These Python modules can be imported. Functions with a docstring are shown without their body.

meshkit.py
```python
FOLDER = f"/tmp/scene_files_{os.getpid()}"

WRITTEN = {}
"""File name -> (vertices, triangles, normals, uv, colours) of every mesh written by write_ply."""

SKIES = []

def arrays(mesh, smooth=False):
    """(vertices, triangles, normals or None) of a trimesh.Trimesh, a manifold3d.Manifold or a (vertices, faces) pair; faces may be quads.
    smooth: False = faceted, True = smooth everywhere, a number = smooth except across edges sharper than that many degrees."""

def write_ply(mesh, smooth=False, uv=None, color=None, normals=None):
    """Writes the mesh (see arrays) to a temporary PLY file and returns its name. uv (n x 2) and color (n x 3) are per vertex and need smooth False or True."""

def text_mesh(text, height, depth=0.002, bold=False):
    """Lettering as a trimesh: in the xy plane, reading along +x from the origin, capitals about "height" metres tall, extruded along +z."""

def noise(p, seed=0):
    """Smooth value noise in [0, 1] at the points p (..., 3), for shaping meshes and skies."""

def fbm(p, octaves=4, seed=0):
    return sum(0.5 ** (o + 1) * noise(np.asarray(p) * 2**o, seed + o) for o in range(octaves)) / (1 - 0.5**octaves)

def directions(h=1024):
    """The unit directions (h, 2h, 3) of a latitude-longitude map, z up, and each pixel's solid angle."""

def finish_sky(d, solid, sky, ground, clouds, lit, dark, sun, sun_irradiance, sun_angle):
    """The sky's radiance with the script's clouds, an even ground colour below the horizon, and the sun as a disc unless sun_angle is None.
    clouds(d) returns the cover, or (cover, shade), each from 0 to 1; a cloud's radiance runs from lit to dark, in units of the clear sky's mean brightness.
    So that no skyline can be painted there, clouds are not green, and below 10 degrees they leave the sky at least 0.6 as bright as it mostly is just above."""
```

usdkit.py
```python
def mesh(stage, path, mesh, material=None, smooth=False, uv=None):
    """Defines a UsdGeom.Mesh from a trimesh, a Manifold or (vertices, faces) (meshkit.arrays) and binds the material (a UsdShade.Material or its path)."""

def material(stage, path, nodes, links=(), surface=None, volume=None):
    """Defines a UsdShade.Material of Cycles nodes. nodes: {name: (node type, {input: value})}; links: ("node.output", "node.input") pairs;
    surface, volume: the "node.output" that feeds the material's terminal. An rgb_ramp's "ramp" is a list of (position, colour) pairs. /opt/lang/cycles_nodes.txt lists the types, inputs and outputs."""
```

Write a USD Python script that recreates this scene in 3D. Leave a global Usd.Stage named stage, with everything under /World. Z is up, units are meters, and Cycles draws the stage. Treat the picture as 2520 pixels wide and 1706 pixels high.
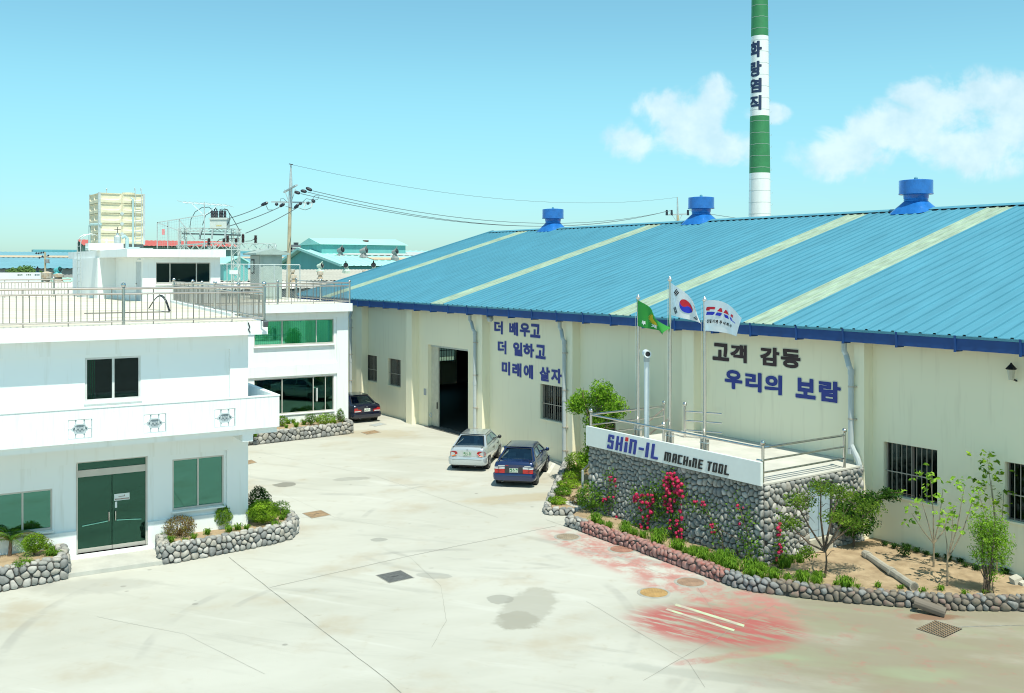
import math, random, json
import numpy as np, trimesh, shapely
import shapely.geometry as sg
from shapely import affinity
from scipy.spatial import Voronoi
from scipy.interpolate import PchipInterpolator
import usdkit, meshkit
from pxr import Usd, UsdGeom, UsdLux, UsdShade, Sdf, Gf

stage = Usd.Stage.CreateInMemory()
UsdGeom.SetStageUpAxis(stage, 'Z'); UsdGeom.SetStageMetersPerUnit(stage, 1.0)
stage.SetDefaultPrim(UsdGeom.Xform.Define(stage, '/World').GetPrim())
UsdGeom.Scope.Define(stage, '/World/Looks')

# ---------------------------------------------------------------- camera, sky, sun
F_PX, CAM_H, CX, HY, PW, PH = 2405.0, 8.6, 1260.0, 657.0, 2520.0, 1706.0
cam = UsdGeom.Camera.Define(stage, '/World/camera')
cam.CreateHorizontalApertureAttr(36.0); cam.CreateVerticalApertureAttr(36.0 * 693 / 1024)
cam.CreateFocalLengthAttr(36.0 * F_PX / PW)
cam.CreateVerticalApertureOffsetAttr(-36.0 * (PH / 2 - HY) / PW)
cam.CreateClippingRangeAttr(Gf.Vec2f(0.1, 5000))
cam.AddTransformOp().Set(Gf.Matrix4d(1,0,0,0, 0,0,1,0, 0,-1,0,0, 0,0,CAM_H,1))
cam.CreateExposureAttr(0.24)
SUN_AZ, SUN_EL = math.atan2(0.376, -0.925), math.radians(64.0)
sdir = np.array([math.sin(SUN_AZ) * math.cos(SUN_EL), math.cos(SUN_AZ) * math.cos(SUN_EL), math.sin(SUN_EL)])
sun = UsdLux.DistantLight.Define(stage, '/World/sun')
sun.CreateIntensityAttr(1.2); sun.CreateAngleAttr(0.53); sun.CreateColorAttr(Gf.Vec3f(1.0, 0.985, 0.86))
sun.GetPrim().CreateAttribute('inputs:normalize', Sdf.ValueTypeNames.Bool).Set(True)
zq = Gf.Rotation(Gf.Vec3d(0, 0, 1), Gf.Vec3d(*sdir.tolist()))
sun.AddTransformOp().Set(Gf.Matrix4d().SetRotate(zq))

def sky_material():
    n = {'sky': ('sky_texture', {'sky_type': 'single_scattering', 'sun_disc': False, 'sun_elevation': SUN_EL, 'sun_rotation': SUN_AZ, 'altitude': 50.0, 'air_density': 1.0, 'aerosol_density': 0.45, 'ozone_density': 1.0}),
         'tint': ('mix', {'mix_type': 'multiply', 'fac': 1.0}), 'tz': ('map_range', {'range_type': 'smoothstep', 'from_min': 0.0, 'from_max': 0.20, 'to_min': 0.0, 'to_max': 1.0, 'clamp': True}), 'tm': ('mix', {'mix_type': 'mix', 'color1': (0.47, 0.72, 0.84), 'color2': (0.66, 1.05, 0.93)}),
         'tc': ('texture_coordinate', {}), 'sep': ('separate_xyz', {}),
         'az': ('math', {'math_type': 'divide'}), 'elv': ('math', {'math_type': 'divide'}), 'pv': ('combine_xyz', {}),
         'front': ('math', {'math_type': 'greater_than', 'value2': 0.05}),
         'bn': ('noise_texture', {'scale': 17.0, 'detail': 9.0, 'roughness': 0.60, 'distortion': 0.25}), 'bn2': ('noise_texture', {'scale': 26.0, 'detail': 6.0, 'roughness': 0.6}),
         'bg': ('background_shader', {'strength': 0.15})}
    L = [('sky.color', 'tint.color1'), ('sep.z', 'tz.value'), ('tz.result', 'tm.fac'), ('tm.color', 'tint.color2'), ('tc.generated', 'sep.vector'), ('sep.x', 'az.value1'), ('sep.y', 'az.value2'), ('sep.z', 'elv.value1'), ('sep.y', 'elv.value2'),
         ('az.value', 'pv.x'), ('elv.value', 'pv.y'), ('sep.y', 'front.value1'), ('pv.vector', 'bn.vector'), ('pv.vector', 'bn2.vector')]
    # cumulus heads seen beyond the works: direction (x/y, z/y), half width, half height
    blobs = [(0.185, 0.145, 0.060, 0.055), (0.120, 0.130, 0.035, 0.028), (0.155, 0.160, 0.040, 0.040), (0.205, 0.165, 0.035, 0.040), (0.258, 0.155, 0.034, 0.017), (0.22, 0.125, 0.07, 0.030),
             (0.455, 0.165, 0.080, 0.050), (0.39, 0.140, 0.07, 0.040), (0.52, 0.150, 0.075, 0.060), (0.42, 0.180, 0.045, 0.035), (0.34, 0.115, 0.08, 0.035), (0.46, 0.12, 0.10, 0.04)]
    acc = None
    for i, (a, b, w, h) in enumerate(blobs):
        n[f'm{i}'] = ('mapping', {'mapping_type': 'point', 'location': (-a / w, -b / h, 0), 'scale': (1 / w, 1 / h, 0)})
        n[f's{i}'] = ('gradient_texture', {'type': 'quadratic_sphere'}) if False else ('gradient_texture', {'gradient_type': 'spherical'})
        L += [('pv.vector', f'm{i}.vector'), (f'm{i}.vector', f's{i}.vector')]
        if acc is None: acc = f's{i}.fac'
        else:
            n[f'x{i}'] = ('math', {'math_type': 'maximum'})
            L += [(acc, f'x{i}.value1'), (f's{i}.fac', f'x{i}.value2')]; acc = f'x{i}.value'
    n['wob'] = ('math', {'math_type': 'multiply_add', 'value2': 2.1, 'value3': -1.12})
    n['near'] = ('map_range', {'range_type': 'smoothstep', 'from_min': 0.0, 'from_max': 0.22, 'to_min': 0.0, 'to_max': 1.0, 'clamp': True}); n['gate2'] = ('math', {'math_type': 'multiply'})
    n['cov'] = ('math', {'math_type': 'add'}); n['cr'] = ('map_range', {'range_type': 'smoothstep', 'from_min': 0.10, 'from_max': 0.62, 'to_min': 0.0, 'to_max': 0.54, 'clamp': True})
    n['gate'] = ('math', {'math_type': 'multiply'})
    n['cl'] = ('mix', {'mix_type': 'mix'}); n['csh'] = ('map_range', {'from_min': 0.35, 'from_max': 0.62, 'to_min': 0.0, 'to_max': 1.0, 'clamp': True}); n['ccol'] = ('mix', {'mix_type': 'mix', 'color1': (4.5, 5.15, 5.5), 'color2': (6.1, 6.3, 6.3)})
    L += [('bn2.fac', 'csh.value'), ('csh.result', 'ccol.fac'), ('ccol.color', 'cl.color2'), ('bn.fac', 'wob.value1'), (acc, 'cov.value1'), ('wob.value', 'cov.value2'), ('cov.value', 'cr.value'), ('cr.result', 'gate.value1'), ('front.value', 'gate.value2'),
          ('tint.color', 'cl.color1'), (acc, 'near.value'), ('near.result', 'gate2.value1'), ('gate.value', 'gate2.value2'), ('gate2.value', 'cl.fac'), ('cl.color', 'bg.color')]
    return usdkit.material(stage, '/World/Looks/sky', n, L, surface='bg.background')

dome = UsdLux.DomeLight.Define(stage, '/World/sky')
UsdShade.MaterialBindingAPI.Apply(dome.GetPrim()).Bind(sky_material())
dome.GetPrim().SetCustomDataByKey('kind', 'structure')

GLYPHS = r'''{"더":[[[36,62,38,64,61,64,62,95,64,97,75,96,75,1,64,0,62,2,62,51,38,51,36,53]],[[0,87,2,88,46,87,47,77,45,76,14,75,14,36,32,36,51,38,53,36,53,26,22,22,2,22,0,24]]],"배":[[[45,92,47,95,57,95,59,93,59,61,65,61,65,94,68,97,77,97,79,95,80,3,78,0,67,0,65,2,65,48,59,47,59,6,57,5,47,5,45,6]],[[0,86,2,88,12,87,14,85,14,66,26,66,27,87,38,88,40,87,40,25,39,23,0,23],[14,35,27,35,26,53,14,53]]],"우":[[[0,33,0,43,2,45,86,45,88,42,88,35,85,32,51,32,51,3,49,0,38,0,37,2,36,32,3,32]],[[9,67,10,77,17,86,27,91,39,93,55,92,67,88,75,80,78,71,77,63,71,55,64,50,49,47,35,48,22,51,12,59],[23,69,27,63,32,61,47,60,61,64,64,68,64,72,61,76,57,78,40,80,27,77]]],"고":[[[0,11,2,13,31,13,32,44,44,45,46,43,46,13,86,13,87,11,87,2,85,0,2,0,0,2]],[[9,73,10,75,77,75,78,73,78,52,74,19,68,18,60,21,63,44,64,62,10,63,9,64]]],"일":[[[13,34,13,42,15,44,64,44,64,93,66,95,77,95,77,17,76,16,28,16,27,13,79,12,81,11,80,0,15,0,14,2,14,26,15,28,63,28,64,31,15,32]],[[0,65,1,76,5,83,10,88,21,92,32,92,41,88,50,80,52,71,52,62,48,55,39,48,30,46,18,47,11,50,3,57],[14,68,16,63,19,60,27,58,35,61,39,70,37,74,34,77,24,79,16,74]]],"하":[[[62,95,64,97,75,96,76,59,89,59,90,57,90,48,89,47,76,46,76,2,74,0,63,0,62,2]],[[0,80,2,82,23,82,23,95,35,95,37,94,37,82,57,82,59,80,59,72,57,70,2,70,0,71]],[[5,40,5,50,9,57,16,64,25,67,35,67,45,64,52,56,55,49,55,39,51,30,43,23,35,20,25,20,15,24,8,32],[19,42,24,34,32,33,39,38,41,45,37,53,28,55,21,51]]],"미":[[[61,2,61,95,63,97,72,97,75,95,75,2,72,0,63,0]],[[0,86,2,88,46,88,47,86,48,25,46,23,2,23,0,24],[15,75,14,36,33,35,34,75]]],"래":[[[0,75,0,85,2,87,38,86,40,85,40,51,38,49,14,49,14,35,29,35,42,37,45,36,45,93,48,95,58,94,59,61,65,60,66,95,68,97,78,96,80,95,79,1,68,0,66,2,65,48,59,48,59,6,57,5,48,5,45,6,45,25,27,22,1,22,0,24,0,60,2,62,26,62,26,73,3,74]]],"에":[[[68,2,68,94,70,97,79,97,82,94,82,3,80,0,69,0]],[[0,48,2,70,6,80,11,85,18,89,25,89,31,87,37,82,41,74,44,61,49,61,50,92,51,95,62,95,63,93,62,5,51,5,50,7,49,49,44,48,42,36,37,27,31,22,23,20,15,21,7,28,3,35],[13,50,16,38,21,33,24,34,30,42,31,58,29,69,24,75,20,75,16,70,14,62]]],"살":[[[13,27,15,29,62,29,62,32,15,32,13,33,13,42,15,44,62,44,62,94,65,96,75,95,76,94,76,76,88,76,90,74,90,65,88,63,76,63,76,18,28,17,27,13,78,12,80,11,80,2,78,0,15,0,13,2]],[[0,52,1,55,11,60,19,69,22,77,22,91,24,92,35,92,36,91,37,79,40,71,46,63,59,56,52,46,42,50,30,61,20,50,8,43,5,44]]],"자":[[[63,2,63,95,65,97,75,97,77,95,77,60,90,60,92,58,92,49,90,47,77,47,77,1,75,0,65,0]],[[0,27,12,37,18,45,23,57,24,66,24,74,4,75,4,86,5,87,56,87,58,85,57,75,38,74,38,60,43,47,51,38,61,30,56,21,52,20,44,25,31,41,21,26,10,18,7,18]]],"객":[[[15,28,15,37,17,39,48,39,48,93,50,95,61,94,62,74,67,74,68,95,81,96,81,0,69,0,68,1,67,26,17,26],[62,39,68,39,68,61,62,60]],[[0,44,1,48,13,54,22,62,30,75,29,77,5,78,4,88,5,90,44,89,45,81,43,72,39,62,33,53,21,43,8,36,5,37]]],"감":[[[0,48,24,60,32,68,36,75,35,77,6,77,4,79,4,87,6,89,50,89,51,87,50,72,43,59,35,50,18,40,62,40,62,94,63,95,75,95,76,94,76,74,87,73,89,72,88,61,76,60,76,2,74,0,14,0,13,38,4,38],[27,27,27,13,62,13,62,27]]],"동":[[[0,41,0,50,2,52,37,52,36,56,11,57,10,91,12,92,75,92,77,91,77,82,75,80,24,80,25,69,77,68,78,58,76,56,51,56,51,52,86,52,87,50,87,41,86,39,52,39,67,35,75,27,77,22,77,15,75,10,70,5,62,2,50,0,31,1,19,5,11,13,11,25,19,34,35,39,2,39],[24,18,26,15,34,13,51,13,60,15,63,17,63,20,61,23,55,25,39,26,27,23,25,21]]],"리":[[[61,95,63,97,72,97,75,95,75,2,72,0,63,0,61,2]],[[0,87,2,88,47,87,47,51,15,50,15,35,28,35,57,38,59,29,58,26,33,22,1,23,1,62,33,63,33,75,2,76,0,77]]],"의":[[[0,29,2,33,65,35,65,95,67,97,79,96,78,1,68,0,65,1,65,25,39,21,3,20,1,22]],[[5,63,6,75,10,82,20,88,28,90,40,90,49,86,56,78,59,70,58,60,54,51,47,45,35,42,23,43,14,47,8,53],[19,64,20,60,24,56,33,55,43,59,45,68,40,75,35,77,28,77,21,72]]],"보":[[[0,11,2,13,37,13,36,27,11,27,10,28,10,77,11,79,22,79,24,77,24,62,63,63,64,77,65,79,76,79,78,77,78,28,76,27,51,27,51,13,86,13,88,11,87,1,2,0,0,2],[24,40,63,39,64,50,24,50]]],"람":[[[10,35,11,37,58,37,58,94,61,95,70,95,72,94,72,72,85,71,86,62,84,59,72,59,72,1,71,0,10,0],[24,24,24,13,58,13,58,24]],[[0,89,2,90,45,90,47,88,46,60,15,60,14,53,29,53,54,55,55,53,55,44,34,40,1,40,0,43,0,70,2,72,32,72,32,77,2,78,0,80]]],"화":[[[0,27,2,30,25,31,24,35,15,38,12,42,8,51,8,58,10,64,21,73,3,73,2,75,3,85,24,85,26,96,37,96,39,95,39,85,60,85,62,83,62,94,64,96,75,96,77,95,77,58,89,58,91,56,91,47,89,45,77,45,76,0,64,0,63,1,62,21,38,18,4,17,1,20],[49,39,39,35,39,31,62,33,62,75,60,73,42,73,49,69,53,64,56,57,56,50,53,44],[21,52,25,48,35,47,42,51,42,55,36,61,29,61,22,57]]],"랑":[[[8,16,8,22,10,27,20,35,39,39,58,36,58,95,60,96,71,96,72,95,72,74,85,73,86,63,83,60,72,60,72,37,70,35,62,35,70,29,72,24,73,16,70,9,65,5,55,1,31,0,15,5,10,10],[22,18,29,13,43,12,56,15,59,18,59,20,56,24,51,25,36,26,25,24,22,21]],[[0,89,2,90,45,90,47,88,46,61,15,60,14,54,32,54,53,56,55,54,56,45,37,41,1,41,0,71,2,72,32,72,32,77,2,78,0,80]]],"염":[[[0,65,1,74,5,80,16,88,30,90,38,88,46,82,65,82,66,95,77,95,79,92,79,1,77,0,15,0,15,38,65,38,65,49,46,49,34,42,19,42,11,45,6,50,1,58],[28,13,65,13,65,25,29,26],[53,70,53,62,65,62,65,70],[14,65,19,56,29,54,36,58,38,62,39,67,34,75,24,77,16,72]]],"직":[[[13,35,14,36,65,36,65,94,67,96,78,95,78,0,65,0,64,24,14,24,12,25]],[[0,48,11,54,17,60,21,67,23,75,22,77,3,78,2,87,4,90,57,89,57,79,56,78,37,77,39,68,42,62,48,57,60,50,54,40,48,41,40,45,30,56,21,45,7,38,5,39]]],"신":[[[15,32,18,34,26,34,29,32,29,13,80,12,82,10,82,1,80,0,17,0,15,3]],[[65,93,67,94,77,94,79,92,79,24,77,22,67,22,65,24]],[[0,44,1,47,11,53,19,62,22,71,22,87,24,89,35,89,37,88,37,73,41,62,48,54,60,47,53,37,39,44,30,54,20,42,8,35,4,37]]],"기":[[[65,2,65,95,67,97,77,97,79,95,79,2,77,0,66,0]],[[0,25,1,29,17,38,27,48,34,59,37,73,37,74,6,74,4,76,5,86,52,86,52,73,49,61,44,49,36,37,25,27,9,17,5,17]]],"계":[[[69,2,69,94,71,97,80,97,82,95,82,1,81,0,70,0]],[[0,30,12,38,21,48,26,58,30,71,30,72,5,72,4,75,4,84,6,85,42,85,45,82,44,72,50,71,51,93,63,94,65,92,64,6,63,5,51,5,51,36,36,36,35,37,34,43,20,28,9,20,6,20,4,22,0,26],[37,49,50,48,51,59,41,59]]],"주":[[[0,34,0,43,2,45,86,45,87,43,87,34,86,32,51,32,51,3,49,0,38,0,37,2,36,32,2,32]],[[5,57,24,65,32,71,36,78,10,78,7,81,8,88,10,91,78,91,80,89,80,80,77,78,52,78,56,71,64,65,82,58,82,55,78,47,71,48,59,52,50,58,44,64,32,54,13,47,8,48]]],"식":[[[13,26,13,35,15,37,65,37,65,94,67,96,78,96,79,94,78,0,65,0,65,24,15,24]],[[0,48,1,51,11,56,20,67,22,76,22,89,24,92,35,92,37,90,37,76,40,67,47,59,60,51,53,41,40,48,30,58,23,49,10,40,5,40]]],"회":[[[0,26,2,30,25,30,25,34,18,37,12,42,8,50,8,57,10,63,15,68,22,72,3,73,2,83,4,85,25,85,26,95,38,96,40,94,40,85,62,85,63,82,62,73,43,72,54,64,57,58,57,51,54,42,47,37,40,34,40,31,65,32,65,94,67,96,79,95,78,0,65,0,65,21,39,18,3,17,1,19],[21,53,26,47,36,46,42,50,43,55,38,60,30,61,23,58]]],"사":[[[62,2,62,95,65,97,74,97,77,95,77,60,91,59,91,48,90,47,77,46,76,0,64,0]],[[0,27,0,30,13,41,20,54,23,66,24,87,35,89,37,86,38,65,40,54,49,40,60,32,60,29,54,21,52,21,39,31,30,43,21,29,10,20,6,20]]],"무":[[[0,33,0,42,2,44,86,44,88,41,88,34,86,31,51,31,51,3,49,0,38,0,37,2,36,31,2,31]],[[10,52,10,90,12,92,77,91,77,52,75,50,12,50],[24,63,63,63,63,79,24,79]]],"재":[[[0,27,0,30,8,35,14,43,17,52,20,65,19,73,2,74,2,84,4,86,48,86,50,84,51,94,62,95,64,92,64,60,70,60,70,95,72,97,83,95,83,0,72,0,70,2,70,47,64,47,64,8,62,5,51,5,50,26,46,22,42,23,34,30,27,40,20,27,10,19,6,19],[34,73,35,54,39,45,50,35,50,74]]],"해":[[[0,80,1,81,18,81,18,92,20,94,32,93,33,81,49,81,50,93,61,94,63,92,63,59,68,58,69,95,71,97,81,96,82,94,82,1,81,0,70,0,69,1,68,46,63,45,63,6,61,4,51,4,49,6,49,68,32,68,43,60,47,52,47,41,43,29,36,23,28,21,18,22,12,25,7,30,4,37,3,50,8,60,19,68,1,69],[16,42,21,35,29,35,34,42,34,49,30,54,22,55,17,49]]],"울":[[[0,46,0,55,2,57,33,57,19,61,11,67,9,72,10,80,17,89,25,92,38,94,55,94,71,89,78,80,78,73,77,68,71,62,55,57,86,57,87,55,87,46,86,44,51,44,51,42,76,41,77,40,77,17,75,15,25,15,24,13,77,12,80,10,79,0,11,0,10,2,11,27,62,27,63,29,12,30,10,31,10,40,12,42,36,42,37,44,2,44],[23,75,25,73,32,70,49,69,60,71,64,74,64,76,61,79,55,81,39,82,28,80,24,77]]]}'''
# ---------------------------------------------------------------- frames and helpers
TH = {'A': math.atan(1410 / F_PX), 'B': math.atan(1675 / F_PX), 'W': 0.0}     # the office and the works stand 4.5 degrees apart
AX = {k: (np.array([math.cos(t), math.sin(t)]), np.array([-math.sin(t), math.cos(t)])) for k, t in TH.items()}
def W(F, u, v, z=0.0):
    p = u * AX[F][0] + v * AX[F][1]; return np.array([p[0], p[1], z])
def ray(x, y): return np.array([(x - CX) / F_PX, 1.0, (HY - y) / F_PX])
def onz(F, x, y, z=0.0):
    d = ray(x, y); p = d * (z - CAM_H) / d[2]; return p[:2] @ AX[F][0], p[:2] @ AX[F][1]
def onv(F, v, x, y):
    d = ray(x, y); p = d * v / (d[:2] @ AX[F][1]); return p[:2] @ AX[F][0], p[2] + CAM_H
def onu(F, u, x, y):
    d = ray(x, y); p = d * u / (d[:2] @ AX[F][0]); return p[:2] @ AX[F][1], p[2] + CAM_H
def atD(F, D, x, y):
    d = ray(x, y) * D; return d[:2] @ AX[F][0], d[:2] @ AX[F][1], d[2] + CAM_H
def toF(F, P): return P[:2] @ AX[F][0], P[:2] @ AX[F][1]

USED = {}; BASE = {}
def numbered(path):
    k = USED.get(path, 0); USED[path] = k + 1
    return path if k == 0 else f'{path}_{k:03d}'
def tag(p, label=None, cat=None, group=None, kind=None):
    for k, x in (('label', label), ('category', cat), ('group', group), ('kind', kind)):
        if x: p.SetCustomDataByKey(k, x)
    return p
def thing(name, label, cat, F='W', base=(0, 0, 0), group=None, kind=None, rz=0.0):
    path = numbered('/World/' + name); x = UsdGeom.Xform.Define(stage, path)
    w = W(F, *base); x.AddTranslateOp().Set(Gf.Vec3d(*w.tolist())); x.AddRotateZOp().Set(math.degrees(TH[F]) + rz)
    BASE[path] = np.array(base, float)
    return tag(x.GetPrim(), label, cat, group, kind)
def part(name, mb, mat, parent, smooth=False, label=None, kind=None):
    path = numbered(f'{parent.GetPath()}/{name}'); b = BASE[str(parent.GetPath())]
    v, f = mb.arr() if isinstance(mb, MB) else mb
    m = usdkit.mesh(stage, path, (np.asarray(v) - b, f), mat, smooth)
    BASE[path] = b
    return tag(m.GetPrim(), label, kind=kind)
def lone(name, mb, mat, label, cat, F='W', base=None, group=None, kind=None, smooth=False):
    v, f = mb.arr() if isinstance(mb, MB) else mb
    b = np.array(base if base is not None else [*((v.min(0) + v.max(0)) / 2)[:2], v[:, 2].min()], float)
    path = numbered('/World/' + name); m = usdkit.mesh(stage, path, (np.asarray(v) - b, f), mat, smooth)
    w = W(F, *b); m.AddTranslateOp().Set(Gf.Vec3d(*w.tolist())); m.AddRotateZOp().Set(math.degrees(TH[F])); BASE[path] = b
    return tag(m.GetPrim(), label, cat, group, kind)
def copy_of(src, name, F, pos, rz=0.0, label=None, group=None, scale=None):
    was = src.GetCustomData(); path = numbered('/World/' + name); x = UsdGeom.Xform.Define(stage, path); p = x.GetPrim()
    p.GetReferences().AddInternalReference(src.GetPath()); x.ClearXformOpOrder()
    w = W(F, *pos); x.GetXformOpOrderAttr()
    ops = []
    x.SetXformOpOrder([])
    for n in ('xformOp:translate', 'xformOp:rotateZ'): pass
    t = x.GetPrim().GetAttribute('xformOp:translate'); r = x.GetPrim().GetAttribute('xformOp:rotateZ')
    t.Set(Gf.Vec3d(*w.tolist())); r.Set(float(math.degrees(TH[F]) + rz))
    order = [UsdGeom.XformOp(t), UsdGeom.XformOp(r)]
    if scale:
        s = x.AddScaleOp(); s.Set(Gf.Vec3f(*scale)); order.append(s)
    x.SetXformOpOrder(order); p.SetInstanceable(True)
    return tag(p, label or was['label'], was['category'], group or was.get('group'))

class MB:
    def __init__(s): s.v = []; s.f = []; s.n = 0
    def add(s, v, f):
        v = np.asarray(v, float); f = np.asarray(f, int)
        if f.shape[1] == 4: f = np.vstack([f[:, [0, 1, 2]], f[:, [0, 2, 3]]])
        s.v.append(v); s.f.append(f + s.n); s.n += len(v); return s
    def arr(s): return np.vstack(s.v), np.vstack(s.f)
    def box(s, x0, x1, y0, y1, z0, z1):
        v = [(x, y, z) for z in (z0, z1) for y in (y0, y1) for x in (x0, x1)]
        return s.add(v, [(0, 2, 3, 1), (4, 5, 7, 6), (0, 1, 5, 4), (2, 6, 7, 3), (0, 4, 6, 2), (1, 3, 7, 5)])
    def obox(s, c, a, b, d):       # centre and three half-axes
        c, a, b, d = (np.asarray(q, float) for q in (c, a, b, d))
        v = [c + i * a + j * b + k * d for k in (-1, 1) for j in (-1, 1) for i in (-1, 1)]
        return s.add(v, [(0, 2, 3, 1), (4, 5, 7, 6), (0, 1, 5, 4), (2, 6, 7, 3), (0, 4, 6, 2), (1, 3, 7, 5)])
    def bar(s, p, q, w, h=None, up=(0, 0, 1)):
        p, q = np.asarray(p, float), np.asarray(q, float); t = q - p; l = np.linalg.norm(t); t /= l; up = np.asarray(up, float)
        if abs(t @ up) > 0.95: up = np.array([1.0, 0, 0])
        a = np.cross(t, up); a /= np.linalg.norm(a); b = np.cross(a, t)
        return s.obox((p + q) / 2, t * l / 2, a * w / 2, b * (h or w) / 2)
    def tube(s, pts, r, n=8, caps=True):
        p = np.asarray(pts, float); r = np.broadcast_to(r, (len(p),)); t = np.gradient(p, axis=0); t /= np.linalg.norm(t, axis=1, keepdims=True) + 1e-12
        ref = np.array([0, 0, 1.0]) if abs(t[0, 2]) < 0.9 else np.array([1.0, 0, 0])
        V = []
        a = np.cross(t[0], ref); a /= np.linalg.norm(a); ang = np.arange(n) * 2 * np.pi / n
        for i in range(len(p)):
            a = a - (a @ t[i]) * t[i]; a /= np.linalg.norm(a) + 1e-12; b = np.cross(t[i], a)
            V.append(p[i] + r[i] * (np.cos(ang)[:, None] * a + np.sin(ang)[:, None] * b))
        V = np.vstack(V); f = [(i * n + j, i * n + (j + 1) % n, (i + 1) * n + (j + 1) % n, (i + 1) * n + j) for i in range(len(p) - 1) for j in range(n)]
        s.add(V, f)
        if caps:
            for k in (0, len(p) - 1): s.add(np.vstack([V[k * n:(k + 1) * n], p[k]]), [(j, (j + 1) % n, n) for j in range(n)])
        return s
    def lathe(s, c, prof, n=16, ax=(0, 0, 1)):
        ax = np.asarray(ax, float); ax /= np.linalg.norm(ax); ref = np.array([1.0, 0, 0]) if abs(ax[0]) < .9 else np.array([0, 1.0, 0])
        a = np.cross(ax, ref); a /= np.linalg.norm(a); b = np.cross(ax, a); ang = np.arange(n) * 2 * np.pi / n
        V = np.vstack([np.asarray(c) + ax * h + r * (np.cos(ang)[:, None] * a + np.sin(ang)[:, None] * b) for r, h in prof])
        return s.add(V, [(i * n + j, i * n + (j + 1) % n, (i + 1) * n + (j + 1) % n, (i + 1) * n + j) for i in range(len(prof) - 1) for j in range(n)])
    def ball(s, c, r, n=10): return s.lathe(c, [(max(1e-4, r * math.sin(t)), -r * math.cos(t)) for t in np.linspace(0, np.pi, max(4, n // 2 + 1))], n)
    def prism(s, poly, t, fn):      # extrude a shapely polygon by t and map (x, y, depth) -> point
        for g in getattr(poly, 'geoms', [poly]):
            if g.is_empty or g.geom_type != 'Polygon': continue
            m = trimesh.creation.extrude_polygon(g, t, engine='earcut'); v = np.array(m.vertices)
            s.add(np.array([fn(*q) for q in v]), m.faces)
        return s
    def fan(s, pts): 
        return s.add(pts, [(0, i, i + 1) for i in range(1, len(pts) - 1)])
def circle(c, r, ax, n=16):
    ax = np.asarray(ax, float); ref = np.array([0, 0, 1.0]) if abs(ax[2]) < .9 else np.array([1.0, 0, 0]); a = np.cross(ax, ref); a /= np.linalg.norm(a); b = np.cross(ax, a)
    return [np.asarray(c) + r * (math.cos(t) * a + math.sin(t) * b) for t in np.arange(n) * 2 * np.pi / n]
def catenary(p, q, sag, n=16):
    t = np.linspace(0, 1, n)[:, None]; P = np.asarray(p) * (1 - t) + np.asarray(q) * t; P[:, 2] -= (sag * 4 * t * (1 - t))[:, 0]; return P

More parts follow.
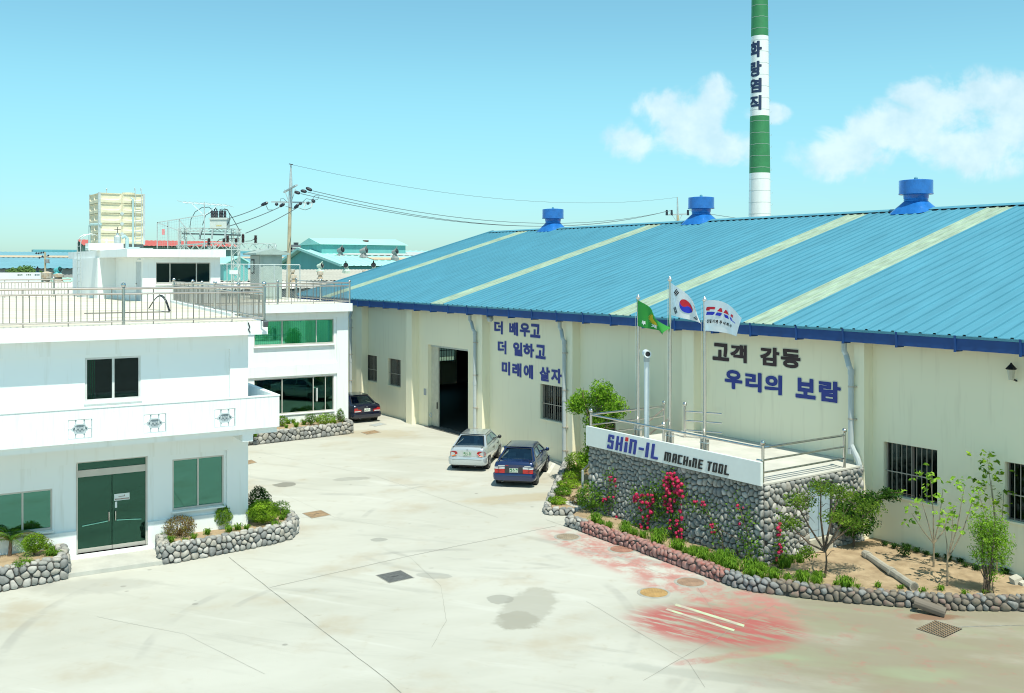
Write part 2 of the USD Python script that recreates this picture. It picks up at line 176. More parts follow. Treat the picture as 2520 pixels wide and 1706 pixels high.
# ---------------------------------------------------------------- materials
MATS = {}
def mat(name, col, rough=0.6, metal=0.0, var=0.12, scale=3.0, bump=0.0, bscale=40.0, col2=None, stretch=None, detail=5.0, lo=0.35, hi=0.68, spec=0.5, coat=0.0, trans=0.0):
    if name in MATS: return MATS[name]
    c = np.array(col, float); c2 = np.array(col2, float) if col2 is not None else c * (1 - var); c1 = c if col2 is not None else np.minimum(c * (1 + var * .6), .95)
    n = {'g': ('texture_coordinate', {}), 'm': ('mapping', {'mapping_type': 'point', 'scale': stretch or (1, 1, 1)}), 'n': ('noise_texture', {'scale': scale, 'detail': detail, 'roughness': 0.6}),
         'r': ('rgb_ramp', {'ramp': [(0, tuple(c2)), (lo, tuple(c2)), (hi, tuple(c1)), (1, tuple(c1))]}),
         'p': ('principled_bsdf', {'roughness': rough, 'metallic': metal, 'specular_ior_level': spec, 'coat_weight': coat})}
    L = [('g.object', 'm.vector'), ('m.vector', 'n.vector'), ('n.fac', 'r.fac'), ('r.color', 'p.base_color')]
    if bump:
        n['b2'] = ('noise_texture', {'scale': bscale, 'detail': 4.0}); n['b'] = ('bump', {'strength': bump, 'distance': 0.02})
        L += [('g.object', 'b2.vector'), ('b2.fac', 'b.height'), ('b.normal', 'p.normal')]
    surf = 'p.BSDF'
    if trans:
        n['tl'] = ('translucent_bsdf', {}); n['mx'] = ('mix_closure', {'fac': trans}); L += [('r.color', 'tl.color'), ('p.BSDF', 'mx.closure1'), ('tl.BSDF', 'mx.closure2')]; surf = 'mx.closure'
    MATS[name] = usdkit.material(stage, '/World/Looks/' + name, n, L, surface=surf); return MATS[name]
def glass(name, tint, gl, base=0.08, gcol=None):
    if name in MATS: return MATS[name]
    n = {'t': ('transparent_bsdf', {'color': tint}), 'g': ('glossy_bsdf', {'color': gcol or gl, 'roughness': 0.015}), 'f': ('fresnel', {'IOR': 1.5}),
         'a': ('math', {'math_type': 'add', 'value2': base, 'use_clamp': True}), 'x': ('mix_closure', {})}
    MATS[name] = usdkit.material(stage, '/World/Looks/' + name, n, [('f.fac', 'a.value1'), ('a.value', 'x.fac'), ('t.BSDF', 'x.closure1'), ('g.BSDF', 'x.closure2')], surface='x.closure')
    return MATS[name]
def foliage(name, dark, light, scale=2.5):
    return mat(name, light, rough=0.55, col2=dark, scale=scale, detail=3.0, lo=.38, hi=.62, trans=0.40, spec=0.08)

white = mat('white_paint', (.785, .81, .795), rough=.55, col2=(.70, .71, .67), lo=.26, hi=.45, scale=1.7, stretch=(2.6, 2.6, .24), bump=.05, bscale=60)
white2 = mat('white_render', (.745, .785, .77), rough=.6, var=.09, scale=2.4, stretch=(6, 6, .5), bump=.06, bscale=60, lo=.3, hi=.55)
roofdeck = mat('roof_screed', (.70, .68, .58), rough=.8, col2=(.53, .47, .36), scale=.7, stretch=(.3, 1.6, 1), bump=.1)
cream = mat('cream_paint', (.87, .80, .585), rough=.65, col2=(.79, .715, .515), lo=.25, hi=.45, scale=1.7, stretch=(2.6, 2.6, .22), bump=.08, bscale=35)
creamdirt = mat('cream_stain', (.45, .40, .28), rough=.8, var=.2)
bluepaint = mat('roof_blue', (.085, .275, .36), rough=.45, var=.11, scale=1.1, stretch=(.22, 1.8, 1), spec=.4)
bluedk = mat('fascia_blue', (.004, .05, .20), rough=.6, var=.12, scale=2)
ventblue = mat('ventilator_blue', (.018, .15, .47), rough=.22, var=.2, scale=2.5, coat=.3)
strip = mat('skylight_green', (.34, .43, .32), rough=.5, var=.22, scale=2.6, stretch=(.4, 2, 1))
steel = mat('stainless', (.62, .60, .57), rough=.22, metal=1.0, var=.08)
galv = mat('galvanised', (.50, .55, .54), rough=.5, metal=.35, var=.15, scale=6)
alu = mat('window_frame', (.50, .47, .42), rough=.45, metal=.2, var=.06)
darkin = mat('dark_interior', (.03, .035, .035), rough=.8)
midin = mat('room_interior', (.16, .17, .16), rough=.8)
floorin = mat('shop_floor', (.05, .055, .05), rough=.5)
blind = mat('blind', (.72, .80, .74), rough=.7, var=.06)
black = mat('black', (.012, .012, .013), rough=.5)
rubber = mat('rubber', (.02, .02, .02), rough=.8)
bars = mat('bars', (.46, .41, .34), rough=.5, metal=.3)
pvc = mat('pvc_grey', (.43, .47, .47), rough=.45, var=.07)
whitepipe = mat('pvc_white', (.66, .71, .72), rough=.4, var=.04)
navy = mat('letter_blue', (.018, .035, .24), rough=.5, var=.1)
dkbrown = mat('letter_brown', (.035, .014, .017), rough=.5)
red = mat('red', (.55, .012, .015), rough=.4)
signwhite = mat('sign_white', (.68, .72, .69), rough=.5, var=.03)
stones_m = [mat('stone_a', (.29, .285, .26), rough=.85, var=.22, scale=9, bump=.25, bscale=30), mat('stone_b', (.36, .335, .29), rough=.85, var=.22, scale=9, bump=.25, bscale=30),
            mat('stone_c', (.22, .22, .21), rough=.85, var=.22, scale=9, bump=.25, bscale=30), mat('stone_d', (.42, .40, .365), rough=.85, var=.2, scale=9, bump=.25, bscale=30)]
stones_red = [mat('stone_red_a', (.34, .12, .095), rough=.85, col2=(.27, .19, .17), scale=7, bump=.25), mat('stone_red_b', (.38, .24, .21), rough=.85, col2=(.27, .12, .10), scale=7, bump=.25)]
stones_dk = [mat('stone_brown_a', (.20, .165, .12), rough=.85, col2=(.15, .13, .11), scale=7, bump=.25), mat('stone_brown_b', (.24, .15, .13), rough=.85, col2=(.17, .15, .11), scale=7, bump=.25), mat('stone_blue', (.22, .245, .25), rough=.85, col2=(.19, .16, .15), scale=7, bump=.25)]
mortar = mat('mortar', (.075, .07, .062), rough=.9, var=.2, scale=12)
soil = mat('soil', (.42, .31, .19), rough=.95, col2=(.27, .19, .11), scale=2.2, detail=8, bump=.5, bscale=14)
bark = mat('bark', (.13, .09, .06), rough=.9, var=.3, scale=12)
paleb = mat('pale_bark', (.25, .20, .13), rough=.9, var=.3, scale=12)
lf_bright = foliage('leaf_bright', (.08, .17, .012), (.30, .47, .035), 3)
lf_mid = foliage('leaf_mid', (.05, .13, .014), (.19, .34, .035), 3)
lf_dark = foliage('leaf_dark', (.014, .05, .01), (.06, .13, .02), 3)
lf_young = foliage('leaf_young', (.16, .33, .035), (.34, .55, .06), 5)
lf_brown = foliage('leaf_brown', (.15, .08, .035), (.24, .21, .05), 5)
lf_grass = foliage('leaf_grass', (.07, .17, .015), (.24, .40, .04), 4)
rosem = mat('rose_petal', (.62, .02, .11), rough=.6, col2=(.42, .008, .05), scale=12, trans=.2)
G_green = glass('glass_green', (.20, .42, .36), (.34, .84, .70), .19)
G_door = glass('glass_door', (.16, .36, .31), (.32, .76, .60), .075)
G_dark = glass('glass_dark', (.60, .74, .70), (.32, .42, .46), .0)
G_blind = glass('glass_blind', (.60, 1.0, .86), (.30, .90, .66), .24)
G_car = glass('glass_car', (.40, .50, .52), (.60, .75, .85), .12)
# ---------------------------------------------------------------- ground
d_ = 2520 / 2324
def gw(x, y, z=0.0):        # ground point below a spot of the photograph's 2324 px preview
    u, v = onz('W', x * d_, y * d_, z); return np.array([u, v, z])
def ground_material():
    n = {'g': ('geometry', {}), 'p': ('principled_bsdf', {'roughness': 0.75, 'specular_ior_level': 0.3})}; L = []
    cnt = [0]
    def nd(kind, ins, **links):
        cnt[0] += 1; k = f'n{cnt[0]}'; n[k] = (kind, ins)
        for s, src in links.items(): L.append((src, f'{k}.{s}'))
        return k
    def noise(scale, detail=5, rough=.6, stretch=None, rot=0, dist=0):
        m = nd('mapping', {'mapping_type': 'texture', 'rotation': (0, 0, rot), 'scale': stretch or (1, 1, 1)}, vector='g.position')
        return nd('noise_texture', {'scale': scale, 'detail': detail, 'roughness': rough, 'distortion': dist}, vector=m + '.vector') + '.fac'
    def ell(c, a, b, th=0.0):
        m = nd('mapping', {'mapping_type': 'texture', 'location': (c[0], c[1], 0), 'rotation': (0, 0, th), 'scale': (a, b, 1)}, vector='g.position')
        return nd('gradient_texture', {'gradient_type': 'spherical'}, vector=m + '.vector') + '.fac'
    def op(t, a, b):
        ins, lk = {'math_type': t, 'use_clamp': t == 'add'}, {}
        for s, q in (('value1', a), ('value2', b)):
            if isinstance(q, str): lk[s] = q
            else: ins[s] = q
        return nd('math', ins, **lk) + '.value'
    def sm(src, lo, hi, t0=0.0, t1=1.0): return nd('map_range', {'range_type': 'smoothstep', 'from_min': lo, 'from_max': hi, 'to_min': t0, 'to_max': t1, 'clamp': True}, value=src) + '.result'
    def mixc(a, b, fac, t='mix'):
        ins, lk = {'mix_type': t}, {}
        for s, q in (('color1', a), ('color2', b), ('fac', fac)):
            if isinstance(q, str): lk[s] = q
            else: ins[s] = q
        return nd('mix', ins, **lk) + '.color'
    big = noise(.22, 6, .62, (2.5, 1, 1), .3); fine = noise(5, 6, .7); sweep = noise(.9, 5, .65, (5, .7, 1), -.35, .6); grit = noise(45, 3, .7)
    c = nd('rgb_ramp', {'ramp': [(0, (.36, .345, .29)), (.36, (.41, .395, .335)), (.58, (.47, .455, .395)), (1, (.52, .505, .445))]}, fac=big) + '.color'
    c = mixc(c, (.30, .29, .25), sm(sweep, .54, .78, 0, .50))
    c = mixc(c, (.56, .55, .50), sm(sweep, .45, .22, 0, .45))
    c = mixc(c, (.24, .23, .20), sm(fine, .60, .86, 0, .45))
    c = mixc(c, (.33, .24, .13), op('multiply', sm(noise(.35, 5, .6), .52, .72, 0, .35), 1.0))          # rusty washes
    # oil and water marks
    wob = noise(1.6, 5, .6)
    def spot(q, a, b, col, th=0.0, k=.8, edge=(.28, .36)):
        nonlocal c
        m = op('add', ell(gw(*q), a, b, th), op('multiply', op('subtract', wob, .5), 0.9)); c = mixc(c, col, sm(m, edge[0], edge[1], 0, k))
    spot((1200, 1378), .95, 2.3, (.27, .255, .205), -.25, .50, (.24, .42))
    spot((1172, 1408), .8, .9, (.25, .235, .185), 0, .5, (.24, .42))
    spot((648, 1100), .62, .62, (.13, .125, .10), 0, .7)
    spot((795, 1087), 1.1, .5, (.25, .245, .21), .2, .5); spot((985, 1307), .8, .35, (.25, .25, .22), -.2, .5)
    spot((1135, 1360), .5, .5, (.24, .235, .20), 0, .6); spot((860, 1225), .45, .3, (.23, .23, .2), 0, .6); spot((210, 1330), 2.2, .9, (.33, .32, .28), .1, .5, (.1, .5))
    spot((1195, 1130), 3.2, .9, (.38, .29, .16), .25, .45, (.05, .5)); spot((850, 985), 3.0, 1.6, (.37, .29, .17), 0, .4, (.05, .5))
    spot((1560, 1290), 5.0, .35, (.27, .26, .23), -.55, .5, (.1, .5)); spot((1620, 1535), 3.0, .35, (.30, .30, .26), -.3, .45, (.1, .5))
    c = mixc(c, (.27, .26, .225), sm(noise(2.2, 10, .75, (3.0, .8, 1), -.5), .60, .74, 0, .30))
    c = mixc(c, (.25, .235, .20), sm(noise(11, 6, .8), .66, .80, 0, .45))
    sp = nd('voronoi_texture', {'scale': .85, 'randomness': 1.0}, vector='g.position') + '.distance'
    c = mixc(c, (.22, .21, .18), op('multiply', sm(sp, .085, .05, 0, .7), sm(noise(.5, 3), .45, .6)))
    for q, R, th in ((900, 1010), 9.0, 0), ((760, 1400), 7.5, .5), ((1020, 1440), 6.0, .2), ((1180, 1180), 5.5, 0):
        for dr in (0.0, .17):
            e = ell(gw(*q), R + dr * R / 1.0, R + dr * R / 1.0, th)
            band = op('multiply', sm(e, .0, .012), sm(e, .05, .028)); c = mixc(c, (.27, .26, .23), op('multiply', op('multiply', band, sm(noise(.45, 4, .6), .46, .66)), .42))
    # overspray from painting parts: red, green and brown mist over the right of the yard
    pn = noise(1.3, 8, .72); strk = noise(2.4, 8, .68, (.45, 2.6, 1), .95); fog = noise(.55, 5, .6, (2.0, .8, 1), -.3)
    wide = ell(gw(2060, 1450), 7.4, 5.6, -.3)
    c = mixc(c, (.21, .175, .11), op('multiply', sm(wide, .02, .46, 0, .82), sm(fog, .15, .55, .45, 1.0)))
    c = mixc(c, (.26, .27, .17), op('multiply', sm(wide, .10, .55, 0, .40), sm(noise(.9, 4, .6, (2, .7, 1), -.35), .47, .62)))
    c = mixc(c, (.34, .15, .12), op('multiply', sm(wide, .0, .6, 0, .65), sm(pn, .52, .72)))
    redz = ell(gw(1625, 1418), 2.5, 1.6, -.25)
    c = mixc(c, (.36, .095, .085), op('multiply', sm(redz, .0, .42, 0, .95), sm(strk, .37, .56)))
    redw = op('maximum', ell(gw(1420, 1268), 5.0, 1.3, -.98), ell(gw(1620, 1350), 3.4, 1.2, -.75))
    c = mixc(c, (.42, .165, .14), op('multiply', sm(redw, .0, .5, 0, .85), sm(pn, .40, .60)))
    for q, a, b, th in (((1940, 1615), .9, .5, .2), ((1590, 1500), .8, .22, .3), ((1720, 1480), 1.2, .3, .3)):
        c = mixc(c, (.37, .14, .12), op('multiply', sm(ell(gw(*q), a, b, th), .0, .5, 0, .7), sm(pn, .32, .56)))
    for q, a, b in (((1745, 1490), 1.4, .35), ((1650, 1495), .8, .4), ((2080, 1530), 1.3, .5)):
        c = mixc(c, (.28, .38, .22), op('multiply', sm(ell(gw(*q), a, b, -.2), .0, .7, 0, .32), sm(fog, .36, .6)))
    c = mixc(c, (.20, .09, .05), sm(op('add', ell(gw(2115, 1400), 1.0, .35, 0), op('multiply', op('subtract', wob, .5), .8)), .2, .45, 0, .7))
    L.append((c, 'p.base_color'))
    b = nd('bump', {'strength': .25, 'distance': .01}, height=grit); L.append((b + '.normal', 'p.normal'))
    return usdkit.material(stage, '/World/Looks/yard_concrete', n, L, surface='p.BSDF')
far = mat('far_ground', (.30, .28, .22), rough=.95, var=.3, scale=.05)
m = MB().box(-900, 900, -120, 2500, -.6, -.03)
lone('ground', m, far, None, None, base=(0, 0, -.6), kind='structure')
def gs(x, y, z=0.0): return gw(x / d_, y / d_, z)
yard = lone('yard', MB().add([(-60, -30, 0), (60, -30, 0), (60, 78, 0), (-60, 78, 0)], [(0, 1, 2, 3)]), ground_material(), None, None, base=(0, 0, 0), kind='structure')
jm = mat('joint_line', (.25, .24, .205), rough=.9, var=.3, scale=5)
def joint(pts, w=.022, z=.004):
    m = MB(); p = [np.array(q, float) for q in pts]
    rng = random.Random(len(pts) + int(p[0][0] * 10)); P = [p[0]]
    for a, b in zip(p, p[1:]):
        k = max(2, int(np.linalg.norm(b - a) / .5))
        for i in range(1, k + 1): P.append(a + (b - a) * i / k + np.array([rng.uniform(-.012, .012), rng.uniform(-.012, .012), 0]))
    for a, b in zip(P, P[1:]):
        t = (b - a) / np.linalg.norm(b - a); nn = np.array([-t[1], t[0], 0]) * w * rng.uniform(.35, .6)
        m.add([a - nn + [0, 0, z], b - nn + [0, 0, z], b + nn + [0, 0, z], a + nn + [0, 0, z]], [(0, 1, 2, 3)])
    part('joint', m, jm, yard)
joint([gw(520, 1265), gw(610, 1336), gw(880, 1545), gw(960, 1620)])
joint([gw(612, 1334), gw(930, 1262), gw(1262, 1194)], z=.0045)
joint([gw(1240, 1180), gw(1530, 1283), gw(1700, 1345)], w=.016)
joint([gw(1460, 1545), gw(1640, 1440), gw(1760, 1372)], w=.012)
joint([gw(600, 1030), gw(850, 1080), gw(1130, 1175)], w=.010)
joint([gw(2160, 1424), gw(2330, 1419)], w=.05)
joint([gw(930, 1265), gw(1000, 1330), gw(1012, 1410), gw(980, 1470)], w=.006, z=.0052)
joint([gw(640, 1120), gw(760, 1175), gw(905, 1200)], w=.006)
joint([gw(1330, 1365), gw(1440, 1430), gw(1560, 1500), gw(1600, 1560)], w=.007)
joint([gw(220, 1400), gw(420, 1440), gw(600, 1530)], w=.006)
joint([gw(1290, 1225), gw(1580, 1330), gw(1640, 1420)], w=.008)
stripe_m = mat('painted_stripe', (.44, .52, .32), rough=.8, col2=(.42, .35, .28), scale=2.6, lo=.42, hi=.58)
for a, b, c, e in (((1535, 1370), (1690, 1418), (1688, 1423), (1531, 1374)), ((1515, 1381), (1668, 1429), (1665, 1433), (1510, 1384))):
    part('painted_stripe', MB().add([gw(*q, .005) for q in (a, b, c, e)], [(0, 1, 2, 3)]), stripe_m, yard)
part('painted_line', MB().add([gw(*q, .005) for q in ((1255, 1050), (1262, 1051), (1248, 1075), (1240, 1074))], [(0, 1, 2, 3)]), mat('line_white', (.62, .60, .52), rough=.8, var=.2, scale=6), yard)
patch = MB()
for a, b in (((1715, 1625 - 0), (1770, 1530)),): pass
frm = [gw(1735, 1482), gw(1770, 1494), gw(1668, 1524), gw(1715, 1484)]
# covers in the concrete
iron = mat('cast_iron', (.17, .165, .15), rough=.55, metal=.4, var=.25, scale=8)
rust = mat('rusty_iron', (.30, .20, .11), rough=.8, var=.3, scale=6)
rim = mat('cover_rim', (.33, .315, .27), rough=.85, var=.2)
def square_cover(corners, m_, label, slot=True):
    P = [gw(*q) for q in corners]; c = sum(P) / 4; U, V = (P[1] - P[0]) / 2, (P[3] - P[0]) / 2
    t = thing('square_cover', label, 'drain cover', 'W', (c[0], c[1], 0), 'square covers in the yard')
    r = MB(); 
    for s in (-1, 1):
        r.obox(c + U * s * 1.03 + [0, 0, .004], U * .03, V * 1.06, [0, 0, .006]); r.obox(c + V * s * 1.03 + [0, 0, .004], U * 1.0, V * .03, [0, 0, .0055])
    part('rim', r, rim, t)
    part('plate', MB().obox(c + [0, 0, .005], U * .985, V * .985, [0, 0, .006]), m_, t)
    if slot: part('slot', MB().obox(c + [0, 0, .0125], U * .28, V * .035, [0, 0, .002]), black, t)
def rect(x, y, hw, hh, sk=0): return [(x - hw, y + sk), (x + hw * .35, y - hh), (x + hw, y - sk), (x - hw * .35, y + hh)]
square_cover([(855, 1307), (909, 1296), (938, 1310), (884, 1324)], iron, 'grey steel drain cover in the open middle of the yard')
square_cover([(687, 1166), (728, 1159), (750, 1168), (708, 1177)], rust, 'rusty drain cover in the yard near the planter with the round shrubs')
square_cover([(820, 982), (850, 977), (864, 981), (834, 987)], rust, 'brown drain cover beyond the cars, near the far stone planter')
square_cover([(838, 965), (862, 960), (877, 963), (852, 968)], mat('cover_concrete', (.36, .38, .37), rough=.8), 'pale grey drain cover behind the dark parked car', False)
square_cover([(548, 1049), (570, 1044), (583, 1050), (560, 1055)], rust, 'rusty drain cover half hidden by the white office corner')
def round_cover(x, y, r, m_, label):
    c = gw(x, y); t = thing('round_manhole_cover', label, 'manhole cover', 'W', tuple(c), 'round manhole covers beside the stone kerb')
    part('ring', MB().lathe(c, [(r * 1.0, .0), (r * 1.0, .012), (r * 1.14, .008), (r * 1.22, .0)], 28), rim, t)
    part('lid', MB().lathe(c, [(.001, .012), (r * .97, .012), (r * .97, .0)], 28), m_, t)
    g = MB()
    for i in range(-4, 5):
        h = r * .9 * math.sqrt(max(0, 1 - (i / 4.6) ** 2))
        g.box(c[0] - h, c[0] + h, c[1] + i * r * .2 - .008, c[1] + i * r * .2 + .008, .0122, .018); g.box(c[0] + i * r * .2 - .008, c[0] + i * r * .2 + .008, c[1] - h, c[1] + h, .0123, .0178)
    part('tread', g, m_, t)
round_cover(1288, 1219, .36, mat('lid_a', (.30, .24, .17), rough=.8, var=.2), 'tan round manhole cover nearest the small planter, by the kerb end')
round_cover(1412, 1247, .37, mat('lid_b', (.34, .17, .12), rough=.8, var=.25), 'reddish round manhole cover beside the red stained kerb')
round_cover(1567, 1322, .37, mat('lid_c', (.33, .21, .14), rough=.8, var=.25), 'brown gridded round manhole cover close to the kerb bend')
round_cover(1484, 1346, .37, mat('lid_d', (.42, .26, .10), rough=.7, var=.2), 'orange round manhole cover farthest from the kerb')
gc = [gw(2080, 1428), gw(2122, 1409), gw(2183, 1429), gw(2143, 1448)]
t = thing('drain_grate', 'dark steel grid drain grate in the yard in front of the low kerb', 'drain grate', 'W', tuple(sum(gc) / 4))
c = sum(gc) / 4; U, V = (gc[1] - gc[0]) / 2, (gc[3] - gc[0]) / 2
part('pit', MB().obox(c + [0, 0, .001], U, V, [0, 0, .003]), black, t)
for i in np.linspace(-.9, .9, 12): part('bar', MB().obox(c + V * i + [0, 0, .012], U, V * .035, [0, 0, .006]), rust, t)
part('cross_bars', sum([], []) or (lambda m: [m.obox(c + U * i + [0, 0, .013], U * .03, V, [0, 0, .006]) for i in np.linspace(-.95, .95, 9)] and m)(MB()), iron, t)
# ---------------------------------------------------------------- factory (frame B: u into the building, v along it)
UW, ME = 26.42, .29
fac = thing('factory', 'long cream factory with a ribbed blue roof and blue painted slogans on its wall', 'factory', 'B', (UW, 6, 0))
V0, V1 = 5.0, 61.5
def wq(x0, y0, x1, y1):     # opening between two photo points on the wall
    a, b = onu('B', UW, x0, y0), onu('B', UW, x1, y1); return min(a[0], b[0]), max(a[0], b[0]), min(a[1], b[1]), max(a[1], b[1])
OPEN = [(51.89, 53.45, 1.78, 3.33), (48.95, 50.5, 1.78, 3.33), (34.0, 35.68, 1.72, 3.30), (30.5, 32.0, 1.72, 3.30), (16.27, 18.04, 1.66, 3.26), (12.5, 14.28, 1.66, 3.26), (56.0, 57.5, 1.78, 3.33)]
DOOR = (41.83, 45.88, 0.0, 4.42)
wall = sg.box(V0, 0, V1, 6.5)
for o in OPEN: wall = wall.difference(sg.box(o[0], o[2], o[1], o[3]))
wall = wall.difference(sg.box(DOOR[0], -1, DOOR[1], DOOR[3]))
part('front_wall', MB().prism(wall, .35, lambda x, y, z: (UW + z, x, y)), cream, fac)
b = MB(); b.box(UW + .35, 56.4, V0, V0 + .3, 0, 6.5); b.box(UW + .35, 56.4, V1 - .3, V1, 0, 6.5); b.box(56.1, 56.4, V0 + .3, V1 - .3, 0, 6.5)
ew = sg.box(UW + .35, 0, 56.4, 6.5).difference(sg.box(35.0, 1.75, 37.6, 3.3)); b = MB(); b.box(UW + .35, 56.4, V0, V0 + .3, 0, 6.5); b.box(56.1, 56.4, V0 + .3, V1 - .3, 0, 6.5); b.prism(ew, .3, lambda x, y, z: (x, V1 - .3 + z, y))
for v in (V0, V1 - .3): b.prism(sg.Polygon([(UW, 6.501), (56.4, 6.501), (41.4, 10.9)]), .3, lambda x, y, z, v=v: (x, v + z, y))
part('end_wall', b, cream, fac)
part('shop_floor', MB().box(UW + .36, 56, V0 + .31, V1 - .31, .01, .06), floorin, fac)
w = part('window', MB().box(35.0, 37.6, V1 - .16, V1 - .15, 1.75, 3.3), G_dark, fac)
for i in range(12): part('bar', MB().box(35.05 + i * .22, 35.08 + i * .22, V1 - .28, V1 - .25, 1.76, 3.29), black, w)
part('cross_bar', MB().box(35.0, 37.6, V1 - .29, V1 - .24, 2.5, 2.55), black, w)
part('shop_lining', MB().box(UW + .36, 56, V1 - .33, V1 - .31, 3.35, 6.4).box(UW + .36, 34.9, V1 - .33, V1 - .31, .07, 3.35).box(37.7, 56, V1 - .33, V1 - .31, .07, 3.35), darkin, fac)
for p0, p1 in ((876.6, 889.9), (999, 1013.3), (1172.2, 1186.5), (1393.3, 1408.6), (1677.9, 1707), (2101.7, 2126.5), (2800, 2835)):
    part('pilaster', MB().box(UW - .42, UW - .003, onu('B', UW - .42, p1, 800)[0], onu('B', UW - .42, p0, 800)[0], 0, 6.45), cream, fac)
# sills, frames, grilles
for k, (a, b2, z0, z1) in enumerate(OPEN):
    w = part('window', MB().box(UW + .22, UW + .232, a, b2, z0, z1), G_dark, fac)
    f = MB()
    for y0, y1, q0, q1 in ((a, a + .05, z0, z1), (b2 - .05, b2, z0, z1), (a + .05, b2 - .05, z0, z0 + .05), (a + .05, b2 - .05, z1 - .05, z1), ((a + b2) / 2 - .03, (a + b2) / 2 + .03, z0 + .05, z1 - .05)): f.box(UW + .17, UW + .26, y0, y1, q0, q1)
    part('frame', f, mat('frame_brown', (.16, .13, .11), rough=.5), w)
    for i in range(11):
        y = a + .06 + (b2 - a - .12) * i / 10; part('bar', MB().tube([(UW + .10, y, z0 + .01), (UW + .10, y, z1 - .01)], .011, 5), bars, w)
    part('cross_bar', MB().box(UW + .088, UW + .112, a, b2, (z0 + z1) / 2 - .1, (z0 + z1) / 2 - .07), bars, w)
    part('sill', MB().box(UW - .04, UW + .2, a - .03, b2 + .03, z0 - .05, z0 + .004), cream, w)
dr = part('sliding_door', MB().box(UW + .22, UW + .29, DOOR[1] - .75, DOOR[1] + .9, .05, 4.3), mat('door_cream', (.55, .53, .42), rough=.5), fac)
part('handle', MB().box(UW + .17, UW + .215, DOOR[1] - .68, DOOR[1] - .63, 1.0, 1.35), black, dr)
part('door_track', MB().box(UW + .18, UW + .33, DOOR[0], DOOR[1], 4.30, 4.41), galv, fac)
part('threshold', MB().box(UW - .22, UW + .34, DOOR[0], DOOR[1], .004, .03), mat('threshold', (.12, .12, .11), rough=.8), fac)
part('notice_plate', MB().box(UW - .015, UW - .002, 46.05, 46.3, 1.65, 2.0), mat('plate_grey', (.35, .37, .40), rough=.5), fac)
part('vent_ring', MB().lathe((UW - .002, 45.55, .65), [(.13, 0), (.13, -.03), (.09, -.035), (.085, 0)], 14, (1, 0, 0)), galv, fac)
# slogans
GL = json.loads(GLYPHS)
def glyph(ch, x0, x1, y0, y1, bold=1.9):
    ps = [sg.Polygon(list(zip(r[0][::2], r[0][1::2])), [list(zip(h[::2], h[1::2])) for h in r[1:]]) for r in GL[ch]]
    g = shapely.union_all([p.buffer(0) for p in ps]).buffer(bold); b = g.bounds
    return affinity.translate(affinity.scale(affinity.translate(g, -b[0], -b[1]), (x1 - x0) / (b[2] - b[0]), (y1 - y0) / (b[3] - b[1]), origin=(0, 0)), x0, y0)
def Z6(x, y): return 1050 + x * .25429, 760 + y * .25429
def R3(x, y): return 1520 + x * .2924, 660 + y * .2924
dirt_halo = mat('letter_ground', (.66, .64, .50), rough=.6, var=.05)
def slogan(rows, conv, m_, label):
    sh = []
    for ch, x0, y0, x1, y1 in rows:
        va, za = onu('B', UW, *conv(x0, y0)); vb, zb = onu('B', UW, *conv(x1, y1)); zt = onu('B', UW, *conv(x1, y0 + (y1 - y0) * 0.12))[1]
        sh.append((ch, -va, -vb, zb, za))
    H = [max(s[4] - s[3], .1) for s in sh]; h = float(np.median(H))
    o = MB(); p = None
    zb = float(np.median([s[3] for s in sh])); zt = float(np.median([s[4] for s in sh]))
    for ch, x0, x1, q0, q1 in sh:
        g = glyph(ch, x0, x1, zb, zt)
        p = part('lettering', MB().prism(g, .006, lambda x, y, z: (UW - .004 - z, -x, y)), m_, fac, label=label); o.prism(g.buffer(.035, join_style=2), .002, lambda x, y, z: (UW - .001 - z, -x, y))
    part('letter_ground', o, dirt_halo, p)
slogan([('더', 655, 118, 738, 250), ('배', 800, 125, 885, 268), ('우', 903, 130, 1000, 275), ('고', 1003, 147, 1100, 278)], Z6, navy, 'top line of blue painted Korean lettering')
slogan([('더', 690, 310, 772, 448), ('일', 838, 322, 928, 460), ('하', 935, 330, 1040, 480), ('고', 1055, 343, 1152, 487)], Z6, navy, 'middle line of blue painted Korean lettering')
slogan([('미', 728, 505, 808, 648), ('래', 830, 520, 918, 665), ('에', 940, 530, 1030, 685), ('살', 1095, 555, 1193, 705), ('자', 1205, 575, 1308, 728)], Z6, navy, 'bottom line of blue painted Korean lettering')
slogan([('고', 800, 632, 938, 780), ('객', 950, 640, 1088, 812), ('감', 1200, 660, 1362, 832), ('동', 1375, 672, 1540, 850)], R3, dkbrown, 'line of dark brown painted Korean lettering')
slogan([('우', 903, 855, 1050, 1028), ('리', 1075, 870, 1213, 1055), ('의', 1237, 890, 1385, 1080), ('보', 1498, 918, 1668, 1108), ('람', 1695, 935, 1880, 1138)], R3, navy, 'line of blue painted Korean lettering above the platform')
